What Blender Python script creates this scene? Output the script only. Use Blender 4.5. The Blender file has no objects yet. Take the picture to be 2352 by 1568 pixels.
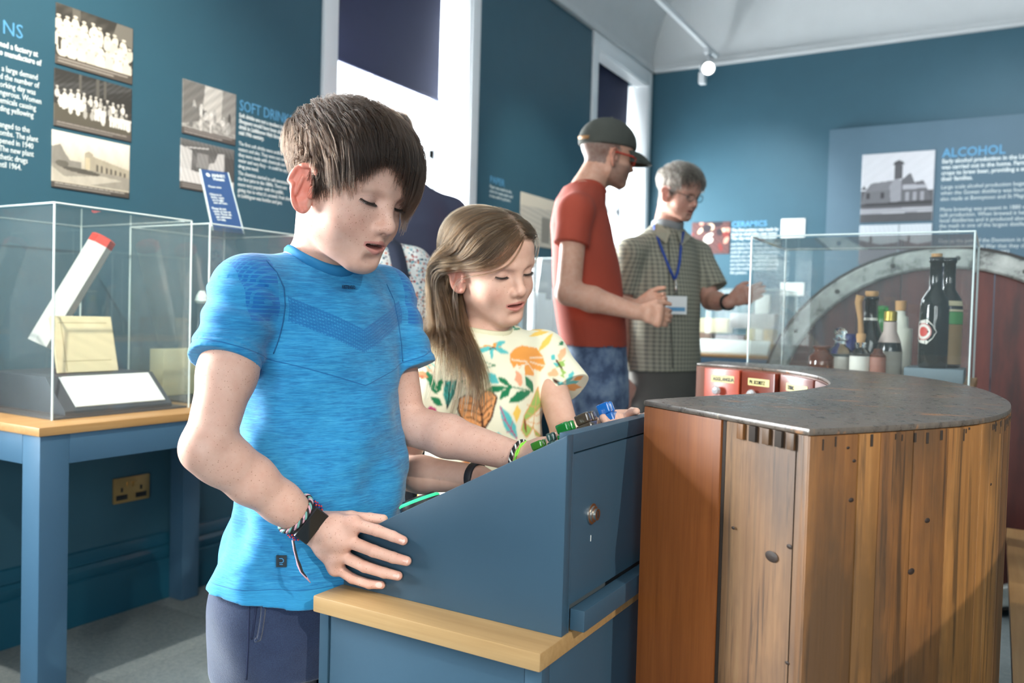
import bpy, bmesh, math, random
import numpy as np
from mathutils import Vector, Matrix

scene = bpy.context.scene
col = scene.collection
rng = np.random.default_rng(7)
random.seed(7)

# ------------------------------------------------------------------ camera
FPX, YAW, PITCH, ROLL, EYE = 1915.6, 0.527557, -0.0293144, 0.027888, 1.10
def _cam_axes():
    cy, sy = math.cos(YAW), math.sin(YAW)
    r = np.array([cy, sy, 0.0]); f = np.array([-sy*math.cos(PITCH), cy*math.cos(PITCH), math.sin(PITCH)])
    u = np.cross(r, f); c, s = math.cos(ROLL), math.sin(ROLL)
    return c*r + s*u, -s*r + c*u, f
CR, CU, CF = _cam_axes()
CAM = np.array([0.0, 0.0, EYE])
cam_data = bpy.data.cameras.new('camera'); cam = bpy.data.objects.new('camera', cam_data); col.objects.link(cam)
cam.matrix_world = Matrix(((CR[0], CU[0], -CF[0], CAM[0]), (CR[1], CU[1], -CF[1], CAM[1]), (CR[2], CU[2], -CF[2], CAM[2]), (0, 0, 0, 1)))
cam_data.sensor_fit = 'HORIZONTAL'; cam_data.sensor_width = 36.0; cam_data.lens = FPX/2352*36.0
cam_data.clip_start = 0.02; cam_data.clip_end = 200
cam_data.dof.use_dof = True; cam_data.dof.focus_distance = 1.22; cam_data.dof.aperture_fstop = 5.0
scene.camera = cam

# ------------------------------------------------------------------ world, large lights, exposure
scene.view_settings.view_transform = 'Standard'
scene.view_settings.look = 'None'
scene.view_settings.gamma = 1.0
scene.view_settings.use_curve_mapping = False
scene.view_settings.exposure = 1.02
cy = scene.cycles
cy.max_bounces = 8; cy.diffuse_bounces = 3; cy.glossy_bounces = 3; cy.transmission_bounces = 6; cy.transparent_max_bounces = 24; cy.caustics_reflective = False; cy.caustics_refractive = False
world = bpy.data.worlds.new('world'); scene.world = world; world.use_nodes = True
_bg = world.node_tree.nodes['Background']
_bg.inputs['Color'].default_value = (0.93, 0.97, 1.0, 1); _bg.inputs['Strength'].default_value = 1.6

def area(name, loc, direction, sx, sy, power, color=(1, 1, 1), spread=180):
    l = bpy.data.lights.new(name, 'AREA'); l.shape = 'RECTANGLE'; l.size = sx; l.size_y = sy; l.energy = power; l.color = color
    l.spread = math.radians(spread)
    o = bpy.data.objects.new(name, l); col.objects.link(o); o.location = loc
    o.rotation_euler = Vector(direction).to_track_quat('-Z', 'Y').to_euler(); return o
def spot(name, loc, target, power, color=(1, .93, .82), angle=40, blend=.6, radius=.03):
    l = bpy.data.lights.new(name, 'SPOT'); l.energy = power; l.color = color; l.spot_size = math.radians(angle); l.spot_blend = blend; l.shadow_soft_size = radius
    o = bpy.data.objects.new(name, l); col.objects.link(o); o.location = loc
    o.rotation_euler = (Vector(target)-Vector(loc)).to_track_quat('-Z', 'Y').to_euler(); return o

XL, YF, XR, YB = -2.714, 6.965, 3.2, -3.4      # room: left wall, far wall, right wall, back wall
DAY = (.95, .975, 1.0)
# daylight at the windows of the left wall; two lights added at the back wall give front fill
for _y, _p in ((-.02, 320), (3.55, 230), (6.36, 100)):
    area('window_daylight', (XL-.42, _y, 1.75), (1, 0, -.12), 1.0, 2.3, _p, DAY)
for _x in (.75, 2.4):
    area('window_daylight', (_x, YB-.30, 1.9), (0, 1, -.10), 1.3, 2.4, 62, DAY)
# ceiling track spots
spot('track_spot', (-.9, .3, 3.4), (-2.71, 1.55, 1.45), 330, angle=54, blend=.9)
spot('track_spot', (-1.0, 3.6, 3.4), (-2.71, 5.0, 1.70), 75, angle=34, blend=.9)
spot('track_spot', (-1.3, 4.6, 3.4), (-1.85, 6.96, 1.75), 170, color=(.95, .97, 1), angle=42, blend=1)
spot('track_spot', (.3, 4.6, 3.4), (-.1, 6.9, 2.1), 60, color=(.95, .97, 1), angle=52, blend=1)
spot('track_spot', (.5, -1.2, 2.9), (-2.71, 1.95, .30), 50, angle=26, blend=.5, radius=.03)
spot('track_spot', (2.3, -.38, 2.9), (-.10, 1.30, .62), 170, angle=32, blend=.35, radius=.015)

# ------------------------------------------------------------------ helpers: projecting a pixel of the photograph to a place
def ray(x, y): return CR*((x-1176)/FPX) - CU*((y-784)/FPX) + CF
def at(x, y, d): return CAM + ray(x, y)*d
def on_z(x, y, z): r = ray(x, y); return CAM + r*((z-EYE)/r[2])
def on_x(x, y, X): r = ray(x, y); return CAM + r*(X/r[0])
def on_y(x, y, Y): r = ray(x, y); return CAM + r*(Y/r[1])

# ------------------------------------------------------------------ helpers: objects
def tag(o, label=None, cat=None, group=None, kind=None):
    if label: o['label'] = label
    if cat: o['category'] = cat
    if group: o['group'] = group
    if kind: o['kind'] = kind
    return o
def empty(name, loc, label=None, cat=None, group=None, kind=None, rot=0):
    o = bpy.data.objects.new(name, None); col.objects.link(o); o.location = loc; o.rotation_euler = (0, 0, rot); o.empty_display_size = .05
    return tag(o, label, cat, group, kind)
def adopt(o, parent):
    if parent is not None:
        o.parent = parent
        w = Matrix.Identity(4); p = parent
        chain = []
        while p is not None: chain.append(p); p = p.parent
        for p in reversed(chain): w = w @ p.matrix_parent_inverse @ p.matrix_basis
        o.matrix_parent_inverse = w.inverted()
    return o
def link(name, me, m=None, parent=None, smooth=False):
    o = bpy.data.objects.new(name, me); col.objects.link(o)
    if m is not None: me.materials.append(m)
    if smooth: me.shade_smooth()
    return adopt(o, parent)
def mesh_np(name, v, f, m=None, parent=None, smooth=True, colors=None):
    """v (n,3) array, f (k,3|4) int array -> one mesh object, optional per-vertex colour attribute 'Col'"""
    me = bpy.data.meshes.new(name); v = np.asarray(v, np.float32); f = np.asarray(f, np.int32); k = f.shape[1]
    me.vertices.add(len(v)); me.vertices.foreach_set('co', v.ravel())
    me.loops.add(f.size); me.loops.foreach_set('vertex_index', f.ravel())
    me.polygons.add(len(f)); me.polygons.foreach_set('loop_start', np.arange(0, f.size, k, dtype=np.int32))
    try: me.polygons.foreach_set('loop_total', np.full(len(f), k, np.int32))
    except Exception: pass
    me.update(calc_edges=True); me.validate()
    if colors is not None:
        a = me.color_attributes.new('Col', 'FLOAT_COLOR', 'POINT'); c = np.ones((len(me.vertices), 4), np.float32); c[:, :3] = colors
        a.data.foreach_set('color', c.ravel())
    return link(name, me, m, parent, smooth)
class MB:
    """collects shapes in world coordinates, built as ONE mesh"""
    def __init__(s): s.bm = bmesh.new()
    def box(s, x0, x1, y0, y1, z0, z1, bev=0, rz=0, about=None, seg=2):
        b = bmesh.new(); bmesh.ops.create_cube(b, size=1)
        bmesh.ops.scale(b, vec=(abs(x1-x0), abs(y1-y0), abs(z1-z0)), verts=b.verts)
        if bev: bmesh.ops.bevel(b, geom=b.edges[:], offset=bev, segments=seg, affect='EDGES', profile=.6)
        bmesh.ops.translate(b, vec=((x0+x1)/2, (y0+y1)/2, (z0+z1)/2), verts=b.verts)
        if rz: bmesh.ops.rotate(b, cent=about or ((x0+x1)/2, (y0+y1)/2, 0), matrix=Matrix.Rotation(rz, 3, 'Z'), verts=b.verts)
        return s._merge(b)
    def _merge(s, b):
        me = bpy.data.meshes.new('tmp'); b.to_mesh(me); b.free(); s.bm.from_mesh(me); bpy.data.meshes.remove(me); return s
    def prism(s, pts, axis, a0, a1, bev=0):
        """polygon pts (2D) extruded along axis: 'z' pts=(x,y); 'y' pts=(x,z); 'x' pts=(y,z)"""
        b = bmesh.new()
        def P(p, a): return (p[0], p[1], a) if axis == 'z' else (p[0], a, p[1]) if axis == 'y' else (a, p[0], p[1])
        lo = [b.verts.new(P(p, a0)) for p in pts]; hi = [b.verts.new(P(p, a1)) for p in pts]; n = len(pts)
        b.faces.new(lo[::-1]); b.faces.new(hi)
        for i in range(n): b.faces.new((lo[i], lo[(i+1) % n], hi[(i+1) % n], hi[i]))
        bmesh.ops.recalc_face_normals(b, faces=b.faces[:])
        if bev: bmesh.ops.bevel(b, geom=b.edges[:], offset=bev, segments=2, affect='EDGES', profile=.6)
        return s._merge(b)
    def hexa(s, p, bev=0):
        """8 corners: bottom 4 in order then top 4"""
        b = bmesh.new(); v = [b.verts.new(tuple(q)) for q in p]
        for f in ((3, 2, 1, 0), (4, 5, 6, 7), (0, 1, 5, 4), (1, 2, 6, 5), (2, 3, 7, 6), (3, 0, 4, 7)): b.faces.new([v[i] for i in f])
        bmesh.ops.recalc_face_normals(b, faces=b.faces[:])
        if bev: bmesh.ops.bevel(b, geom=b.edges[:], offset=bev, segments=2, affect='EDGES', profile=.6)
        return s._merge(b)
    def lathe(s, prof, c=(0, 0, 0), n=28, axis=(0, 0, 1), cap=True):
        """prof [(r, h)] revolved about axis through c"""
        b = bmesh.new(); q = Vector((0, 0, 1)).rotation_difference(Vector(axis)); rings = []
        for r, h in prof:
            rings.append([b.verts.new(Vector(c)+q @ Vector((r*math.cos(2*math.pi*i/n), r*math.sin(2*math.pi*i/n), h))) for i in range(n)])
        for k in range(len(rings)-1):
            for i in range(n): b.faces.new((rings[k][i], rings[k][(i+1) % n], rings[k+1][(i+1) % n], rings[k+1][i]))
        if cap:
            if prof[0][0] > 1e-5: b.faces.new(rings[0][::-1])
            if prof[-1][0] > 1e-5: b.faces.new(rings[-1])
        bmesh.ops.remove_doubles(b, verts=b.verts, dist=1e-6)
        bmesh.ops.recalc_face_normals(b, faces=b.faces[:]); return s._merge(b)
    def tube(s, pts, r, n=8, closed=False):
        b = bmesh.new(); P = [Vector(p) for p in pts]; m = len(P); rings = []; up = None
        rr = r if hasattr(r, '__len__') else [r]*m
        for i in range(m):
            t = (P[(i+1) % m]-P[i-1]) if closed else (P[min(i+1, m-1)]-P[max(i-1, 0)])
            t.normalize()
            if up is None: up = t.orthogonal()
            up = (up - t*up.dot(t)).normalized(); w = t.cross(up)
            rings.append([b.verts.new(P[i]+(up*math.cos(2*math.pi*k/n)+w*math.sin(2*math.pi*k/n))*rr[i]) for k in range(n)])
        for i in range(m if closed else m-1):
            A, B = rings[i], rings[(i+1) % m]
            for k in range(n): b.faces.new((A[k], A[(k+1) % n], B[(k+1) % n], B[k]))
        if not closed: b.faces.new(rings[0][::-1]); b.faces.new(rings[-1])
        bmesh.ops.recalc_face_normals(b, faces=b.faces[:]); return s._merge(b)
    def build(s, name, m=None, parent=None, smooth=False, sharp=None):
        me = bpy.data.meshes.new(name); s.bm.to_mesh(me); s.bm.free()
        o = link(name, me, m, parent, smooth or sharp is not None)
        if sharp is not None:
            try: me.set_sharp_from_angle(angle=math.radians(sharp))
            except Exception: pass
        return o
def box(name, x0, x1, y0, y1, z0, z1, m, parent=None, bev=.002, rz=0, about=None):
    return MB().box(x0, x1, y0, y1, z0, z1, bev, rz, about).build(name, m, parent, sharp=35)

# ------------------------------------------------------------------ helpers: materials
def srgb(h):
    h = h.lstrip('#'); c = [int(h[i:i+2], 16)/255 for i in (0, 2, 4)]
    return tuple(x/12.92 if x <= .04045 else ((x+.055)/1.055)**2.4 for x in c)
class NT:
    def __init__(s, name):
        s.m = bpy.data.materials.new(name); s.m.use_nodes = True; s.t = s.m.node_tree; s.b = s.t.nodes['Principled BSDF']; s.out = s.t.nodes['Material Output']
    def n(s, kind, **kw):
        o = s.t.nodes.new(kind)
        for k, v in kw.items():
            if k in o.inputs: 
                if hasattr(v, 'is_output'): s.t.links.new(v, o.inputs[k])
                else: o.inputs[k].default_value = v
            else: setattr(o, k, v)
        return o
    def l(s, a, b): s.t.links.new(a, b)
    def set(s, **kw):
        for k, v in kw.items():
            k = k.replace('_', ' ')
            if hasattr(v, 'is_output'): s.l(v, s.b.inputs[k])
            else: s.b.inputs[k].default_value = v
        return s
    def coords(s, scale=(1, 1, 1), rot=(0, 0, 0), kind='Object'):
        tc = s.n('ShaderNodeTexCoord'); mp = s.n('ShaderNodeMapping'); s.l(tc.outputs[kind], mp.inputs['Vector'])
        mp.inputs['Scale'].default_value = scale; mp.inputs['Rotation'].default_value = rot; return mp.outputs[0]
    def noise(s, vec, scale=5, detail=4, rough=.55, dist=0):
        o = s.n('ShaderNodeTexNoise'); s.l(vec, o.inputs['Vector']); o.inputs['Scale'].default_value = scale; o.inputs['Detail'].default_value = detail
        o.inputs['Roughness'].default_value = rough; o.inputs['Distortion'].default_value = dist; return o.outputs['Fac']
    def ramp(s, fac, stops):
        o = s.n('ShaderNodeValToRGB'); s.l(fac, o.inputs[0]); e = o.color_ramp.elements
        while len(e) < len(stops): e.new(.5)
        for i, (p, c) in enumerate(stops): e[i].position = p; e[i].color = (*(c if hasattr(c, '__len__') else (c, c, c)), 1)[:4]
        return o.outputs[0]
    def mix(s, fac, a, b, mode='MIX'):
        o = s.n('ShaderNodeMix', data_type='RGBA', blend_type=mode)
        for k, v in ((0, fac), (6, a), (7, b)):
            if hasattr(v, 'is_output'): s.l(v, o.inputs[k])
            else: o.inputs[k].default_value = v if k == 0 else (*v, 1)[:4]
        return o.outputs[2]
    def math(s, op, a, b=0.0, c=0.0):
        o = s.n('ShaderNodeMath', operation=op)
        for k, v in enumerate((a, b, c)):
            if hasattr(v, 'is_output'): s.l(v, o.inputs[k])
            else: o.inputs[k].default_value = v
        return o.outputs[0]
    def bump(s, h, strength=.2, dist=.002):
        o = s.n('ShaderNodeBump'); o.inputs['Strength'].default_value = strength; o.inputs['Distance'].default_value = dist
        s.l(h, o.inputs['Height']); s.l(o.outputs[0], s.b.inputs['Normal']); return s
def paint(name, c, rough=.5, var=.06, bump=.0, bscale=300, metallic=0, spec=.5):
    """painted or plain surface with slight mottling"""
    t = NT(name); v = t.coords()
    f = t.noise(v, 6, 5)
    a = tuple(x*(1-var) for x in c); b = tuple(min(1, x*(1+var)) for x in c)
    t.set(Base_Color=t.ramp(f, [(.3, a), (.7, b)]), Roughness=rough, Metallic=metallic, Specular_IOR_Level=spec)
    if bump: t.bump(t.noise(v, bscale, 2), bump, .001)
    return t.m
def wood(name, c1, c2, c3, along='z', scale=1.0, rough=.45, bump=.12, coat=0.0, knots=False, stains=None):
    """grain stretched along one axis"""
    t = NT(name); s = {'x': (1.2, 26, 26), 'y': (26, 1.2, 26), 'z': (26, 26, 1.2)}[along]
    v = t.coords(tuple(k*scale for k in s))
    w = t.noise(v, 1.6, 6, .62, .6); fine = t.noise(t.coords(tuple(k*scale*5 for k in s)), 1.5, 3, .6)
    c = t.ramp(w, [(.25, c1), (.5, c2), (.75, c3)])
    c = t.mix(.35, c, t.ramp(fine, [(.3, c1), (.7, c3)]), 'MIX')
    if stains is not None:
        big = t.noise(t.coords((5, 5, 1.6)), 1.7, 5, .6)
        c = t.mix(t.ramp(big, [(.42, 0.0), (.60, .9)]), c, stains)
        strk = t.noise(t.coords((55, 55, 2.2)), 1.3, 5, .7, .5); c = t.mix(t.ramp(strk, [(.53, 0.0), (.64, .85)]), c, tuple(k*.55 for k in stains))
        pale = t.noise(t.coords((40, 40, 1.5)), 1.1, 4, .6); c = t.mix(t.ramp(pale, [(.60, 0.0), (.74, .45)]), c, tuple(min(1, k*1.25) for k in c3))
    t.set(Base_Color=c, Roughness=rough, Coat_Weight=coat, Coat_Roughness=.2)
    t.bump(t.math('ADD', w, fine), bump, .002); return t.m
def vcol(name, rough=.6, bump=0, bscale=400, spec=.4):
    t = NT(name); a = t.n('ShaderNodeVertexColor', layer_name='Col'); t.set(Base_Color=a.outputs[0], Roughness=rough, Specular_IOR_Level=spec)
    if bump: t.bump(t.noise(t.coords(), bscale, 3), bump, .001)
    return t.m
def glass(name, c=(1, 1, 1), rough=0.0, ior=1.46, thin=True, refl=.075, refl_haze=0.0):
    """thin: a clear sheet, reflecting by Fresnel and letting light through"""
    t = NT(name)
    if thin:
        tr = t.n('ShaderNodeBsdfTransparent'); tr.inputs[0].default_value = (*c, 1)
        gl = t.n('ShaderNodeBsdfGlossy'); gl.inputs['Roughness'].default_value = rough
        ge = t.n('ShaderNodeNewGeometry'); dt = t.n('ShaderNodeVectorMath', operation='DOT_PRODUCT'); t.l(ge.outputs['Normal'], dt.inputs[0]); t.l(ge.outputs['Incoming'], dt.inputs[1])
        k = t.math('POWER', t.math('SUBTRACT', 1.0, t.math('ABSOLUTE', dt.outputs['Value'])), 5.0)
        fr = t.math('MULTIPLY', t.math('MULTIPLY_ADD', k, .85, refl), t.math('SUBTRACT', 1.0, ge.outputs['Backfacing']))
        mx = t.n('ShaderNodeMixShader'); t.l(fr, mx.inputs[0]); t.l(tr.outputs[0], mx.inputs[1]); t.l(gl.outputs[0], mx.inputs[2]); src = mx.outputs[0]
        if refl_haze:
            df = t.n('ShaderNodeBsdfDiffuse'); df.inputs[0].default_value = (.85, .9, .9, 1); m2 = t.n('ShaderNodeMixShader'); m2.inputs[0].default_value = refl_haze; t.l(src, m2.inputs[1]); t.l(df.outputs[0], m2.inputs[2]); src = m2.outputs[0]
        t.l(src, t.out.inputs['Surface'])
    else:
        t.set(Base_Color=(*c, 1), Transmission_Weight=1.0, Roughness=rough, IOR=ior)
    return t.m
def emit(name, c, s):
    t = NT(name); t.set(Base_Color=(*c, 1), Emission_Color=(*c, 1), Emission_Strength=s); return t.m

# ------------------------------------------------------------------ helpers: flat prints painted on points (U, V)
def p_ell(U, V, C, cx, cy, rx, ry, rot, c, a=1.0):
    co, si = math.cos(rot), math.sin(rot); x = (U-cx)*co+(V-cy)*si; y = -(U-cx)*si+(V-cy)*co
    k = (x/rx)**2+(y/ry)**2 < 1; C[k] = C[k]*(1-a)+np.array(c)*a
def p_poly(U, V, C, pts, c, a=1.0):
    k = np.zeros(U.shape, bool); n = len(pts)
    x0, x1 = min(p[0] for p in pts), max(p[0] for p in pts); y0, y1 = min(p[1] for p in pts), max(p[1] for p in pts)
    sel = np.nonzero((U >= x0) & (U <= x1) & (V >= y0) & (V <= y1))[0]
    if not len(sel): return
    u, v = U[sel], V[sel]; k = np.zeros(len(sel), bool)
    for i in range(n):
        (ax, ay), (bx, by) = pts[i], pts[(i+1) % n]
        if ay == by: continue
        k ^= ((ay > v) != (by > v)) & (u < (bx-ax)*(v-ay)/(by-ay)+ax)
    s = sel[k]; C[s] = C[s]*(1-a)+np.array(c)*a
def p_line(U, V, C, p, q, w, c, a=1.0):
    d = np.array(q, float)-np.array(p, float); L = d@d+1e-12
    h = np.clip(((U-p[0])*d[0]+(V-p[1])*d[1])/L, 0, 1); k = np.hypot(U-p[0]-h*d[0], V-p[1]-h*d[1]) < w
    C[k] = C[k]*(1-a)+np.array(c)*a
def leaf_pts(x, y, L, W, rot, n=10, sharp=1.0):
    """outline of a pointed leaf starting at (x,y)"""
    t = np.linspace(0, 1, n); w = W*np.sin(math.pi*t**sharp); pts = [(a*L, b) for a, b in zip(t, w)]+[(a*L, -b) for a, b in zip(t[::-1], w[::-1])]
    co, si = math.cos(rot), math.sin(rot); return [(x+a*co-b*si, y+a*si+b*co) for a, b in pts]
def print_sheet(name, corner, ux, uy, w, h, nx, ny, painter, m, parent=None, thick=.004, normal=(1, 0, 0)):
    """a thin printed sheet: grid with painted colours, with real thickness. corner = lower left, ux/uy unit vectors"""
    corner, ux, uy, nn = (np.array(a, float) for a in (corner, ux, uy, normal))
    u, v = np.meshgrid(np.linspace(0, 1, nx), np.linspace(0, 1, ny)); U, V = u.ravel(), v.ravel()
    C = np.zeros((U.size, 3)); painter(U, V, C)
    P = corner+np.outer(U*w, ux)+np.outer(V*h, uy)+nn*thick
    i = np.arange(nx*ny).reshape(ny, nx); F = np.stack([i[:-1, :-1], i[:-1, 1:], i[1:, 1:], i[1:, :-1]], -1).reshape(-1, 4)
    if np.dot(np.cross(ux, uy), nn) < 0: F = F[:, ::-1]
    edge = np.r_[i[0], i[1:, -1], i[-1, -2::-1], i[-2:0:-1, 0]]
    base = len(P); P = np.vstack([P, P[edge]-nn*thick]); C = np.vstack([C, C[edge]*.8])
    j = np.arange(len(edge)); G = np.stack([edge, base+j, base+np.roll(j, -1), np.roll(edge, -1)], -1)
    return mesh_np(name, P, np.vstack([F, G]), m, parent, smooth=False, colors=C)
def text(name, body, loc, right, up, size, m, parent=None, extrude=.0006, align='LEFT', bold=0.0, space=1.0, sx=1.0, wchar=1.0):
    cu = bpy.data.curves.new(name, 'FONT'); cu.body = body; cu.size = size; cu.extrude = extrude; cu.align_x = align; cu.offset = bold; cu.space_line = space; cu.space_character = wchar
    cu.materials.append(m); cu.resolution_u = 2
    tmp = bpy.data.objects.new(name, cu); col.objects.link(tmp)
    me = bpy.data.meshes.new_from_object(tmp.evaluated_get(bpy.context.evaluated_depsgraph_get())); me.name = name
    bpy.data.objects.remove(tmp); bpy.data.curves.remove(cu)
    r, u = Vector(right).normalized(), Vector(up).normalized(); n = r.cross(u)
    me.transform(Matrix(((r.x*sx, u.x, n.x, loc[0]), (r.y*sx, u.y, n.y, loc[1]), (r.z*sx, u.z, n.z, loc[2]), (0, 0, 0, 1))))
    o = link(name, me, None, parent)
    return o
# ================================================================== materials of the place
TEAL = srgb('#2F5868'); BLUE = srgb('#486F88'); 
M_wall = paint('wall_teal', TEAL, .55, .03, .05, 500)
M_white = paint('white_paint', srgb('#DDE0E2'), .5, .02)
M_ceil = paint('ceiling_paint', srgb('#CACDCE'), .7, .02)
M_skirt = paint('skirting_teal', srgb('#1A5064'), .35, .03)
M_blue = paint('cabinet_blue', srgb('#314C5E'), .42, .03, .06, 900)
M_blue2 = paint('table_blue', srgb('#3F6078'), .42, .03, .05, 900)
M_navyblind = paint('blind_navy', srgb('#2A2F4C'), .8, .05, .1, 1500)
M_clear = glass('acrylic_sheet', (.97, .985, .98), 0.0, 1.45, refl_haze=.02)  # pale diffuse mixed in stands for reflections of the bright room
M_edge = paint('acrylic_edge', srgb('#C9D6D4'), .15, .05)
M_pane = glass('window_pane', (.96, .98, .98))
M_oak = wood('oak_laminate', srgb('#8F7048'), srgb('#9E7E53'), srgb('#AF9064'), 'x', .8, .4, .04)
M_oaky = wood('oak_laminate_side', srgb('#966F42'), srgb('#A37B4B'), srgb('#B28C5D'), 'y', .8, .4, .04)
M_black = paint('black_plastic', (.012, .012, .013), .35)
M_chrome = paint('brushed_metal', (.62, .58, .52), .25, .03, 0, 300, 1.0)
M_grey = paint('grey_plinth', srgb('#6E7F88'), .6, .03)
M_dark = paint('dark_grey_board', srgb('#3A4148'), .6, .05)
M_print = vcol('printed_sheet', .55)
M_tblue = paint('lettering_light_blue', srgb('#5FA2CC'), .6, 0)
M_twhite = paint('lettering_white', srgb('#DDE6E6'), .6, 0)
M_card = paint('white_card', srgb('#E8EAE6'), .7, .02)
M_cream = paint('cream_paper', srgb('#D9CCA8'), .75, .06)

# ------------------------------------------------------------------ floor: carpet tiles
t = NT('carpet'); v = t.coords()
f1 = t.noise(v, 420, 3, .7); f2 = t.noise(v, 60, 4, .7)
t.set(Base_Color=t.mix(.45, t.ramp(f1, [(.35, srgb('#565F63')), (.65, srgb('#A6AFAF'))]), t.ramp(f2, [(.3, srgb('#666F73')), (.7, srgb('#979F9C'))])), Roughness=.95, Specular_IOR_Level=.1)
t.bump(f1, .8, .004); M_carpet = t.m
floor = tag(box('floor', XL-.3, XR+.2, YB-.2, YF+.2, -.12, -.008, M_dark, bev=0), 'grey carpet tiles covering the gallery floor', 'floor', kind='structure')
tile_me = None
for ix in range(8):
    for iy in range(14):
        x, y = XL+.002+ix*.5, -.5+iy*.5
        if tile_me is None:
            o = box('carpet_tile', 0, .498, 0, .498, -.008, 0, M_carpet, bev=.0015); tile_me = o.data; adopt(o, floor); o.location = (x, y, 0)
        else:
            o = bpy.data.objects.new('carpet_tile', tile_me); col.objects.link(o); adopt(o, floor); o.location = (x, y, random.uniform(-.0008, .0006))
        if (ix+iy) % 2: o.rotation_euler = (0, 0, math.pi/2); o.location.x += .498

# ------------------------------------------------------------------ walls, windows, cove, ceiling
WIN = [(-.60, .55), (2.938, 4.08), (5.81, 6.87)]; ZB, ZT = .92, 3.15; WT = .34
w = MB(); ys = [YB-.2]+[e for o in WIN for e in o]+[YF+.2]
for i in range(0, len(ys), 2): w.box(XL-WT, XL, ys[i], ys[i+1], -.01, 3.7)
for a, b in WIN:
    w.box(XL-WT, XL, a, b, -.01, ZB); w.box(XL-.10, XL, a, b, ZT, 3.7); w.box(XL-WT, XL-.10, a, b, ZT+.14, 3.7)
wl = tag(w.build('wall_left', M_wall), 'teal painted gallery wall with tall windows and printed panels', 'wall', kind='structure')
tag(box('wall_far', XL-WT, XR+.2, YF, YF+.2, -.01, 3.7, M_wall, bev=0), 'teal painted wall across the far end of the gallery', 'wall', kind='structure')
tag(box('wall_right', XR, XR+.2, YB-.2, YF+.2, -.01, 3.7, M_wall, bev=0), 'teal wall along the side behind the photographer', 'wall', kind='structure')
w = MB()
for a, b in ((XL-WT, 0), (1.4, 1.75), (3.05, XR+.2)): w.box(a, b, YB-.2, YB, -.01, 3.7)
for a, b in ((0, 1.4), (1.75, 3.05)): w.box(a, b, YB-.2, YB, -.01, .7); w.box(a, b, YB-.2, YB, 3.12, 3.7)
tag(w.build('wall_back', M_wall), 'teal wall with two windows behind the photographer', 'wall', kind='structure')
ZC = 3.86
tag(box('ceiling', XL-WT, XR+.2, YB-.2, YF+.2, ZC, ZC+.1, M_ceil, bev=0), 'pale grey plaster ceiling above the gallery', 'ceiling', kind='structure')
R0 = 3.26; rr = .58
def cove_profile(wall, sgn):
    pts = [(wall, R0), (wall+sgn*.035, R0), (wall+sgn*.04, R0+.02), (wall+sgn*.03, R0+.035), (wall+sgn*.03, R0+.06)]
    for k in range(13):
        a = math.pi/2*k/12; pts.append((wall+sgn*(.012+rr-rr*math.cos(a)), R0+.06-0.0+(ZC-R0-.06)*math.sin(a)))
    pts += [(wall+sgn*(.05+rr), ZC), (wall+sgn*(.05+rr), ZC+.06), (wall-sgn*.05, ZC+.06), (wall-sgn*.05, R0)]
    return pts
tag(MB().prism(cove_profile(XL, 1), 'y', YB, YF).build('trim_1', M_ceil, sharp=40), 'white plaster cove along the top of the window wall', 'cove', kind='structure')
tag(MB().prism(cove_profile(YF, -1), 'x', XL, XR).build('trim_2', M_ceil, sharp=40), 'white plaster cove along the top of the far wall', 'cove', kind='structure')
sk = [(XL, 0), (XL+.030, 0), (XL+.030, .15), (XL+.022, .155), (XL+.026, .165), (XL+.026, .185), (XL+.016, .20), (XL+.020, .205), (XL+.020, .22), (XL+.008, .245), (XL, .25)]
tag(MB().prism(sk, 'y', YB, YF).build('baseboard_left', M_skirt, sharp=30), 'tall moulded teal skirting along the window wall', 'skirting', kind='structure')
tag(MB().prism([(YF-(p[0]-XL), p[1]) for p in sk], 'x', XL, XR).build('baseboard_far', M_skirt, sharp=30), 'tall moulded teal skirting along the far wall', 'skirting', kind='structure')
M_frame = paint('window_white', srgb('#E9ECEE'), .4, .01)
blind_spans = [(-.5, .48), (3.0, 3.985), (5.86, 6.79)]
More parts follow.
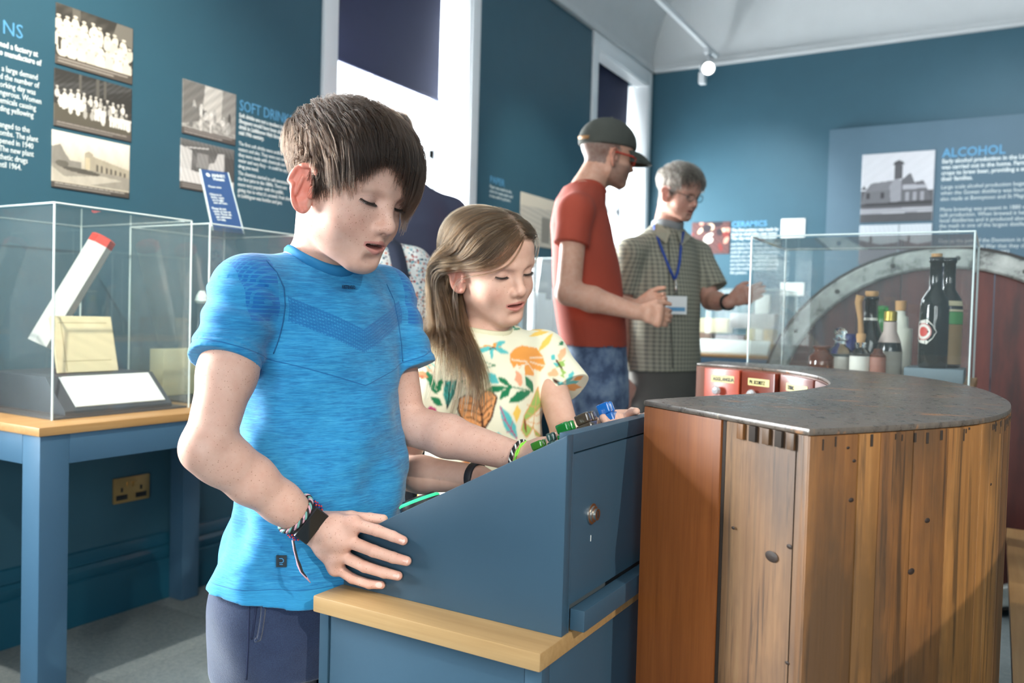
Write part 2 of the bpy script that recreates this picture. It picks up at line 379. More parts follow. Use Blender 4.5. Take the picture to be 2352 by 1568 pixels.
for i, (a, b) in enumerate(WIN):
    n = i+1
    r = empty(f'window_{n}', (XL, (a+b)/2, ZB), ['white sash window beside the first wall panels', 'tall white sash window behind the boy', 'white sash window in the far corner behind the men'][i], 'window', kind='structure')
    m = MB()
    m.box(XL-WT+.02, XL+.012, a-.0, a+.02, ZB, ZT+.0, .003); m.box(XL-WT+.02, XL+.012, b-.02, b, ZB, ZT, .003); m.box(XL-.10, XL+.012, a, b, ZT-.02, ZT, .002); m.box(XL-WT+.02, XL-.1, a, b, ZT+.12, ZT+.14)
    m.build('reveal', M_frame, r, sharp=30)
    MB().box(XL, XL+.022, a-.082, a+.004, ZB-.05, ZT+.1, .006).build('architrave', M_frame, r, sharp=30)
    MB().box(XL, XL+.022, b-.004, min(b+.08, YF-.03), ZB-.05, ZT+.1, .006).build('architrave', M_frame, r, sharp=30)
    MB().box(XL-.01, XL+.020, a-.082, min(b+.08, YF-.03), ZT-.01, R0, .004).build('head_board', M_frame, r, sharp=30)
    MB().box(XL-WT+.02, XL+.07, a-.09, min(b+.09, YF-.05), ZB-.045, ZB, .008).build('sill', M_frame, r, sharp=30)
    xs = XL-.27
    for zz in (ZB, 2.02, ZT+.06): MB().box(xs, xs+.045, a+.02, b-.02, zz, zz+.055, .004).build('sash_rail', M_frame, r, sharp=30)
    for yy in (a+.02, b-.07): MB().box(xs, xs+.045, yy, yy+.05, ZB+.055, ZT+.06, .004).build('sash_stile', M_frame, r, sharp=30)
    MB().box(xs+.008, xs+.036, (a+b)/2-.012, (a+b)/2+.012, ZB+.055, ZT+.06, .003).build('glazing_bar', M_frame, r, sharp=30)
    for z0, z1 in ((ZB+.05, 2.025), (2.07, ZT+.065)):
        MB().box(xs+.018, xs+.022, a+.06, b-.06, z0, z1).build('pane', M_pane, r)
    ba, bb = blind_spans[i]; xb = XL-.146
    rb = empty('roller_blind', (xb, (ba+bb)/2, 2.336), ['navy roller blind on the window nearest the photographer', 'navy roller blind half lowered behind the boy', 'narrow navy roller blind in the far corner window'][i], 'roller blind', 'navy roller blinds')
    zb = 2.336 if i != 2 else 2.30
    MB().box(xb-.001, xb+.001, ba, bb, zb+.02, ZT+.06).build('blind_cloth', M_navyblind, rb)
    MB().box(xb-.007, xb+.007, ba, bb, zb, zb+.022, .004).build('bottom_bar', M_navyblind, rb, sharp=30)
    MB().lathe([(.022, 0), (.022, bb-ba)], (xb, ba, ZT+.075), 16, (0, 1, 0)).build('roller', M_navyblind, rb, sharp=30)
for n, (a, b) in zip((4, 5), ((0, 1.4), (1.75, 3.05))):  # unseen windows added to hold the front fill lights
    r = empty(f'window_{n}', ((a+b)/2, YB, .7), ['wide window in the wall behind the photographer', 'second wide window in the wall behind the photographer'][n-4], 'window', kind='structure')
    for xx in (a, (a+b)/2-.03, b-.06): MB().box(xx, xx+.06, YB-.16, YB-.10, .7, 3.12, .004).build('sash_stile', M_frame, r, sharp=30)
    for zz in (.7, 1.9, 3.06): MB().box(a+.06, b-.06, YB-.155, YB-.105, zz, zz+.06, .004).build('sash_rail', M_frame, r, sharp=30)
    MB().box(a+.03, b-.03, YB-.133, YB-.129, .73, 3.09).build('pane', M_pane, r)

# ------------------------------------------------------------------ track rail and its lamp
rail = empty('track_rail', (-2.1, 5.6, 3.3), 'white lighting track hung below the ceiling', 'lighting track')
MB().box(-2.125, -2.09, 3.2, 6.86, 3.295, 3.325, .003).build('rail', M_white, rail, sharp=30)
for y in (3.6, 4.9, 6.2): MB().tube([(-2.108, y, 3.325), (-2.108, y, ZC+.004)], .002, 6).build('suspension_wire', M_white, rail)
lp = on_z(1627, 165, 3.17); lx, ly = -2.108, 6.62
lamp = empty('track_lamp', (lx, ly, 3.3), 'white spotlight clipped to the end of the ceiling track, lit', 'spotlight')
MB().box(lx-.02, lx+.02, ly-.05, ly+.05, 3.255, 3.294, .004).build('adapter', M_white, lamp, sharp=30)
MB().tube([(lx, ly, 3.255), (lx, ly, 3.20)], .009, 8).build('stem', M_white, lamp, smooth=True)
ax = Vector((.42, -.75, -.38)).normalized(); c0 = Vector((lx, ly, 3.15))
MB().lathe([(.012, -.085), (.05, -.08), (.055, -.06), (.055, .05), (.052, .052), (.047, .05), (.047, .03)], c0, 24, ax, cap=False).build('housing', M_white, lamp, sharp=40)
MB().box(lx-.07, lx-.02, ly-.01, ly+.06, 3.03, 3.12, .006).build('driver_box', M_white, lamp, sharp=30)
MB().lathe([(.0, .036), (.046, .034)], c0, 24, ax, cap=False).build('lens', emit('lamp_lens', (1, .97, .9), 8), lamp)

# ------------------------------------------------------------------ photographs printed on the left wall
SEP = srgb('#8C7B62')
def tone(k, warm=.12): k = np.clip(k, 0, 1)*.9; return (k, k*(1-.20*warm*4), k*(1-.55*warm*4))
def soft_noise(U, V, s, seed):
    g = np.random.default_rng(seed); o = np.zeros(U.shape)
    for k in range(1, 5):
        a, b, p = g.normal(0, s*k, 3); o += np.sin(a*U*6+b*V*6+p*9)/k
    return o/3
def caption(U, V, C, h, c, tc, n=2, x1=.92):
    C[V < h] = c
    g = np.random.default_rng(3)
    for k in range(n):
        y = h*(.72-.36*k); x = .04
        while x < x1-(.25 if k == n-1 else 0):
            wd = g.uniform(.03, .08); p_line(U, V, C, (x, y), (x+wd, y), h*.10, tc); x += wd+.02
def ph_group1(U, V, C):
    C[:] = tone(.06); n = soft_noise(U, V, 2.5, 1)
    C += (np.clip(n, 0, 1)*.10)[:, None]*np.array(tone(1.0))
    p_poly(U, V, C, [(.72, .75), (1, .62), (1, 1), (.78, 1)], tone(.22)); p_poly(U, V, C, [(.2, .8), (.3, .8), (.3, 1), (.2, 1)], tone(.18))
    g = np.random.default_rng(5)
    for row, (yy, n0) in enumerate(((.80, 9), (.68, 10), (.54, 9), (.40, 9))):
        for k in range(n0):
            x = .04+.94*(k+.5*(row % 2))/n0+g.normal(0, .012); y = yy-.28*max(0, x-.45)*.8+g.normal(0, .02); s = .9+.1*row
            p_ell(U, V, C, x, y-.10, .052*s, .11*s, g.normal(0, .2), tone(g.uniform(.7, 1.0)))
            p_ell(U, V, C, x, y+.005, .020, .030, 0, tone(g.uniform(.42, .6))); p_ell(U, V, C, x, y+.030, .027, .018, 0, tone(g.uniform(.75, .95)))
    for k in range(8):
        x = .08+.12*k; p_ell(U, V, C, x, .26-.02*k*.4, .07, .12, 0, tone(g.uniform(.62, 1.0)))
        p_line(U, V, C, (x+.06, .34), (x+.06, .18), .006, tone(.25))
    p_poly(U, V, C, [(.02, .46), (.07, .46), (.06, .25), (.03, .25)], tone(.08))
    caption(U, V, C, .15, srgb('#5D544B'), srgb('#9A9186'), 2)
def ph_group2(U, V, C):
    C[:] = tone(.05, .08); n = soft_noise(U, V, 3, 2); C += (np.clip(n, 0, 1)*.08)[:, None]
    for x in (.30, .52, .62): p_poly(U, V, C, [(x, .66), (x+.035, .66), (x+.035, 1), (x, 1)], tone(.14, .1))
    p_poly(U, V, C, [(0, 0), (1, 0), (1, .30), (0, .40)], tone(.13, .16))
    g = np.random.default_rng(8)
    for row, (yy, n0) in enumerate(((.70, 12), (.58, 13), (.46, 11))):
        for k in range(n0):
            x = .05+.92*(k+.4*row)/n0+g.normal(0, .01); y = yy-.12*x+g.normal(0, .02)
            p_ell(U, V, C, x, y-.09, .028, .075, 0, tone(g.choice([.75, .9, .5, .1]), .08)); p_ell(U, V, C, x, y, .014, .024, 0, tone(.5, .1)); p_ell(U, V, C, x, y+.025, .017, .016, 0, tone(.72, .08))
    for x0, x1, y in ((.06, .32, .50), (.50, .64, .40), (.70, .98, .34)):
        k = x0
        while k < x1: p_poly(U, V, C, [(k, y-.15), (k+.028, y-.15), (k+.034, y+.05), (k-.004, y+.05)], tone(g.uniform(.78, 1), .07)); k += .037
    caption(U, V, C, .11, srgb('#5E5650'), srgb('#948C82'), 2)
def ph_works(U, V, C):
    s = np.clip((V-.42)/.5, 0, 1)[:, None]; C[:] = np.array(tone(.62, .14))*(1-s)+np.array(tone(.92, .10))*s
    p_poly(U, V, C, [(0, .40), (0, .72), (.10, .78), (.16, .62), (.22, .52), (.36, .52), (.36, .38)], tone(.30, .1))
    p_poly(U, V, C, [(.40, .38), (.40, .70), (.455, .74), (.51, .70), (.51, .66), (1, .52), (1, .34)], tone(.45, .16)); p_poly(U, V, C, [(.41, .40), (.47, .40), (.47, .62), (.41, .62)], tone(.62, .2))
    for k in range(7): p_poly(U, V, C, [(.55+.062*k, .38), (.575+.062*k, .38), (.575+.062*k, .52-.012*k), (.55+.062*k, .53-.012*k)], tone(.12))
    p_poly(U, V, C, [(0, .13), (1, .13), (1, .38), (0, .42)], tone(.36, .12)); p_poly(U, V, C, [(0, .13), (.45, .13), (.9, .30), (.62, .33), (.15, .22), (0, .36)], tone(.58, .12))
    p_ell(U, V, C, .36, .36, .24, .045, -.08, tone(.12)); p_ell(U, V, C, .12, .44, .08, .06, 0, tone(.16))
    C *= (1+.12*soft_noise(U, V, 9, 4))[:, None]
    caption(U, V, C, .11, srgb('#4F4A45'), srgb('#A19A90'), 2)
def ph_street(U, V, C):
    C[:] = tone(.42, .06); C *= (1+.5*soft_noise(U, V, 5, 6))[:, None]
    p_poly(U, V, C, [(0, 1), (.42, 1), (.30, .3), (0, .18)], tone(.22, .06)); p_poly(U, V, C, [(.36, .35), (.75, .35), (.8, 1), (.4, 1)], tone(.62, .06)); p_poly(U, V, C, [(.7, .2), (1, .2), (1, 1), (.74, 1)], tone(.33, .06))
    g = np.random.default_rng(9)
    for k in range(26): p_ell(U, V, C, g.uniform(.1, .95), g.uniform(.15, .6), g.uniform(.015, .04), g.uniform(.05, .13), 0, tone(g.uniform(.05, .85), .05))
    C *= (1+.35*soft_noise(U, V, 9, 16))[:, None]; caption(U, V, C, .12, srgb('#5A5450'), srgb('#938C86'), 2)
def ph_shop(U, V, C):
    C[:] = tone(.17, .03); C *= (1+.6*soft_noise(U, V, 8, 7))[:, None]
    p_line(U, V, C, (.1, .84), (.5, .9), .012, tone(.62, .03)); p_poly(U, V, C, [(.0, .2), (.18, .2), (.2, .8), (0, .86)], tone(.62, .03)); p_poly(U, V, C, [(.28, .48), (.5, .48), (.5, .78), (.3, .78)], tone(.3, .03))
    p_poly(U, V, C, [(.48, .38), (.8, .42), (.8, .86), (.68, .84), (.62, .64), (.52, .6)], tone(.62, .03)); p_poly(U, V, C, [(0, .12), (1, .12), (1, .30), (0, .42)], tone(.7, .03))
    p_poly(U, V, C, [(.82, .3), (1, .3), (1, .8), (.82, .8)], tone(.1, .03)); C *= (1+.3*soft_noise(U, V, 12, 17))[:, None]
    caption(U, V, C, .14, srgb('#55504B'), srgb('#8F8983'), 2)
def wall_print(name, y0, y1, z0, z1, painter, label, nx=120):
    return tag(print_sheet(name, (XL+.0, y0, z0), (0, 1, 0), (0, 0, 1), y1-y0, z1-z0, nx, int(nx*(z1-z0)/(y1-y0)), painter, M_print, normal=(1, 0, 0)), label, 'photograph', 'old photographs on the window wall')
wall_print('wall_photograph', 1.622, 1.903, 1.892, 2.090, ph_group1, 'sepia photograph of white-capped workers in rows, top of three', 150)
wall_print('wall_photograph', 1.619, 1.902, 1.688, 1.877, ph_group2, 'dark sepia group photograph, middle of the three stacked prints')
wall_print('wall_photograph', 1.614, 1.897, 1.486, 1.674, ph_works, 'sepia photograph of a works building, bottom of three')
wall_print('wall_photograph', 2.117, 2.372, 1.765, 1.970, ph_street, 'brown photograph of a crowded street, left of soft drinks heading')
wall_print('wall_photograph', 2.112, 2.368, 1.556, 1.745, ph_shop, 'black and white shop photograph beneath the street scene')
def ph_pale(U, V, C):
    C[:] = tone(.62, .1); C *= (1+.35*soft_noise(U, V, 7, 21))[:, None]; p_poly(U, V, C, [(0, .75), (1, .8), (1, 1), (0, 1)], tone(.8, .12)); p_poly(U, V, C, [(.5, .1), (.7, .1), (.7, .6), (.5, .62)], tone(.3, .1))
wall_print('wall_photograph', 4.715, 5.30, 1.58, 1.915, ph_pale, 'pale faded photograph between the two windows', 90)

RY, UZ, RX = (0, 1, 0), (0, 0, 1), (1, 0, 0)
r = empty('wall_text', (XL, 1.4, 1.52), 'white lettering with a light blue heading ending NS', 'wall text')
text('heading', 'NS', (XL+.001, 1.452, 1.938), RY, UZ, .062, M_tblue, r, sx=.86)
text('paragraph', 'ned a factory at\no manufacture of', (XL+.001, 1.445, 1.896), RY, UZ, .0262, M_twhite, r, bold=.0007, space=.98, sx=.72)
text('paragraph', ' a large demand\nd the number of\norking day was\nngerous. Women\nemicals causing\nding yellowing', (XL+.001, 1.447, 1.822), RY, UZ, .0258, M_twhite, r, bold=.0002, space=.96, sx=.72)
text('paragraph', 'anged to the\nombs. The plant\npened in 1940\nThe new plant\nthetic drugs\nntil 1964.', (XL+.001, 1.447, 1.648), RY, UZ, .0258, M_twhite, r, bold=.0002, space=.96, sx=.72)
r = empty('wall_text', (XL, 2.4, 1.55), 'blue SOFT DRINKS heading above white paragraphs beside the boy', 'wall text')
text('heading', 'SOFT DRINKS', (XL+.001, 2.392, 1.914), RY, UZ, .062, M_tblue, r, sx=.80, wchar=.98)
text('paragraph', 'Soft drinks are not a modern inven\nShoppers would have been able to\ndrink in Linlithgow High Street in the\nmid 19th century.', (XL+.001, 2.392, 1.886), RY, UZ, .0235, M_twhite, r, bold=.0007, space=1.0, sx=.80)
text('paragraph', 'The first soft drinks were artificial mineral\nwaters and ales. They were not sweet and\nthey were made with chemicals and\nwater and very fizzy – it could be any\ndrug you need.', (XL+.001, 2.392, 1.772), RY, UZ, .0225, M_twhite, r, bold=.0001, space=1.02, sx=.80)
text('paragraph', 'The chemists started to sell sweetened\nthe first juice in the 1800s. There are\nmore very popular with the public,\ngiving rise to what it\'s around. Fruit sherbet\nin Linlithgow was bottles and jars.', (XL+.001, 2.392, 1.652), RY, UZ, .0225, M_twhite, r, bold=.0001, space=1.02, sx=.80)
r = empty('wall_text', (XL, 4.3, 1.85), 'small faint heading and lines beside the pale photograph', 'wall text')
text('heading', 'PAPER', (XL+.001, 4.335, 1.915), RY, UZ, .062, M_tblue, r)
text('paragraph', 'Paper was made by the\nriver for many years and\nit was sold to printers.', (XL+.001, 4.335, 1.885), RY, UZ, .028, M_twhite, r)

# ------------------------------------------------------------------ double socket
so = empty('wall_socket', (XL, 1.92, .435), 'brass double socket with black switches under the display table', 'socket')
M_brass = paint('brass', srgb('#C9A368'), .32, .05, 0, 300, .75)
box('faceplate', XL, XL+.010, 1.849, 1.995, .390, .482, M_brass, so, .004)
for y in (1.88, 1.958):
    box('socket_face', XL+.0095, XL+.0125, y-.022, y+.022, .402, .420, M_black, so, .001)
    box('socket_slot', XL+.0095, XL+.012, y-.004, y+.004, .430, .446, M_black, so, .001)
for y in (1.908, 1.932): box('switch', XL+.0095, XL+.016, y-.008, y+.008, .446, .464, M_brass, so, .002)
# ================================================================== display tables with acrylic cases along the left wall
def acrylic_case(name, x0, x1, y0, y1, z0, z1, label, t=.006, group=None):
    r = empty(name, ((x0+x1)/2, (y0+y1)/2, z0), label, 'display case', group)
    def pane(nm, *b): MB().box(*b).build(nm, M_clear, r)
    pane('front_pane', x0, x1, y0, y0+t, z0, z1-t); pane('back_pane', x0, x1, y1-t, y1, z0, z1-t)
    pane('side_pane', x0, x0+t, y0+t, y1-t, z0, z1-t); pane('side_pane', x1-t, x1, y0+t, y1-t, z0, z1-t); pane('lid_pane', x0, x1, y0, y1, z1-t, z1)
    e = .0027
    for x in (x0, x1):
        for y in (y0, y1): MB().tube([(x, y, z0), (x, y, z1)], e, 6).build('edge', M_edge, r)
    for a, b in (((x0, y0), (x1, y0)), ((x1, y0), (x1, y1)), ((x1, y1), (x0, y1)), ((x0, y1), (x0, y0))):
        MB().tube([(*a, z1), (*b, z1)], e, 6).build('edge', M_edge, r)
    return r
def table(name, x0, x1, y0, y1, zt, label, leg=.075, group=None):
    r = empty(name, ((x0+x1)/2, (y0+y1)/2, 0), label, 'table', group)
    box('table_top', x0, x1, y0, y1, zt-.022, zt, M_oaky, r, .003)
    i = .006
    for a, b, c, d in ((x1-i-.02, x1-i, y0+i+leg, y1-i-leg), (x0+i, x0+i+.02, y0+i+leg, y1-i-leg), (x0+i+leg, x1-i-leg, y0+i, y0+i+.02), (x0+i+leg, x1-i-leg, y1-i-.02, y1-i)):
        box('apron', a, b, c, d, zt-.022-.075, zt-.022, M_blue2, r, .001)
    for a in (x0+i, x1-i-leg):
        for b in (y0+i, y1-i-leg): box('leg', a, a+leg, b, b+leg, 0, zt-.022, M_blue2, r, .003)
    return r
table('display_table', -2.69, -1.992, 1.162, 2.15, .80, 'blue painted table with oak top under the window-wall cases', group='blue display tables')
MB_ = MB().box(-2.64, -2.10, 1.262, 1.672, .8005, .806); 
caseA = acrylic_case('acrylic_case', -2.645, -2.098, 1.257, 1.677, .8005, 1.36, 'clear acrylic case holding the giant match at the frame edge')
MB_.build('base_board', M_dark, caseA)
caseB = acrylic_case('acrylic_case', -2.482, -2.098, 1.744, 2.128, .8005, 1.36, 'clear acrylic case with a glass bottle behind the boy')
MB().box(-2.476, -2.104, 1.75, 2.122, .8005, .806).build('base_board', M_dark, caseB)

# giant match: hexagonal white stick with a red head
p0, p1 = at(92, 790, 2.50), at(240, 545, 2.58)
mr = empty('giant_match', tuple(p0), 'giant white hexagonal matchstick with a red head, propped up', 'match')
axm = Vector(p1-p0); L = axm.length
M_mwhite = paint('match_white', srgb('#DADBD6'), .5, .03); M_mred = paint('match_red', srgb('#D5473B'), .5, .05)
MB().lathe([(.036, 0), (.036, L*.925)], p0, 6, axm.normalized()).build('stick', M_mwhite, mr)
MB().lathe([(.0362, L*.925), (.0362, L*.99), (.030, L*1.0)], p0, 6, axm.normalized()).build('match_head', M_mred, mr)
pm = p0+np.array(axm)*.10; MB().tube([(pm[0], pm[1], .9055), (pm[0], pm[1], pm[2]-.03)], .004, 6).build('support_rod', M_clear, mr)
# sloping dark label stand with a white card
ls = empty('label_stand', (-2.25, 1.40, .806), 'sloping dark grey label stand with a white card in the case', 'label stand')
yn, yf = 1.30, 1.63
prof = [(-2.50, .806), (-2.112, .806), (-2.112, .818), (-2.205, .905), (-2.50, .905)]
MB().prism(prof, 'y', yn, yf, .003).build('stand_body', M_dark, ls, sharp=30)
MB().hexa([(-2.120, yn+.035, .826), (-2.120, yf-.02, .826), (-2.200, yf-.02, .901), (-2.200, yn+.035, .901), (-2.118, yn+.035, .8285), (-2.118, yf-.02, .8285), (-2.198, yf-.02, .9035), (-2.198, yn+.035, .9035)]).build('card', M_card, ls)
# cream folded document propped behind the stand
cd = empty('cream_document', (-2.3, 1.5, .905), 'cream printed sheet propped upright behind the label stand', 'document')
def ph_doc(U, V, C):
    C[:] = srgb('#DCCFAA'); g = np.random.default_rng(2)
    C *= (1+.08*soft_noise(U, V, 3, 5))[:, None]
    for y in (.88, .60, .50, .40, .2): p_line(U, V, C, (.12, y), (.9, y), .006, srgb('#AFA07C'))
    p_line(U, V, C, (.16, .03), (.16, .97), .008, srgb('#B3A67F'))
a = np.array([-2.27, 1.372, .906]); b = np.array([-2.27, 1.558, .906])
print_sheet('sheet', a, (0, 1, 0), Vector((-.25, .0, .968)).normalized(), .186, .165, 60, 60, ph_doc, M_print, cd, .006, (1, 0, .25))
# clear bottle in the second case
def bottle(name, base, prof, m, label, cat='bottle', n=24, parts=(), group=None):
    r = empty(name, base, label, cat, group)
    MB().lathe(prof, base, n).build('glass_body', m, r, smooth=True)
    for nm, pr, mm in parts: MB().lathe(pr, base, n).build(nm, mm, r, smooth=True, sharp=40)
    return r
M_bglass = glass('bottle_clear', (.92, .97, .96), 0, 1.45, thin=False)
bottle('glass_bottle', (-2.27, 1.86, .806), [(.045, 0), (.05, .01), (.05, .13), (.045, .16), (.022, .235), (.017, .26), (.017, .30), (.021, .305), (.021, .33), (.014, .335)], glass('bottle_thin', (.93, .97, .97)), 'empty clear glass bottle inside the case behind the boy', parts=[('wire_top', [(.018, .31), (.023, .318), (.018, .335), (.008, .352)], M_edge)])
bx = box('card_box', -2.45, -2.38, 1.80, 2.02, .806, .96, M_cream); tag(bx, 'cream card box at the back of the bottle case', 'box')
# blue leaning sign on the second case
sg = empty('blue_sign', (-2.3, 1.95, 1.36), 'leaning dark blue notice with white lettering on the acrylic case', 'sign')
q = [on_x(460, 388, -2.42), on_x(524, 396, -2.42), on_x(556, 519, -2.30), on_x(486, 512, -2.30)]
nn = np.cross(q[3]-q[0], q[1]-q[0]); nn /= np.linalg.norm(nn); nn = nn if nn[0] > 0 else -nn
zmin = min(q[2][2], q[3][2]); 
for k in (2, 3): q[k] = q[k]+(q[k]-q[(1 if k == 2 else 0)])*((1.362-q[k][2])/(q[k][2]-q[(1 if k == 2 else 0)][2]))
MB().hexa([q[3]-nn*.004, q[2]-nn*.004, q[1]-nn*.004, q[0]-nn*.004, q[3], q[2], q[1], q[0]]).build('board', paint('sign_blue', srgb('#2C4C7C'), .35), sg)
for a, b in ((q[0], q[3]), (q[1], q[2])): MB().tube([a-nn*.002, b-nn*.002], .0035, 6).build('side_edge', M_edge, sg)
rt = (q[1]-q[0]); rt /= np.linalg.norm(rt); up = np.cross(nn, rt)
def lp(u, v): return q[0]*(1-u)*(1-v)+q[1]*u*(1-v)+q[2]*u*v+q[3]*(1-u)*v+nn*.0012
text('sign_text', 'ANNET\nHouse', lp(.36, .11), rt, up, .018, M_twhite, sg, space=.8, bold=.0004)
MB().lathe([(.0, 0), (.008, 0), (.008, .0006), (0, .0006)], lp(.22, .09), 16, nn).build('sign_emblem', M_twhite, sg)
text('sign_text', 'Please note', lp(.16, .30), rt, up, .013, M_twhite, sg, sx=.9)
text('sign_text', 'Objects in\nthese cases\nare fragile\nand on loan.', lp(.14, .43), rt, up, .0135, M_twhite, sg, space=.85, sx=.9)
text('sign_text', 'Please do not\ntouch or lean on\nthem. Please ask\nour volunteers\nfor help.', lp(.12, .66), rt, up, .0135, M_twhite, sg, space=.85, sx=.8)
# second table along the wall between the windows, with a case of pale printed boards
table('display_table', -2.69, -2.10, 4.35, 5.62, .80, 'blue table with oak top between the two windows', group='blue display tables')
c2 = acrylic_case('acrylic_case', -2.62, -2.16, 4.45, 5.52, .8005, 1.46, 'tall acrylic case between the windows behind the girl')
M_pale = paint('pale_board', srgb('#B9CAD2'), .6, .05)
for k in range(7):
    y = 4.50+.145*k; o = box('pale_board', -2.58, -2.55+.02*(k % 2), y, y+.115, .801, 1.30-.04*(k % 3), M_pale); tag(o, ('first', 'second', 'third', 'fourth', 'fifth', 'sixth', 'last')[k]+' pale blue-grey board along the tall case between the windows', 'board', 'pale boards in the acrylic case')

# ================================================================== interactive console
X0, X1, Y0, Y1, ZS = -.797, -.447, .907, 1.46, .71
cab = empty('console_cabinet', (-.62, 1.17, 0), 'blue floor cabinet with oak worktop carrying the sloping console', 'cabinet')
box('worktop', -.800, -.445, .849, 1.53, ZS-.0225, ZS, M_oak, cab, .0022)
box('side_frame', -.799, -.783, .862, .882, 0, ZS-.0235, M_blue, cab, .001)
box('side_frame', -.472, -.449, .862, .882, 0, ZS-.0235, M_blue, cab, .001)
box('door', -.7815, -.4735, .864, .884, .03, ZS-.0245, M_blue, cab, .0015)
box('carcass', -.797, -.4495, .884, 1.52, 0, ZS-.0235, M_blue, cab, .001)
con = empty('console', (-.62, 1.17, ZS), 'sloping dark blue wooden console with a locked rear door', 'console')
prof = [(X0, ZS), (X0, .772), (-.72, .816), (X1-.002, .957), (X1, .9585), (X1, ZS)]
MB().prism(prof, 'y', Y0, Y0+.018, .0012).build('side_panel', M_blue, con, sharp=30)
MB().prism(prof, 'y', Y1-.018, Y1, .0012).build('side_panel', M_blue, con, sharp=30)
def inset(d): return [(X0+.003, ZS), (X0+.003, .772-d), (-.72, .816-d), (X1-.02, .946-d), (X1-.02, ZS)]
MB().prism(inset(.018), 'y', Y0+.018, Y1-.018).build('desk_surface', paint('desk_graphite', srgb('#59666E'), .45, .03), con, sharp=30)
# rear face: top rail, stile, door with lock, ledge
box('top_rail', X1-.02, X1, Y0+.018, Y1-.018, .9345, .958, M_blue, con, .001)
box('door_stile', X1-.02, X1, Y0+.018, Y0+.0202, ZS, .9345, M_blue, con, .0004)
dr = box('rear_door', X1-.019, X1-.0004, .9275, 1.40, .744, .9325, M_blue, con, .0012)
lk = Vector((X1, .9845, .848))
MB().lathe([(0, 0), (.0135, 0), (.0135, .002), (.0105, .003), (.0105, .005), (.0075, .006), (.0075, .009), (.0, .0095)], lk, 24, (1, 0, 0)).build('lock', M_chrome, dr, sharp=30)
MB().box(X1+.0094, X1+.0102, .9838, .9852, .8435, .8525).build('key_slot', M_black, dr)
MB().box(X1, X1+.0006, .9835, .9843, .812, .820).build('chip', M_card, dr)
box('ledge', X1, X1+.020, .929, 1.42, .713, .740, M_blue, con, .0015)
# glowing push button on the desk
M_glow = emit('button_glow', (.03, .55, .22), .55)
def slope_z(x): return .816-.018+(x+.72)*(.946-.816)/(X1-.02+.72)
def button(x, y, label, r0=.030):
    z = slope_z(x); n = Vector((-.43, 0, .90)).normalized(); b = empty('push_button', (x, y, z), label, 'push button')
    MB().lathe([(r0, 0), (r0, .022), (r0*.93, .026)], (x, y, z), 28, n).build('bezel', M_black, b, sharp=30)
    MB().lathe([(r0*.80, .0262), (r0*.78, .0300), (0, .0315)], (x, y, z), 28, n).build('cap', M_black, b, sharp=30)
    MB().lathe([(r0*.985, .0225), (r0*1.0, .0250), (r0*.92, .0272), (r0*.82, .0272)], (x, y, z), 28, n, cap=False).build('lit_ring', M_glow, b, sharp=30); return b
button(-.688, .951, 'black push button with a glowing green ring on the console')
# coloured bottle-shaped blocks along the top of the desk
def block(x, y, c, label, wy=.026, wx=.024, h=.040, tilt=0):
    t = NT('glazed_block'); t.set(Base_Color=(*c, 1), Roughness=.16, Coat_Weight=.6); v = t.coords(); t.bump(t.noise(v, 90, 3), .25, .002)
    r = empty('coloured_block', (x, y, slope_z(x)), label, 'game piece', 'coloured blocks on the console')
    n = Vector((-.43, 0, .90)).normalized(); e1 = Vector((.90, 0, .43)); e2 = Vector((0, 1, 0))
    M3 = Matrix((e1, e2, n)).transposed().to_4x4(); M3.translation = Vector((x, y, slope_z(x)+.001)); M3 = M3 @ Matrix.Rotation(tilt, 4, 'Z')
    for nm, b in (('block_body', (-wx/2, wx/2, -wy/2, wy/2, 0, h*.72)), ('block_ridge', (-wx/2+.002, wx/2-.002, -wy/2+.002, -wy/2+wy*.42, h*.721, h)), ('block_ridge', (-wx/2+.002, wx/2-.002, wy/2-wy*.42, wy/2-.002, h*.721, h))):
        o = MB().box(*b, .003, seg=3).build(nm, t.m, r, sharp=60); o.data.transform(M3)
GREEN, UMBER, CBLUE = srgb('#1F7A34'), srgb('#4A4036'), srgb('#1B62B0')
block(-.4935, 1.178, CBLUE, 'bright blue glazed block nearest the fingertip', .030, .024, .062, .1)
block(-.508, 1.134, UMBER, 'dark brown glazed block between the green and blue ones', .040, .026, .056, .05)
block(-.523, 1.094, GREEN, 'bright green glazed block beside the brown one', .030, .024, .052, -.05)
block(-.541, 1.080, srgb('#2E4B48'), 'grey-green glazed block below the bright green one', .026, .010, .046)
block(-.560, 1.075, srgb('#3E7A2A'), 'mossy green glazed block at the low end of the row', .026, .022, .042, .1)

# ================================================================== curved wooden counter
def crom(pts, closed, k=6):
    P = np.array(pts, float); n = len(P); out = []
    for i in range(n if closed else n-1):
        a, b, c, d = (P[(i-1) % n], P[i], P[(i+1) % n], P[(i+2) % n]) if closed else (P[max(i-1, 0)], P[i], P[i+1], P[min(i+2, n-1)])
        for t in np.arange(k)/k: out.append(.5*((2*b)+(c-a)*t+(2*a-5*b+4*c-d)*t*t+(3*b-a-3*c+d)*t**3))
    if not closed: out.append(P[-1])
    return np.array(out)
outer = crom([(-.169, .923), (-.128, .985), (-.078, 1.068), (-.030, 1.157), (.004, 1.262), (.020, 1.402), (.012, 1.590), (-.040, 1.860), (-.158, 2.110), (-.312, 2.262), (-.50, 2.350), (-.701, 2.372)], False, 7)
inner = crom([(-.700, 2.195), (-.587, 2.172), (-.453, 2.085), (-.345, 1.93), (-.285, 1.74), (-.272, 1.615), (-.292, 1.446), (-.345, 1.298), (-.398, 1.172), (-.4215, 1.100)], False, 6)
ZCT = .99
cnt = empty('curved_counter', (-.2, 1.5, 0), 'old curved wooden shop counter with worn dark top and bare planks', 'counter')
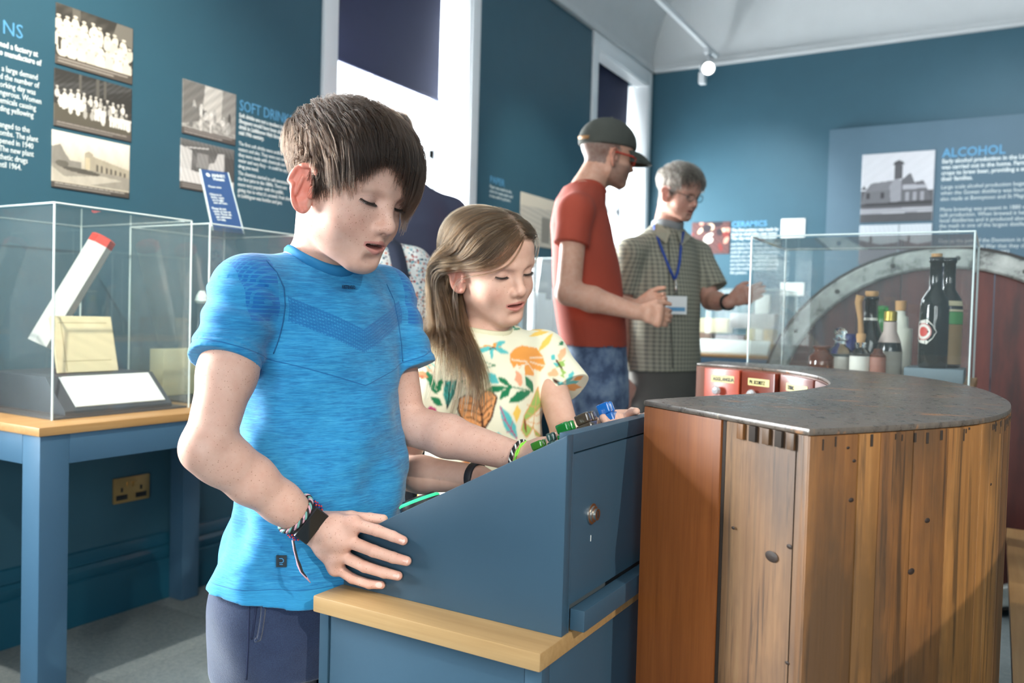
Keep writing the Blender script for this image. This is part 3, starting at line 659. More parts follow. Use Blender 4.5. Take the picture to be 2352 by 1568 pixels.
# top: varnished black-brown, worn through in places
t = NT('counter_top_worn'); v = t.coords((1, 1, 1)); wear = t.noise(t.coords((3.2, 9, 3)), 2.6, 7, .72, .3); fine = t.noise(v, 70, 5, .7); scr = t.noise(t.coords((8, 60, 8)), 3, 5, .7)
base = t.ramp(fine, [(.3, srgb('#453C34')), (.7, srgb('#675B50'))])
c = t.mix(t.ramp(wear, [(.585, 0.0), (.66, .95)]), base, srgb('#A06C40'))
c = t.mix(t.ramp(scr, [(.62, 0.0), (.70, .7)]), c, srgb('#8F7E66'))
t.set(Base_Color=c, Roughness=t.ramp(fine, [(.3, .22), (.75, .42)]), Specular_IOR_Level=.6); t.bump(t.math('ADD', fine, scr), .25, .002); M_ctop = t.m
M_orange = wood('painted_end_board', srgb('#733C14'), srgb('#8C4C1E'), srgb('#9D5A28'), 'z', 1.1, .5, .10)
M_pine = wood('bare_pine', srgb('#644329'), srgb('#7E593A'), srgb('#93704C'), 'z', 1.0, .6, .2, stains=srgb('#503A2A'))
M_pine2 = wood('stained_pine', srgb('#5A3618'), srgb('#734820'), srgb('#8B5C2E'), 'z', .9, .55, .2, stains=srgb('#4C341C'))
M_pine3 = wood('pale_pine', srgb('#6C451E'), srgb('#88592A'), srgb('#A0703C'), 'z', .9, .55, .2, stains=srgb('#604221'))
M_gap = paint('counter_shadow_gap', srgb('#2A1E14'), .8)  # dark brown of the joints, notches and core behind the staves
endF = [(-.4215, 1.100), (-.4205, 1.088), (-.412, 1.083)]
top_poly = [tuple(p) for p in outer]+[tuple(p) for p in inner]+endF[1:]
top = MB().prism(top_poly, 'z', ZCT-.0075, ZCT, .0022).build('counter_top', M_ctop, cnt, sharp=40)
# end boards facing the console
def quad_board(nm, a, b, thick, z0, z1, m, parent, bev=.0015, inw=None):
    a, b = Vector((*a, 0)), Vector((*b, 0)); d = (b-a).normalized(); n = Vector((-d.y, d.x, 0))
    if inw is not None and n.dot(inw) < 0: n = -n
    c, e = a+n*thick, b+n*thick
    return MB().hexa([(a.x, a.y, z0), (b.x, b.y, z0), (e.x, e.y, z0), (c.x, c.y, z0), (a.x, a.y, z1), (b.x, b.y, z1), (e.x, e.y, z1), (c.x, c.y, z1)], bev).build(nm, m, parent, sharp=30)
inw = Vector((.35, .8, 0))
Fc, Mc, Nc = (-.4205, 1.090), (-.2865, 1.0055), (-.170, .9245)
quad_board('end_board', Fc, (Mc[0]-.0015, Mc[1]+.001), .028, 0, ZCT-.0078, M_orange, cnt, .003, inw)
quad_board('corner_strip', (Mc[0]+.0008, Mc[1]+.0015), (-.2805, 1.0035), .024, 0, ZCT-.0078, M_gap, cnt, .001, inw)
quad_board('end_board', (-.2800, 1.0012), (-.1775, .930), .028, 0, ZCT-.0078, M_pine, cnt, .002, inw)
quad_board('end_board', (-.1767, .9294), (-.1702, .9249), .027, 0, ZCT-.0078, M_pine2, cnt, .001, inw)
# dovetail blocks below the top's near edge
for k, u in enumerate((.18, .36, .55, .72, .88)):
    p = Vector((-.2735+u*.096, .9967-u*.0667, 0)); d = Vector((.82, -.57, 0)); o = quad_board('dovetail', (p.x-.0045, p.y+.003), (p.x+.0045, p.y-.0035), .004, ZCT-.026, ZCT-.0078, M_gap if k % 2 else M_pine2, cnt, .0008, -inw)
# vertical staves round the outer curve
_d = np.gradient(outer, axis=0); _d /= np.linalg.norm(_d, axis=1, keepdims=True); outer_in = outer+np.stack([-_d[:, 1], _d[:, 0]], 1)*.019
seglen = np.r_[0, np.cumsum(np.hypot(*np.diff(outer, axis=0).T))]
def along(s): return np.array([np.interp(s, seglen, outer[:, 0]), np.interp(s, seglen, outer[:, 1])])
cuts = [.001, .074, .110, .168, .235, .318, .352, .420, .505, .600, .72, .84, .96, 1.10, 1.24, 1.40, 1.56, seglen[-1]-.002]
mats = [M_pine2, M_pine3, M_pine2, M_pine2, M_pine3, M_pine3, M_pine3, M_pine2, M_pine3]
MB().prism([tuple(p) for p in outer_in]+[tuple(p*.985+np.array([-.003, .02])) for p in outer_in[::-1]], 'z', 0, ZCT-.01).build('core', M_gap, cnt)
for k in range(len(cuts)-1):
    s0, s1 = cuts[k]+(.0010 if k % 2 else .0004), cuts[k+1]-(.0004 if k % 2 else .0010); m = max(2, int((s1-s0)/.02)+1); ss = np.linspace(s0, s1, m)
    po = [along(s) for s in ss]; pi = []
    for s in ss:
        d = along(min(s+.01, seglen[-1]))-along(max(s-.01, 0)); d /= np.linalg.norm(d); pi.append(along(s)+np.array([-d[1], d[0]])*.022)
    poly = [tuple(p) for p in po]+[tuple(p) for p in pi[::-1]]
    o = MB().prism(poly, 'z', 0, ZCT-.0078+random.uniform(-.0008, 0), .0009).build('stave', mats[k] if k < len(mats) else M_pine2, cnt, sharp=25)
# knots and nail holes standing in the planks
M_knot = wood('knot', srgb('#190F08'), srgb('#26170D'), srgb('#382314'), 'x', 4.0, .6, .2)
kn = [(1772, 1278, 0.0100), (1955, 1148, .0042), (2093, 1312, .0062), (1813, 1255, .0042), (1684, 1212, .0030), (1808, 1522, .0032), (1948, 1028, .0026), (1962, 1058, .0030), (2130, 1195, .0050), (2276, 1112, .0028)]
def counter_hit(x, y):
    r = ray(x, y); best = None
    segs = [(np.array(Fc), np.array(Nc))]+[(outer[i], outer[i+1]) for i in range(len(outer)-1)]
    for a, b in segs:
        A = np.array([[r[0], a[0]-b[0]], [r[1], a[1]-b[1]]])
        if abs(np.linalg.det(A)) < 1e-9: continue
        s, u = np.linalg.solve(A, a)
        if s > .1 and -.02 <= u <= 1.02 and (best is None or s < best[0]):
            d = b-a; n = np.array([d[1], -d[0]])/np.linalg.norm(d); best = (s, CAM+r*s, n)
    return best[1], best[2]
for x, y, rad in kn:
    p, n = counter_hit(x, y); n = n if n[1] < .3 else -n
    q = MB().lathe([(0, .0004), (rad*.9, .0004), (rad, .0000)], (0, 0, 0), 18, (n[0], n[1], 0)).build('knot', M_knot, cnt, sharp=60)
    q.data.transform(Matrix.Translation(p) @ Matrix.Diagonal((1, 1, .62, 1)))
# chipped and splintered places along the top edge
gch = np.random.default_rng(21)
for k in range(34):
    s_ = gch.uniform(.01, .62); w_ = gch.uniform(.0015, .0055); a, b = along(s_), along(s_+w_); d = (b-a)/np.linalg.norm(b-a); n_ = np.array([d[1], -d[0]]); zt = ZCT-.0078-gch.uniform(0, .004); hh = gch.uniform(.003, .016)
    P0 = [a+n_*.0006, b+n_*.0006, b-n_*.003, a-n_*.003]; MB().hexa([(*p, zt-hh) for p in P0]+[(*p, zt) for p in P0], .0004).build('chip', M_gap, cnt)
# inner side wall and back end
ip = [tuple(p) for p in inner]; MB().prism(ip+[(p[0]+(.02 if 1 else 0), p[1]+.004) for p in ip[::-1]], 'z', 0, ZCT-.0078).build('inner_wall', paint('counter_inner', srgb('#6B3A22'), .4), cnt)
# label drawers on the inner face of the far arm
M_dred = paint('drawer_red', srgb('#A8442C'), .28, .08); M_dred2 = paint('drawer_brown', srgb('#6E2F20'), .28, .08); M_lab = paint('drawer_label', srgb('#D8C98A'), .5, .05)
t = NT('crystal_knob'); t.set(Base_Color=(.85, .87, .9, 1), Roughness=.05, Transmission_Weight=.45, Metallic=.25, IOR=1.5, Coat_Weight=1.0); M_knob = t.m
def drawer(pa, pb, z0, z1, m, word):
    a, b = np.array(pa), np.array(pb); d = (b-a)/np.linalg.norm(b-a); n = np.array([d[1], -d[0]]); W = np.linalg.norm(b-a)
    o = quad_board('drawer', tuple(a), tuple(b), .020, z0, z1, m, cnt, .003, Vector((-n[0], -n[1], 0)))
    c = (a+b)/2; zl = z1-.026
    f = lambda u, dz, off: (a[0]+d[0]*W*u+n[0]*off, a[1]+d[1]*W*u+n[1]*off, zl+dz)
    MB().hexa([f(.22, -.009, .0002), f(.86, -.009, .0002), f(.86, -.009, .0012), f(.22, -.009, .0012), f(.22, .009, .0002), f(.86, .009, .0002), f(.86, .009, .0012), f(.22, .009, .0012)]).build('label_plate', M_lab, o)
    text('label_text', word, f(.27, -.005, .0014), (d[0], d[1], 0), (0, 0, 1), .013, M_black, o, sx=.72, bold=.0004)
    kp = f(.45, -.030, 0)
    MB().lathe([(.004, 0), (.004, .006), (.011, .009), (.0125, .016), (.009, .022), (0, .023)], kp, 8, (n[0], n[1], 0)).build('glass_knob', M_knob, o)
# four drawers, placed just proud of the inner wall, tilted round the curve
dpx = [(1617, 1698, 2.30, 2.29, M_dred, 'AGGL.ANGLIA'), (1703, 1779, 2.275, 2.24, M_dred2, 'PV. SCORITZ'), (1792, 1868, 2.19, 2.09, M_dred2, 'T.PRINC'), (1872, 1900, 2.06, 1.90, M_dred2, 'RAD.')]
def inner_hit(x, y):
    r = ray(x, y); best = None
    for a, b in zip(inner[:-1], inner[1:]):
        A = np.array([[r[0], a[0]-b[0]], [r[1], a[1]-b[1]]])
        if abs(np.linalg.det(A)) < 1e-9: continue
        s_, u = np.linalg.solve(A, a)
        if s_ > .1 and -.05 <= u <= 1.05 and (best is None or s_ > best): best = s_
    return CAM+r*(best-.026)
for xa, xb, da, db, mm, wd in dpx:
    A, B = inner_hit(xa, 870), inner_hit(xb, 870)
    drawer(A[:2], B[:2], .78, .980, mm, wd)
# ================================================================== bottle case behind the counter
table('plinth_table', -.66, -.050, 2.405, 2.90, .955, 'blue table with oak top carrying the bottle case', group='blue display tables')
acrylic_case('acrylic_case', -.622, -.0605, 2.42, 2.86, .9555, 1.35, 'clear acrylic case full of old bottles behind the counter')
def tinted(name, c):
    t = NT(name); t.set(Base_Color=(*c, 1), Roughness=.06, Transmission_Weight=.55, IOR=1.45, Coat_Weight=.5); return t.m
M_amber = tinted('amber_glass', (.20, .05, .015)); M_cobalt = tinted('cobalt_glass', (.02, .03, .25)); M_green = tinted('green_glass', (.05, .35, .06))
M_dkglass = paint('dark_bottle_glass', (.010, .014, .012), .08, .1); M_cork = paint('cork', srgb('#B98D5E'), .8, .15); M_stone = paint('stoneware', srgb('#D9D6C8'), .3, .04); M_foil = paint('gold_foil', srgb('#B09A45'), .35, .1, 0, 300, .7)
M_lwhite = paint('bottle_label', srgb('#D9D6CC'), .6, .05); M_lbrown = paint('brown_label', srgb('#A08058'), .6, .08); M_lgrey = paint('grey_label', srgb('#9A958A'), .6, .08)
def bpx(x, Y): return on_y(x, 840, Y)[0]
zb = .9555
TOPS = dict(amber_jar=793, stoppered_bottle=752, cobalt_bottle=766, labelled_bottle=765, champagne_bottle=668, green_bottle=702, foil_bottle=714, stoneware_bottle=690, brown_label_bottle=800, dark_bottle=582, green_label_bottle=592, cobalt_wine_bottle=612)
def simple(name, x, Y, prof, m, label, parts=(), n=24):
    top = max([h for _, h in prof]+[h for _, pr, _ in parts for _, h in pr]); k = (on_y(x, TOPS[name], Y)[2]-zb)/top; kr = 1.18 if zb < .97 else 1.0
    sc = lambda pr: [(r_*kr, h*k) for r_, h in pr]
    return bottle(name, (bpx(x, Y), Y, zb), sc(prof), m, label, n=n, parts=[(a, sc(b), c) for a, b, c in parts])
simple('amber_jar', 1886, 2.56, [(.026, 0), (.030, .006), (.030, .075), (.020, .092), (.018, .096), (.018, .108), (.022, .111), (.022, .120), (.017, .121)], M_amber, 'squat amber glass jar at the end of the bottle row')
simple('stoppered_bottle', 1928, 2.60, [(.024, 0), (.027, .005), (.027, .085), (.013, .102), (.012, .118), (.017, .121), (.017, .126)], M_bglass, 'clear stoppered medicine bottle with a small white label', [('stopper', [(.011, .1262), (.012, .140), (.016, .147), (.012, .160), (.0, .163)], M_bglass), ('label_band', [(.0275, .02), (.0275, .065)], M_lwhite)])
simple('cobalt_bottle', 1952, 2.68, [(.020, 0), (.022, .005), (.022, .085), (.012, .10), (.011, .112), (.014, .115), (.014, .14), (.0, .141)], M_cobalt, 'small cobalt blue bottle half hidden behind the stoppered one')
simple('labelled_bottle', 1975, 2.50, [(.022, 0), (.023, .004), (.023, .088), (.012, .105), (.011, .12), (.013, .122), (.013, .128)], M_bglass, 'small bottle with a large white paper label and loose cork', [('label_band', [(.0236, .008), (.0236, .08)], M_lwhite), ('cork_stopper', [(.009, .1282), (.011, .150), (.010, .160), (0, .161)], M_cork)])
simple('champagne_bottle', 1996, 2.62, [(.030, 0), (.033, .006), (.033, .13), (.028, .16), (.0155, .215), (.0145, .285), (.017, .287), (.017, .30), (.014, .302)], M_dkglass, 'dark champagne style bottle with wired cork and white neck band', [('neck_band', [(.0163, .205), (.0158, .222)], M_lwhite), ('cork_stopper', [(.013, .3022), (.016, .312), (.015, .322), (0, .323)], M_cork)])
tag(MB().tube([(bpx(1978, 2.585), 2.585, 1.035), (bpx(1972, 2.585), 2.585, 1.12), (bpx(1966, 2.585), 2.585, 1.17), (bpx(1970, 2.585), 2.585, 1.19)], [.010, .007, .010, .012], 10).build('carved_stopper', M_cork, smooth=True), 'pale wooden stopper leaning on the champagne style bottle', 'stopper')
simple('green_bottle', 2022, 2.74, [(.021, 0), (.023, .005), (.023, .13), (.013, .16), (.011, .20), (.014, .202), (.014, .215), (.010, .216)], M_green, 'bright green glass bottle at the back of the case')
simple('foil_bottle', 2041, 2.56, [(.026, 0), (.028, .006), (.028, .09), (.024, .115), (.014, .145), (.013, .19), (.0, .191)], M_dkglass, 'brown bottle with gold foil neck and grey label', [('foil_cap', [(.0145, .178), (.0145, .205), (.012, .208), (0, .208)], M_foil), ('neck_label', [(.0255, .112), (.0152, .146), (.0150, .175)], paint('neck_label_rose', srgb('#B7A59C'), .6)), ('label_band', [(.0286, .012), (.0286, .085)], M_lgrey)])
simple('stoneware_bottle', 2063, 2.66, [(.026, 0), (.029, .005), (.029, .150), (.020, .152), (.018, .185), (.012, .19), (.011, .205)], M_stone, 'white stoneware bottle with a cork stopper', [('cork_stopper', [(.012, .2052), (.013, .235), (0, .236)], M_cork)])
simple('brown_label_bottle', 2015, 2.50, [(.017, 0), (.018, .004), (.018, .07), (.010, .082), (.009, .09), (0, .091)], M_amber, 'low bottle with a brown label in front of the dark bottle', [('label_band', [(.0186, .006), (.0186, .066)], paint('pinkish_label', srgb('#9A6656'), .6, .05))])
bl = box('grey_block', bpx(2076, 2.50), bpx(2214, 2.50), 2.50, 2.68, zb, .993, M_grey); tag(bl, 'grey painted block raising the largest bottles', 'plinth')
zb = .9935
def wine(name, x, Y, m, label, parts): return simple(name, x, Y, [(.034, 0), (.037, .006), (.037, .165), (.033, .19), (.0165, .218), (.0155, .29), (.018, .292), (.018, .305), (.015, .306)], m, label, parts)
wb = wine('dark_bottle', 2141, 2.555, M_dkglass, 'tall nearly black bottle with a round red and white label', [('cork_stopper', [(.013, .3062), (.014, .315), (0, .316)], M_cork)])
bxp = bpx(2141, 2.555)
for nm, k, m in (('round_label', .032, paint('label_white', srgb('#E0DAD0'), .5)), ('label_ring', .0235, paint('label_rose', srgb('#C9807A'), .5)), ('label_field', .0205, paint('label_white2', srgb('#E3DDD4'), .5)), ('label_centre', .0135, paint('label_red', srgb('#C8463C'), .5))):
    # a patch wrapped on the bottle wall
    V, Fc_ = [], []; N = 20; off = {'round_label': .0003, 'label_ring': .0006, 'label_field': .0009, 'label_centre': .0012}[nm]
    V.append((0, 0))
    for i in range(N): V.append((k*math.cos(2*math.pi*i/N)*(1.12 if nm == 'round_label' and i % 4 == 0 else 1), k*math.sin(2*math.pi*i/N)*(1.12 if nm == 'round_label' and i % 4 == 0 else 1)))
    R = .037+off; P = [(bxp+R*math.sin((u-.026)/R), 2.555-R*math.cos((u-.026)/R), .9935+.098+v) for u, v in V]
    mesh_np(nm, P, [(0, i+1, (i+1) % N+1) for i in range(N)], m, wb)
wine('green_label_bottle', 2172, 2.63, M_dkglass, 'tall bottle with cream and green label behind the dark one', [('label_band', [(.0375, .01), (.0375, .12)], M_lbrown), ('green_band', [(.0376, .121), (.0376, .155)], paint('label_green', srgb('#4F9A52'), .5)), ('cream_band', [(.0376, .156), (.0345, .185)], M_cream)])
wine('cobalt_wine_bottle', 2150, 2.72, M_cobalt, 'tall cobalt blue bottle at the back of the block', [])

# ================================================================== great drum end behind the case
wc = at(2159, 983, 3.30); wr = 411.3*3.30/FPX*1.0; wy = wc[1]
drum = empty('iron_bound_drum', (wc[0], wy, 0), 'huge round dark red drum end with a riveted whitish iron ring', 'drum')
t = NT('drum_red'); v = t.coords((6, 1, 1.2)); n1 = t.noise(v, 2.5, 6, .6)
t.set(Base_Color=t.ramp(n1, [(.3, srgb('#3A1712')), (.5, srgb('#58231B')), (.75, srgb('#6C2F24'))]), Roughness=.45); t.bump(n1, .2, .003); M_drum = t.m
t = NT('worn_iron'); v = t.coords(); n1 = t.noise(v, 14, 7, .65)
t.set(Base_Color=t.ramp(n1, [(.36, srgb('#5D5F5C')), (.46, srgb('#A3A6A0')), (.7, srgb('#C4C7C0'))]), Roughness=.55, Metallic=.1); t.bump(n1, .2, .003); M_iron = t.m
cz = wc[2]
# boards of the drum end, each with its own edges
nb = 8; bwid = 2*(wr-.05)/nb
for k in range(nb):
    x0, x1 = -(wr-.05)+k*bwid+.0015, -(wr-.05)+(k+1)*bwid-.0015; Rr = wr-.05; pts = []
    xs_ = np.linspace(x0, x1, 7); up_ = [(wc[0]+x, cz+math.sqrt(max(Rr*Rr-x*x, 1e-6))) for x in xs_]; dn_ = [(wc[0]+x, max(.002, cz-math.sqrt(max(Rr*Rr-x*x, 1e-6)))) for x in xs_[::-1]]
    MB().prism(up_+dn_, 'y', wy+.03, wy+.06).build('drum_board', M_drum, drum)
ringm = MB(); 
N = 64; b = bmesh.new(); prof = [(wr-.075, .03), (wr-.075, -.005), (wr-.068, -.012), (wr-.006, -.012), (wr, -.005), (wr, .10), (wr-.012, .10)]
rings = [[b.verts.new((wc[0]+r_*math.cos(2*math.pi*i/N), wy+h_, cz+r_*math.sin(2*math.pi*i/N))) for i in range(N)] for r_, h_ in prof]
for k in range(len(rings)-1):
    for i in range(N): b.faces.new((rings[k][i], rings[k][(i+1) % N], rings[k+1][(i+1) % N], rings[k+1][i]))
bmesh.ops.recalc_face_normals(b, faces=b.faces[:]); ringm._merge(b); ringm.build('iron_ring', M_iron, drum, sharp=40)
MB().lathe([(wr+.001, 0), (wr+.012, .0), (wr+.012, .5), (wr-.02, .5)], (wc[0], wy-.004, cz), 64, (0, 1, 0), cap=False).build('drum_wall', paint('drum_rim', srgb('#2B2622'), .5), drum, sharp=40)
for k in range(18):
    a = 2*math.pi*k/18+.12; MB().lathe([(.010, 0), (.009, .006), (.004, .010), (0, .0105)], (wc[0]+(wr-.038)*math.cos(a), wy-.0125, cz+(wr-.038)*math.sin(a)), 10, (0, -1, 0)).build('rivet', paint('rivet', srgb('#4A4A46'), .5) if k == 0 else bpy.data.materials['rivet'], drum, smooth=True)
# low oak-topped bench to the right of the counter
bn = empty('display_bench', (.6, 2.3, 0), 'low bench with pale oak top at the frame edge beyond the counter', 'bench')
box('bench_top', .045, 1.3, 1.55, 3.0, .46, .49, M_oaky, bn); box('bench_body', .08, 1.28, 1.58, 2.97, 0, .46, paint('bench_dark', srgb('#1E3C48'), .6), bn)
bn2 = empty('display_bench', (.6, 3.9, 0), 'second oak-topped bench beside the drum', 'bench')
box('bench_top', .56, 1.6, 3.2, 4.6, .57, .60, M_oaky, bn2); box('bench_body', .6, 1.58, 3.22, 4.55, 0, .57, M_grey, bn2)

# ================================================================== far wall: hanging board, prints, display on a table
hb = empty('hanging_board', (-.2, YF-.06, .6), 'large grey-blue exhibition board headed ALCOHOL on the far wall', 'exhibition board')
box('board', -1.204, 1.45, YF-.05, YF-.012, .75, 2.634, paint('board_blue', srgb('#4F6A7A'), .6, .03), hb, .002)
yb_ = YF-.0505
def ph_distill(U, V, C):
    C[:] = (.62, .62, .65); C *= (1+.04*soft_noise(U, V, 2, 31))[:, None]
    D = lambda k: (k, k, k*1.08)
    p_poly(U, V, C, [(.0, .48), (.04, .54), (.08, .48)], D(.08)); p_poly(U, V, C, [(0, .2), (0, .46), (1, .44), (1, .2)], D(.10))
    p_poly(U, V, C, [(.06, .46), (.14, .57), (.44, .60), (.5, .50), (.5, .42), (.06, .42)], D(.19)); p_poly(U, V, C, [(.0, .26), (.05, .44), (.46, .47), (.46, .26)], D(.16))
    for x in (.08, .28): p_poly(U, V, C, [(x, .34), (x+.05, .34), (x+.05, .43), (x, .43)], D(.05))
    p_poly(U, V, C, [(.42, .28), (.40, .52), (.47, .63), (.56, .60), (.60, .30)], D(.30)); p_poly(U, V, C, [(.455, .62), (.575, .62), (.565, .82), (.46, .82)], D(.09)); p_poly(U, V, C, [(.44, .82), (.59, .82), (.58, .86), (.52, .89), (.45, .86)], D(.07))
    p_poly(U, V, C, [(.56, .60), (.68, .70), (.74, .56), (.86, .58), (.94, .40), (.98, .28), (.56, .28)], D(.13)); p_poly(U, V, C, [(.58, .46), (.9, .47), (.9, .52), (.58, .53)], D(.4))
    for x in (.62, .72, .82): p_poly(U, V, C, [(x, .30), (x+.05, .30), (x+.05, .42), (x, .42)], D(.32))
    p_poly(U, V, C, [(0, .24), (1, .24), (1, .30), (0, .27)], D(.05)); p_poly(U, V, C, [(0, .12), (1, .14), (1, .19), (0, .20)], D(.36)); p_poly(U, V, C, [(0, 0), (1, 0), (1, .13), (0, .12)], D(.09))
    C *= (1+.05*soft_noise(U, V, 14, 33))[:, None]
print_sheet('board_photograph', (-.955, yb_, 1.90), RX, UZ, .50, .52, 100, 104, ph_distill, M_print, hb, .004, (0, -1, 0))
def ph_low(U, V, C):
    C[:] = (.6, .64, .68); p_poly(U, V, C, [(0, 0), (1, 0), (1, .55), (.55, .5), (0, .62)], (.16, .15, .17)); p_ell(U, V, C, .3, .62, .04, .1, 0, (.1, .1, .1)); C *= (1+.15*soft_noise(U, V, 8, 36))[:, None]
print_sheet('board_photograph', (-.955, yb_, 1.58), RX, UZ, .275, .30, 60, 60, ph_low, M_print, hb, .004, (0, -1, 0))
print_sheet('board_photograph', (-.675, yb_, 1.58), RX, UZ, .22, .30, 60, 60, ph_low, M_print, hb, .004, (0, -1, 0))
def btext(nm, b_, x, z, s, m, **k): return text(nm, b_, (x, yb_-.001, z), RX, UZ, s, m, hb, **k)
btext('heading', 'ALCOHOL', -.408, 2.362, .092, M_tblue, bold=.0012, sx=.92)
btext('paragraph', 'Early alcohol production in the Linlithgow area\nwas carried out in the home. Farmers often used\ncrops to brew beer, providing a safe drink for\ntheir families.', -.408, 2.318, .042, M_twhite, bold=.0012, space=1.02, sx=.9)
btext('paragraph', 'Large scale alcohol production began in the 17th\nwhen the Gowan distillery was founded. Spirits were\nalso made at Bonnytoun and St Magdalene.', -.408, 2.13, .040, M_twhite, space=1.08, sx=.9)
btext('paragraph', 'More brewing was present in 1880 with the\nsoft production. When brewed it helped to feed the\nlocal distilleries and it produced about 4 thousand\nthe mash in one of the largest distilleries in\nScotland.', -.408, 1.965, .040, M_twhite, space=1.0, sx=.9)
btext('paragraph', 'Due to the part of the Dominion in the 1880s\nand the First World War that they closed\nand ceased at the plant in 1983.', -.408, 1.735, .040, M_twhite, space=1.08, sx=.9)
def ph_craft(U, V, C):
    C[:] = srgb('#5A3A38'); g = np.random.default_rng(12); C *= (1+.4*soft_noise(U, V, 6, 40))[:, None]
    for k in range(16): p_ell(U, V, C, g.uniform(0, 1), g.uniform(.2, 1), g.uniform(.04, .14), g.uniform(.04, .12), g.uniform(0, 3), [srgb('#C98F7C'), srgb('#E6C9A8'), srgb('#7A2E2A'), srgb('#D9D2C4'), srgb('#2A2228')][k % 5])
tag(print_sheet('wall_photograph', (-2.303, YF, 1.68), RX, UZ, .33, .27, 60, 50, ph_craft, M_print, None, .004, (0, -1, 0)), 'reddish colour photograph beside the grey-haired man', 'photograph')
r = empty('wall_text', (-1.96, YF, 1.5), 'light blue CERAMICS heading over white lines on the far wall', 'wall text')
text('heading', 'CERAMICS', (-1.962, YF-.001, 1.905), RX, UZ, .062, M_tblue, r, bold=.0006)
text('paragraph', 'The first pottery was made by\nhand at small kilns near town.\nThe clay was dug in the fields', (-1.962, YF-.001, 1.865), RX, UZ, .034, M_twhite, r, bold=.0008, sx=.92)
text('paragraph', 'and fired in the bottle ovens. Jars\nand plates from these kilns were\nsold all over the country and the\nsherds are still found in gardens\naround the town. Several pieces\nare shown here, with the moulds\nand the tools that were used by\nthe potters.', (-1.962, YF-.001, 1.75), RX, UZ, .034, M_twhite, r, sx=.88)
for x0, x1, z0, z1, lb in ((-1.558, -1.37, 1.80, 1.955, 'white square card high on the far wall by the board'), (-1.545, -1.36, 1.335, 1.44, 'white oblong card lower on the far wall by the board')):
    tag(box('wall_card', x0, x1, YF-.006, YF, z0, z1, M_card, bev=.001), lb, 'label card')
table('display_table', -2.45, -1.30, 6.28, 6.92, .86, 'oak-topped blue table against the far wall', group='blue display tables')
c3 = acrylic_case('acrylic_case', -2.35, -1.40, 6.36, 6.90, .8605, 1.36, 'acrylic case of books and boxes against the far wall')
lsx = empty('label_ledge', (-1.85, 6.42, .861), 'long sloping white label ledge in the far case', 'label ledge')
MB().prism([(6.40, .861), (6.50, .861), (6.50, .97), (6.48, .97), (6.40, .875)], 'x', -2.30, -1.50, .002).build('ledge_body', M_card, lsx, sharp=30)
for x0, x1, y0, y1, z0, z1, m, lb in ((-2.10, -1.85, 6.55, 6.70, 1.02, 1.135, M_cream, 'cream box on top of the brown book in the far case'), (-2.15, -1.98, 6.55, 6.72, .861, 1.018, paint('brown_book', srgb('#8A6A58'), .6), 'brown book lying under the cream box'), (-1.95, -1.72, 6.56, 6.72, .861, 1.005, paint('pinkish_grey_box', srgb('#A39A9C'), .6), 'pinkish grey box in the middle of the far case'), (-1.845, -1.50, 6.60, 6.78, 1.062, 1.18, paint('pale_grey_box', srgb('#B9BABA'), .6), 'long pale grey box across the books'), (-1.70, -1.64, 6.56, 6.74, .861, 1.06, M_cream, 'cream book standing in the far case, first of three'), (-1.635, -1.575, 6.56, 6.74, .861, 1.06, M_lwhite, 'white book standing between the cream and tan ones'), (-1.57, -1.50, 6.56, 6.74, .861, 1.06, paint('tan_book', srgb('#C2A77A'), .6), 'tan book standing at the end of the far case')):
    tag(box('book' if 'book' in lb else 'box', x0, x1, y0, y1, z0, z1, m, bev=.003), lb, 'book' if 'book' in lb else 'box')
tag(box('panel', -1.66, -1.55, 6.62, 6.66, 1.1805, 1.33, M_card, bev=.002), 'white upright card standing on the grey box', 'label card')
# unseen block added right of the counter, shaped so its edge throws the slanting shadow
pl = empty('tall_plinth', (.78, 1.0, 0), 'tall grey-blue plinth standing beside the curved counter', 'plinth')
box('plinth_body', .46, 1.05, .62, 1.42, 0, 1.16, M_grey, pl, .003); box('plinth_top', .45, 1.06, .61, 1.43, 1.16, 1.20, M_oaky, pl, .003)
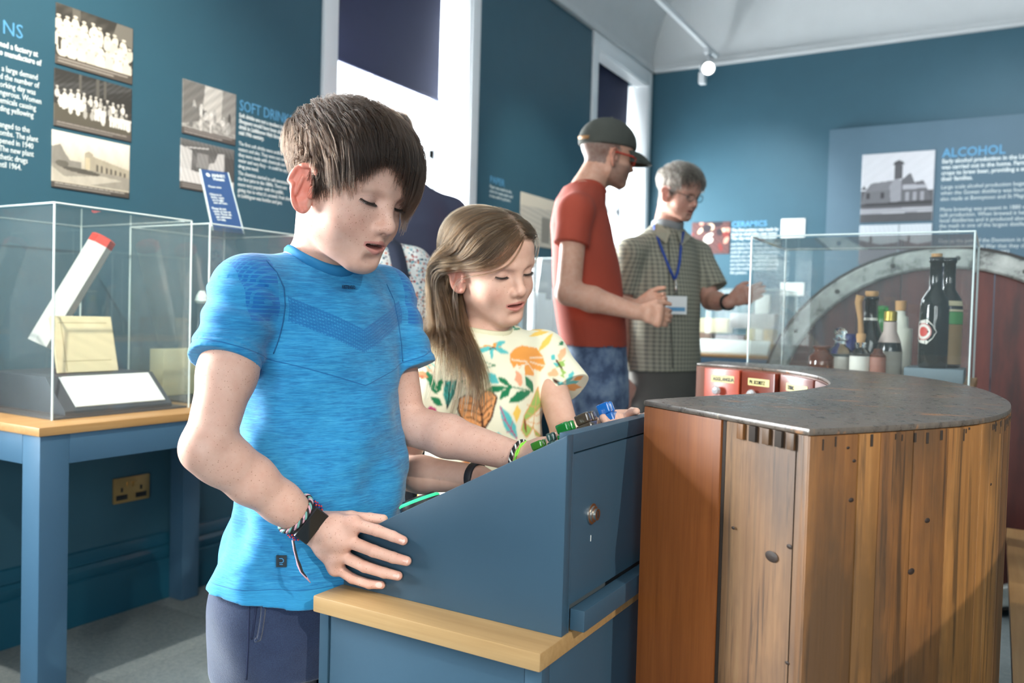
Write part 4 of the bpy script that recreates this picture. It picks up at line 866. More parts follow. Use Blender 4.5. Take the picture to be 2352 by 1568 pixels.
# ================================================================== smooth solid modelling on a sparse grid
import openvdb as vdb
def unit(v): v = np.asarray(v, float); return v/np.linalg.norm(v)
def smin(a, b, k):
    h = np.clip(.5+.5*(b-a)/k, 0, 1); return b*(1-h)+a*h-k*h*(1-h)
class Solid:
    """ordered list of smooth union / cut operations"""
    def __init__(s): s.ops = []
    def add(s, f, c, R, k, mode): s.ops.append((f, np.asarray(c, np.float32), float(R), float(k), mode)); return s
    def cone(s, a, b, ra, rb=None, k=.01, mode='u'):
        a, b = np.asarray(a, np.float32), np.asarray(b, np.float32); rb = ra if rb is None else rb; d = b-a; L = float(d@d)+1e-12
        def f(P):
            h = np.clip(((P-a)@d)/L, 0, 1); q = P-a-h[..., None]*d; return np.sqrt((q*q).sum(-1))-(ra+(rb-ra)*h)
        return s.add(f, (a+b)/2, math.sqrt(L)/2+max(ra, rb), k, mode)
    def chain(s, pts, rad, k=.008, mode='u'):
        for i in range(len(pts)-1): s.cone(pts[i], pts[i+1], rad[i], rad[i+1], k, mode)
        return s
    def ell(s, c, r, Rm=None, k=.01, mode='u'):
        c = np.asarray(c, np.float32); r = np.asarray(r, np.float32); Rm = np.eye(3, dtype=np.float32) if Rm is None else np.asarray(Rm, np.float32)
        def f(P):
            q = (P-c)@Rm; k0 = np.sqrt(((q/r)**2).sum(-1)); k1 = np.sqrt(((q/(r*r))**2).sum(-1)); return k0*(k0-1)/np.maximum(k1, 1e-6)
        return s.add(f, c, r.max(), k, mode)
    def loft(s, rows, k=.01, mode='u', cap=.02, fold=None, p=2.0):
        """rows: (z, cx, cy, a, b, angle) elliptic sections stacked in z"""
        A = np.array(sorted(rows), np.float32); z = A[:, 0]
        def f(P):
            Z = P[..., 2]; g = [np.interp(Z, z, A[:, i]) for i in range(1, 6)]
            x, y = P[..., 0]-g[0], P[..., 1]-g[1]; co, si = np.cos(g[4]), np.sin(g[4]); u, v = x*co+y*si, -x*si+y*co
            if p == 2.0: k0 = np.sqrt((u/g[2])**2+(v/g[3])**2)
            else: k0 = (np.abs(u/g[2])**p+np.abs(v/g[3])**p)**(1/p)
            k1 = np.sqrt((u/g[2]**2)**2+(v/g[3]**2)**2); d = k0*(k0-1)/np.maximum(k1, 1e-6)
            if fold is not None: d = d-fold(u/g[2], v/g[3], Z)
            e = np.maximum(z[0]-Z, Z-z[-1]); return smin(d, d*0-9, 1e-4)*0+(-smin(-d, -e, cap))
        c = A[:, [1, 2, 0]].mean(0); R = np.sqrt(((A[:, [1, 2, 0]]-c)**2).sum(1)).max()+A[:, 3:5].max()
        return s.add(f, c, R, k, mode)
    def half(s, p, n, k=.003):
        """keep the side the normal points away from"""
        p, n = np.asarray(p, np.float32), unit(n).astype(np.float32)
        return s.add(lambda P: -((P-p)@n), p, 50, k, 's')
    def shell(s, t): return s.add(None, (0, 0, 0), 99, t, 'shell')
    def bump(s, f, c, R): return s.add(f, c, R, 0, 'd')
    def ev(s, P, cent=None, hd=0):
        """P (n,m,3); cent (n,3) block centres with half diagonal hd"""
        P = np.asarray(P, np.float32); n = P.shape[0]; val = np.full(P.shape[:-1], .09, np.float32)
        for f, c, R, k, mode in s.ops:
            if mode == 'shell': val = np.maximum(val, -(val+k)); continue
            if cent is not None and R < 40:
                sel = np.nonzero(((cent-c)**2).sum(1) < (R+hd+k+.02)**2)[0]
                if not len(sel): continue
                v, Q = val[sel], P[sel]
            else: sel = None; v, Q = val, P
            d = f(Q)
            if mode == 'u': o = smin(v, d, k) if k > 1e-5 else np.minimum(v, d)
            elif mode == 's': o = -smin(-v, d, max(k, 1e-5))
            elif mode == 'd': o = v-d
            if sel is None: val = o.astype(np.float32)
            else: val[sel] = o
        return val
    def at(s, P): P = np.asarray(P, np.float32); return s.ev(P[None])[0]
    def grad(s, P, e=.0015):
        P = np.asarray(P, np.float32); T = np.array([[1, -1, -1], [-1, -1, 1], [-1, 1, -1], [1, 1, 1]], np.float32)
        g = sum(k*s.at(P+k*e)[..., None] for k in T); return g/np.maximum(np.linalg.norm(g, axis=-1, keepdims=True), 1e-9)
    def mesh(s, lo, hi, h, B=8):
        lo, hi = np.asarray(lo, float), np.asarray(hi, float); nb = np.ceil((hi-lo)/(h*B)).astype(int); hd = h*B*.5*math.sqrt(3)
        I = np.stack(np.meshgrid(*[np.arange(k) for k in nb], indexing='ij'), -1).reshape(-1, 3)
        cen = (lo+(I+.5)*h*B-.5*h).astype(np.float32)
        f0 = s.ev(cen[:, None], cen, 0)[:, 0]
        act = np.abs(f0) < hd*1.25+.004
        arr = np.empty(tuple(nb*B), np.float32); A6 = arr.reshape(nb[0], B, nb[1], B, nb[2], B)
        A6[:] = np.where(f0 < 0, -h*2, h*2).reshape(tuple(nb))[:, None, :, None, :, None]
        off = (np.stack(np.meshgrid(*[np.arange(B)]*3, indexing='ij'), -1).reshape(-1, 3)*h).astype(np.float32)
        ia = np.nonzero(act)[0]
        for k in range(0, len(ia), 3000):
            j = ia[k:k+3000]; base = (lo+I[j]*h*B).astype(np.float32); P = base[:, None]+off[None]
            v = s.ev(P, cen[j], hd); i3 = I[j]
            A6[i3[:, 0], :, i3[:, 1], :, i3[:, 2], :] = np.clip(v, -h*2, h*2).reshape(-1, B, B, B)
        g = vdb.FloatGrid(h*2); g.copyFromArray(arr)
        pts, quads = g.convertToQuads(isovalue=0.0)
        V = pts.astype(np.float64)*h+lo
        return V, quads[:, ::-1].astype(np.int64) if False else quads.astype(np.int64)
def join(parts):
    V, F, n = [], [], 0
    for v, f in parts: V.append(v); F.append(f+n); n += len(v)
    return np.vstack(V), np.vstack(F)
class Frame:
    """local frame: columns right, forward, up; scale"""
    def __init__(s, T, R, S=1.0): s.T, s.R, s.S = np.asarray(T, float), np.asarray(R, float), S
    def p(s, *a): a = np.asarray(a[0] if len(a) == 1 else a, float); return s.T+(s.R@(a*s.S).T).T
    def loc(s, P): return ((np.asarray(P)-s.T)@s.R)/s.S
def rotm(ax, deg):
    return np.array(Matrix.Rotation(math.radians(deg), 3, ax))

# ------------------------------------------------------------------ head
def head_ops(B, H, neck_to, neck_r=(.047, .050), adult=False, mouth_open=.0022, jaw=1.0, nose=1.0, cheek=1.0):
    S = H.S; p = H.p; R = H.R
    def e(c, r, k, mode='u', rot=None): B.ell(p(*c), np.array(r)*S, R if rot is None else R@rot, k*S, mode)
    def cn(a, b, ra, rb, k, mode='u'): B.cone(p(*a), p(*b), ra*S, rb*S, k*S, mode)
    e((0, -.012, .030), (.0745, .094, .0775), .01)
    e((0, .030, .040), (.062, .056, .052), .03)
    e((0, .026, -.026), (.0625*(.97 if adult else 1), .058, .066), .03)
    e((0, .036, -.060), (.048*jaw, .047, .043), .03)
    cn((.045*jaw, .004, -.062), (.016, .070, -.094), .012, .011, .025); cn((-.045*jaw, .004, -.062), (-.016, .070, -.094), .012, .011, .025)
    e((0, .071, -.091), (.019*jaw, .0165, .0150), .02)
    for x in (-1, 1):
        e((x*.037, .052, -.038), (.0245, .0245*cheek, .0245), .02)
        cn((x*.012, .0815, .0135), (x*.046, .0635, .0125), .0075, .0065, .018)
        e((x*.0300, .0905, -.002), (.0170, .0120, .0092), .012, 's')
        e((x*.0305, .0672, -.003), (.0165, .0150, .0138), .004)                      # closed lid over the eye
    if adult:
        for x in (-1, 1): e((x*.0300, .090, -.002), (.016, .009, .006), .006, 's')
    cn((0, .0805, .006), (0, .0985*1, -.028), .0062, .0082, .013)
    e((0, .1000, -.0335), (.0098*nose, .0095*nose, .0090), .008)
    for x in (-1, 1):
        e((x*.0108, .0915, -.0375), (.0068, .0085, .0065), .006); e((x*.0052, .0985, -.0432), (.0034, .0048, .0026), .0025, 's', rotm('Z', -x*25))
    e((0, .064, -.060), (.027, .026, .026), .02)
    cn((0, .086, -.046), (0, .090, -.054), .004, .003, .008)
    zo = mouth_open
    for x in (-1, 1):
        cn((x*.0035, .0905, -.0560), (x*.0225, .0765, -.0615), .0052, .0024, .0045); cn((x*.001, .0880, -.0690-zo), (x*.0195, .0770, -.0640-zo*.3), .0064, .0026, .0045)
    e((0, .0915, -.0625-zo*.5), (.0205, .0185, .0012+zo), .0016, 's')
    e((0, .0935, -.0800-zo), (.016, .009, .0055), .01, 's')
    for x in (-1, 1): ear_ops(B, H, x)
    a, b = p(0, -.022, -.045), np.asarray(neck_to)
    B.cone(a, b, neck_r[0]*S, neck_r[1]*S, .022*S)
def ear_curve(x, n=29):
    """outline of the ear in head coordinates: from the front root over the top, round the back to the lobe"""
    pts = []
    for i in range(n):
        t = i/(n-1); a = math.radians(50+t*250)
        yy, zz = .0195*math.cos(a), .0310*math.sin(a)
        if zz < 0: yy = yy*.62+.004
        lift = .0045+.0150*max(0, -math.cos(a))**.8+.0035*max(0, math.sin(a))
        pts.append((x*(.0690+lift), .001+yy, -.019+zz))
    return pts
def ear_ops(B, H, x):
    S, p = H.S, H.p
    rot = rotm('Z', x*36)@rotm('X', 6)
    B.ell(p(x*.0765, -.0025, -.016), np.array((.0046, .0195, .0290))*S, H.R@rot, .006*S)
    B.ell(p(x*.0735, .005, -.042), np.array((.0050, .0095, .0105))*S, H.R@rot, .006*S)
    P = [p(*q) for q in ear_curve(x)]; B.chain(P, [.0028*S]+[.0036*S]*(len(P)-3)+[.0040*S, .0040*S], .0018*S)
    B.ell(p(x*.0850, .0020, -.021), np.array((.0075, .0105, .0165))*S, H.R@rot, .004*S, 's')
    B.ell(p(x*.0860, -.0055, -.004), np.array((.0042, .0055, .0130))*S, H.R@rot@rotm('X', 22), .004*S, 's')
    B.cone(p(x*.0835, -.006, -.030), p(x*.0815, -.0035, -.006), .0030*S, .0028*S, .003*S)
    B.cone(p(x*.0740, .0125, -.016), p(x*.0745, .0135, -.026), .0042*S, .0044*S, .004*S)
def face_paint(V, H, C, lip=(.50, .17, .15), blush=(.70, .36, .30), ear=(.72, .30, .24), am=.5, hair=None, hair_col=None):
    """tints of lips, cheeks, ears, lids and the scalp under the hair on the skin colours C"""
    q = H.loc(V); x, y, z = q.T; ax = np.abs(x)
    def bl(m, c, a): m = np.clip(m, 0, 1)[:, None]*a; C[:] = C*(1-m)+np.array(c)*m
    g = lambda cx, cy, cz, rx, ry, rz: np.exp(-(((ax-cx)/rx)**2+((y-cy)/ry)**2+((z-cz)/rz)**2))
    near = (np.abs(z+.02) < .14) & (np.hypot(ax, y) < .13)
    bl(g(.040, .068, -.040, .022, .03, .018)*near, blush, am); bl(g(0, .104, -.036, .012, .012, .010)*near, blush, am*.8)
    bl(np.clip((ax-.0715)/.004, 0, 1)*((z < .03) & (z > -.06) & (y < .022) & (y > -.05)), ear, .72)
    bl(g(0.033, .082, -.004, .016, .016, .008)*near, (.52, .30, .27), .35)
    w = np.clip(1-ax/.0225, 0, 1)
    zu = -.0610+.0062*w; zl = -.0650-.0110*w**.8
    lips = (y > .068) & (ax < .0235) & (z < zu+.0016) & (z > zl-.001)
    bl(lips.astype(float), lip, .8)
    m = (y > .066) & (ax < .0195) & (np.abs(z+.0638) < .0026) & (y < .0845); bl(m.astype(float), (.10, .03, .03), .9)
    ee = ((ax-.0305)/.0150)**2; zu_, zl_ = -.0058-.0030*ee, -.0102+.0016*ee
    eye = (ee < 1) & (y > .066) & (z < zu_) & (z > zl_); bl(eye.astype(float), (.50, .45, .43), .9)
    bl((eye & (np.abs(ax-.0310) < .0066)).astype(float), (.030, .020, .015), .95); bl(((ee < 1) & (y > .066) & (np.abs(z-zl_) < .0007)).astype(float), (.40, .20, .17), .6)
    bl(np.exp(-((z-.0035+.004*((ax-.0305)/.015)**2)/.0011)**2)*(np.abs(ax-.0305) < .016)*(y > .06), (.45, .26, .22), .35)
    if hair is not None:
        k = hair(q); bl(k, hair_col, 1.0)
    return C
def lashes(name, H, m, parent, elev=-22, length=.008, n=16, thick=.0005):
    for x in (-1, 1):
        mb = MB(); c = np.array((x*.0305, .0672, -.003)); row = []
        for i in range(n):
            t = i/(n-1); az = math.radians(-60+120*t); el = math.radians(elev+10*(2*t-1)**2)
            d = np.array((math.sin(az)*math.cos(el), math.cos(az)*math.cos(el), math.sin(el))); s0 = c+d*np.array((.0170, .0155, .0142)); row.append(s0)
            tip = s0+length*unit((d[0]*.9+.25*(t-.5)*1.6, d[1]*.9, -.50+.15*0)); mid = (s0+tip)/2+np.array((0, .0008, -.0006))
            mb.tube([H.p(s0), H.p(mid), H.p(tip)], [thick*H.S, thick*.8*H.S, thick*.2*H.S], 5)
        mb.tube([H.p(q) for q in row], [.0005*H.S]+[.0012*H.S]*(n-2)+[.0005*H.S], 6)
        mb.build(name, m, parent, smooth=True)
# ------------------------------------------------------------------ hand
def hand_ops(B, wrist, mcps, fingers, thumb, rf=.0078, rw=.024, palm_t=.0105, k=.006, fk=.0035, back=None):
    """wrist point, 4 knuckles, finger joints [[pip,dip,tip]...], thumb [cmc, mcp, ip, tip]"""
    W = np.asarray(wrist, float); Mc = [np.asarray(q, float) for q in mcps]
    for i, q in enumerate(Mc):
        B.cone(W+(q-W)*.12, q, rw*.62, palm_t*(1.0 if i < 3 else .92), .012)
    for i in range(3): B.cone(Mc[i], Mc[i+1], palm_t*.95, palm_t*.95, .008); B.cone(W*.45+Mc[i]*.55, W*.45+Mc[i+1]*.55, palm_t*1.1, palm_t*1.1, .010)
    s = [1.0, 1.04, 1.0, .88]
    for i, f in enumerate(fingers):
        P = [Mc[i]]+[np.asarray(q, float) for q in f]; r = rf*s[i]
        B.cone(P[0], P[1], r*1.12, r*1.0, fk); B.cone(P[1], P[2], r*1.02, r*.92, .002); B.cone(P[2], P[3], r*.93, r*.80, .002)
    T = [np.asarray(q, float) for q in thumb]
    B.cone(T[0], T[1], rf*1.75, rf*1.35, .012); B.cone(T[1], T[2], rf*1.25, rf*1.12, .004); B.cone(T[2], T[3], rf*1.14, rf*.85, .002)
def nail(name, dip, tip, normal, m, parent, r=.0055, off=.0052):
    dip, tip, n = np.asarray(dip, float), np.asarray(tip, float), unit(normal); d = unit(tip-dip); n = unit(n-d*(n@d)); w = np.cross(d, n)
    c = tip-d*r*.10+n*off; V = []; N = 14
    V.append(c+n*r*.30)
    for i in range(N):
        a = 2*math.pi*i/N; u, v = math.cos(a), math.sin(a); V.append(c+d*u*r*.95+w*v*r*.72+n*(r*.20-.28*r*v*v-.16*r*max(0, u)))
    o = mesh_np(name, V, [(0, i+1, (i+1) % N+1) for i in range(N)], m, parent); return o
# ------------------------------------------------------------------ hair
def strands(name, P, radius, m, parent, tip=.25):
    """P (n,k,3) -> one hair curves object"""
    n, k, _ = P.shape; hc = bpy.data.hair_curves.new(name); hc.add_curves([k]*n)
    hc.attributes['position'].data.foreach_set('vector', np.ascontiguousarray(P, np.float32).ravel())
    ra = hc.attributes.get('radius') or hc.attributes.new('radius', 'FLOAT', 'POINT')
    prof = np.linspace(1, tip, k)**.7; prof[0] *= .8
    rr_ = (np.asarray(radius, np.float32)*np.ones(n, np.float32))[:, None]*prof[None]; ra.data.foreach_set('value', rr_.astype(np.float32).ravel())
    hc.materials.append(m); o = bpy.data.objects.new(name, hc); col.objects.link(o); o['kind'] = 'stuff'; return adopt(o, parent)
def multiply(P, k, spread, seed=1):
    """k children round each guide strand, spreading towards the tip"""
    g = np.random.default_rng(seed); n, m, _ = P.shape; Q = np.repeat(P, k, 0); o = g.normal(0, 1, (n*k, 1, 3))*np.linspace(.7, 1.0, m)[None, :, None]*spread
    w = g.normal(0, 1, (n*k, 1, 3))*np.sin(np.linspace(0, 5, m)+g.uniform(0, 6, (n*k, 1)))[..., None]*spread*.4; o[::k] = 0; w[::k] = 0; return Q+o+w
def hair_mat(name, dark, mid, light, rough=.35):
    t = NT(name); hi = t.n('ShaderNodeHairInfo'); c = t.ramp(hi.outputs['Random'], [(.0, dark), (.5, mid), (1.0, light)])
    hb = t.n('ShaderNodeBsdfHairPrincipled'); hb.parametrization = 'COLOR'; t.l(c, hb.inputs['Color']); hb.inputs['Roughness'].default_value = rough; hb.inputs['IOR'].default_value = 1.42; hb.inputs['Radial Roughness'].default_value = .4
    t.l(hb.outputs[0], t.out.inputs['Surface']); return t.m
# ------------------------------------------------------------------ skin and cloth
def skin_mat(name, freckle=.0, fs=330, fcol=(.33, .15, .08), rough=.48, sss=.12):
    t = NT(name); a = t.n('ShaderNodeVertexColor', layer_name='Col'); v = t.coords()
    mott = t.noise(v, 55, 4, .6); c = t.mix(.16, a.outputs[0], t.ramp(mott, [(.3, (.42, .18, .13)), (.7, (.86, .66, .56))]), 'MIX')
    if freckle:
        vo = t.n('ShaderNodeTexVoronoi'); t.l(v, vo.inputs['Vector']); vo.inputs['Scale'].default_value = fs
        sep = t.n('ShaderNodeSeparateColor'); t.l(vo.outputs['Color'], sep.inputs[0])
        size = t.math('MULTIPLY', t.math('POWER', sep.outputs[0], 1.6), .40); dot = t.math('SMOOTH_MIN', t.math('MULTIPLY', t.math('MAXIMUM', t.math('SUBTRACT', size, vo.outputs['Distance']), 0.0), 9.0), 1.0, .1)
        fm = t.n('ShaderNodeAttribute', attribute_name='Freckle')
        keep = t.math('LESS_THAN', sep.outputs[1], fm.outputs['Fac'])
        c = t.mix(t.math('MULTIPLY', t.math('MULTIPLY', dot, keep), freckle), c, fcol)
    t.set(Base_Color=c, Roughness=rough, Subsurface_Weight=sss, Subsurface_Radius=(.012, .0045, .0025), Subsurface_Scale=1.0, Specular_IOR_Level=.35)
    t.bump(t.math('ADD', t.noise(v, 900, 2), t.math('MULTIPLY', mott, .6)), .10, .0010); return t.m
def set_float(o, name, vals):
    a = o.data.attributes.new(name, 'FLOAT', 'POINT'); a.data.foreach_set('value', np.asarray(vals, np.float32))
# ================================================================== shared figure helpers
def regions(B, boxes):
    """boxes [(lo,hi,h)] coarse to fine: one joined surface, each place at its finest box"""
    out = []
    for i, (lo, hi, h) in enumerate(boxes):
        lo, hi = np.asarray(lo, float), np.asarray(hi, float)
        V, F = B.mesh(lo-3*h, hi+3*h, h); c = V[F].mean(1)
        k = ((c >= lo) & (c <= hi)).all(1)
        for lo2, hi2, _ in boxes[i+1:]: k &= ~((c >= np.asarray(lo2)+h*1.2) & (c <= np.asarray(hi2)-h*1.2)).all(1)
        F = F[k]; u, inv = np.unique(F, return_inverse=True); out.append((V[u], inv.reshape(F.shape)))
    return join(out)
def bbox(pts, pad):
    P = np.array(pts, float); return P.min(0)-pad, P.max(0)+pad
def set_vec(o, name, vals):
    a = o.data.attributes.new(name, 'FLOAT_VECTOR', 'POINT'); a.data.foreach_set('vector', np.asarray(vals, np.float32).ravel())
def wav(P, dirs, amp, seed=0):
    g = np.random.default_rng(seed); o = 0
    for d, f in dirs:
        ph = g.uniform(0, 6.28); w = P@np.asarray(d, np.float32); w2 = P@np.asarray(np.roll(d, 1), np.float32)
        o = o+np.sin(w*f+ph+1.3*np.sin(w2*f*.35+ph*2))
    return amp*o/len(dirs)
def fix_winding(V, F):
    """make faces point outward (signed volume positive)"""
    a, b, c = V[F[:, 0]], V[F[:, 1]], V[F[:, 2]]; vol = (a*np.cross(b, c)).sum()
    return F if vol > 0 else F[:, ::-1]
def solid_obj(name, B, boxes, m, parent=None, colors=None, blur=0):
    V, F = regions(B, boxes); F = fix_winding(V-V.mean(0), F)
    C = colors(V) if colors is not None else None
    for _ in range(blur):                                       # soften the edges of a print by one thread's width
        fc = C[F].mean(1); acc = np.zeros_like(C); cnt_ = np.zeros(len(V))
        for k in range(F.shape[1]): np.add.at(acc, F[:, k], fc); np.add.at(cnt_, F[:, k], 1)
        C = acc/np.maximum(cnt_, 1)[:, None]
    o = mesh_np(name, V, F, m, parent, True, C); return o, V
def on_cloth(B, px, py, d0, d1):
    ds = np.arange(d0, d1, .0012 if d1-d0 < .6 else .004); Q = CAM+np.outer(ds, ray(px, py)); f = B.at(Q) < 0
    i = int(np.argmax(f)) if f.any() else len(ds)-1; i = max(i-1, 0); n = B.grad(Q[i][None], .002)[0]; return Q[i], (n if n@(CAM-Q[i]) > 0 else -n)
def neckline(B, neck, nk_, r, ref, n=44, s0=.09, s1=-.07):
    """ring where a cylinder of radius r round the neck meets the cloth"""
    u = unit(np.cross(nk_, ref)); w = np.cross(nk_, u); out = []; ss = np.arange(s0, s1, -.002)
    for k in range(n):
        a = 2*math.pi*k/n; d = u*math.cos(a)+w*math.sin(a); Q = neck+d*r+np.outer(ss, nk_); f = B.at(Q) < 0; out.append(Q[int(np.argmax(f)) if f.any() else len(ss)-1])
    P = np.array(out); return [ (P[i-2]+P[i-1]*2+P[i]*3+P[(i+1) % n]*2+P[(i+2) % n])/9 for i in range(n)]
SKIN = np.array(srgb('#D7A996')); SKIN2 = np.array(srgb('#D9AC96'))
M_lash = paint('lash_dark', (.03, .02, .015), .6)

# ================================================================== the boy
HB = Frame((-.8296, .9322, 1.2865), [[-.0179, .9326, .3605], [-.9995, -.0260, .0177], [.0259, -.3600, .9326]], 1.0)
bS = {k: at(*v) for k, v in dict(
    shR=(572, 668, 1.20), shL=(878, 682, 1.40), elR=(478, 1026, 1.075), elL=(930, 972, 1.395), neck=(742, 618, 1.29),
    hipR=(612, 1400, 1.26), hipL=(752, 1400, 1.40)).items()}
wrR = on_y(712, 1204, .868); wrL = at(1192, 1050, 1.285)
tr = unit((bS['shR']-bS['shL'])*np.array([1, 1, 0])); tf = np.cross([0, 0, 1], tr); angB = math.atan2(tr[1], tr[0])
def cB(px, py, d=1.305): return at(px, py, d)
def rowsB(da, db, lst):
    out = []
    for px, py, a, b in lst: c = cB(px, py); out.append((c[2], c[0], c[1], a+da, b+db, angB))
    return out
TB = [(748, 612, .060, .052), (742, 650, .100, .066), (738, 700, .128, .078), (738, 800, .130, .086), (742, 920, .122, .086), (748, 1060, .118, .088), (735, 1200, .124, .096), (706, 1300, .130, .100), (688, 1400, .124, .100)]
boy = Solid()
boy.loft(rowsB(-.008, -.008, TB), .02)
boy.cone(bS['neck'], bS['shR'], .040, .040, .03); boy.cone(bS['neck'], bS['shL'], .040, .040, .03)
head_ops(boy, HB, bS['neck'], (.044, .047), mouth_open=.0030)
eR = bS['elR']; fR = lambda k: eR*(1-k)+wrR*k
boy.chain([bS['shR'], bS['shR']*.45+eR*.55, eR], [.041, .0365, .0305], .02); boy.chain([eR, fR(.18), fR(.40), fR(.70), wrR], [.0305, .0318, .0315, .0268, .0230], .014)
boy.cone(eR+np.array([-.004, -.002, -.004]), fR(.08)+np.array([-.003, -.002, -.006]), .0255, .0255, .02)
eL = bS['elL']; boy.chain([bS['shL'], eL], [.043, .034], .02); mL_ = eL*.6+wrL*.4; boy.cone(eL, mL_, .034, .034, .012); boy.cone(mL_, wrL, .034, .0225, .012)
# right hand flat on the console's outer side
Yf = .907
def onp(px, py, g): return on_y(px, py, Yf-g)
mc = [onp(814, 1203, .021), onp(795, 1240, .024), onp(779, 1272, .022), onp(772, 1303, .017)]
fg = [[onp(866, 1218, .017), onp(902, 1231, .012), onp(926, 1241, .0085)], [onp(858, 1265, .019), onp(903, 1280, .012), onp(934, 1288, .0085)],
      [onp(838, 1301, .018), onp(883, 1315, .012), onp(914, 1322, .0085)], [onp(809, 1328, .015), onp(848, 1341, .0105), onp(876, 1343, .008)]]
th = [onp(752, 1196, .012), onp(806, 1190, .004), onp(850, 1192, -.004), onp(880, 1192, -.007)]
hand_ops(boy, wrR, mc, fg, th, .0079, .0245, .0115)
boy.ell((wrR*.35+mc[1]*.65), (.020, .020, .020), None, .015)
# left hand reaching over the desk
def hL(px, py, d): return at(px, py, d)
mcl = [hL(1262, 1030, 1.235), hL(1272, 1020, 1.255), hL(1280, 1012, 1.275), hL(1286, 1008, 1.295)]
fgl = [[hL(1310, 1012, 1.215), hL(1330, 1020, 1.208), hL(1345, 1032, 1.205)], [hL(1325, 998, 1.235), hL(1350, 1004, 1.225), hL(1365, 1018, 1.22)], [hL(1330, 992, 1.26), hL(1355, 1000, 1.25), hL(1370, 1012, 1.245)], [hL(1325, 992, 1.285), hL(1345, 1000, 1.28), hL(1358, 1012, 1.275)]]
thl = [hL(1215, 1058, 1.26), hL(1250, 1060, 1.225), hL(1285, 1062, 1.21), hL(1305, 1064, 1.205)]
hand_ops(boy, wrL, mcl, fgl, thl, .0076, .0225, .011)
# legs
def leg(B, hip, r, fwd, z0=.0, kn=.03):
    hip = np.asarray(hip, float); k_ = np.array([hip[0], hip[1], .46])+np.asarray(fwd)*.02; a = np.array([hip[0], hip[1], .08])
    B.chain([hip, k_, a], [r, r*.66, r*.46], .02); B.cone(a-np.array([0, 0, .045]), a+np.asarray(fwd)*.12-np.array([0, 0, .050]), .030, .026, .02)
tfB = tf
leg(boy, bS['hipR']+np.array([0, 0, .05]), .070, tfB); leg(boy, bS['hipL']+np.array([0, 0, .05]), .070, tfB)
handR = bbox([wrR]+mc+[q for f in fg for q in f]+th, .016); handL = bbox([wrL]+mcl+[q for f in fgl for q in f], .016)
def hair_region_boy(q):
    x, y, z = q.T; a = np.degrees(np.arctan2(y, np.abs(x)))      # 90 front, 0 side, -90 back
    line = np.interp(a, [-90, -60, -30, -12, 0, 14, 30, 48, 65, 90], [-.052, -.048, -.035, .012, .014, -.022, -.002, .040, .052, .058])
    return np.clip((z-line)/.006+.5, 0, 1)*(np.hypot(np.hypot(x, y), z) < .15)*(np.abs(x) < .0765)
HAIRB = np.array(srgb('#352A23'))
def boy_colors(V):
    C = np.tile(SKIN, (len(V), 1)); C = face_paint(V, HB, C, lip=srgb('#C4706A'), blush=srgb('#D2917F'), ear=srgb('#DE6650'), am=.55, hair=hair_region_boy, hair_col=HAIRB)  # ear red holds its own flush plus a painted backlit glow
    for P in fg+fgl:                                                    # knuckles and fingertips a little redder
        for q, r_ in ((P[0], .009), (P[2], .011)):
            m = np.exp(-((V-q)**2).sum(1)/r_**2)[:, None]*.45; C[:] = C*(1-m)+np.array(srgb('#D98E7C'))*m
    for q in mc:
        m = np.exp(-((V-q)**2).sum(1)/.012**2)[:, None]*.35; C[:] = C*(1-m)+np.array(srgb('#D98E7C'))*m
    return C
M_skinB = skin_mat('skin_freckled', .70, 430)
hb_lo, hb_hi = HB.T+np.array([-.14, -.14, -.135]), HB.T+np.array([.15, .14, .16])
body_lo, body_hi = np.array([-1.35, .62, -.01]), np.array([-.40, 1.35, 1.46])
armbox = bbox([bS['shR']*.6+eR*.4, eR, wrR], .05)
person1, Vb = solid_obj('person', boy, [(body_lo, body_hi, .006), (*bbox([bS['shL']*.7+eL*.3, eL, wrL], .045), .003), (*armbox, .0026), (*handL, .0018), (*handR, .0013), (hb_lo, hb_hi, .0014)], M_skinB, None, boy_colors)
tag(person1, 'boy in bright blue sports shirt with dark hair, hand on the console', 'person')
q = HB.loc(Vb); fr = .16+1.1*np.exp(-((np.abs(q[:, 0])-.034)/.026)**2-((q[:, 1]-.075)/.04)**2-((q[:, 2]+.030)/.022)**2)+.55*np.exp(-(q[:, 0]/.02)**2-((q[:, 2]+.012)/.025)**2-((q[:, 1]-.09)/.03)**2)
fr += .40*((Vb[:, 2] < 1.15))+.18*(np.exp(-((q[:, 2]-.02)/.03)**2)*(q[:, 1] > .03)); set_float(person1, 'Freckle', fr)
lashes('eyelashes', HB, M_lash, person1, -15, .0065, 20, .0006)
M_nail = paint('nail', srgb('#E8BDB0'), .25)
for f in fg: nail('fingernail', f[1], f[2], (0.15, -1, .25), M_nail, person1, .0056, .0053)
M_teeth = paint('teeth', srgb('#E9E2D4'), .25)
mesh = MB(); [mesh.box(-.011+.0055*k, -.0062+.0055*k, .0795-.0016*abs(k-1.5), .0835-.0016*abs(k-1.5), -.0640, -.0595, .001) for k in range(4)]
o = mesh.build('teeth', M_teeth, None, sharp=50); o.data.transform(Matrix(((*HB.R[0], HB.T[0]), (*HB.R[1], HB.T[1]), (*HB.R[2], HB.T[2]), (0, 0, 0, 1)))); adopt(o, person1)
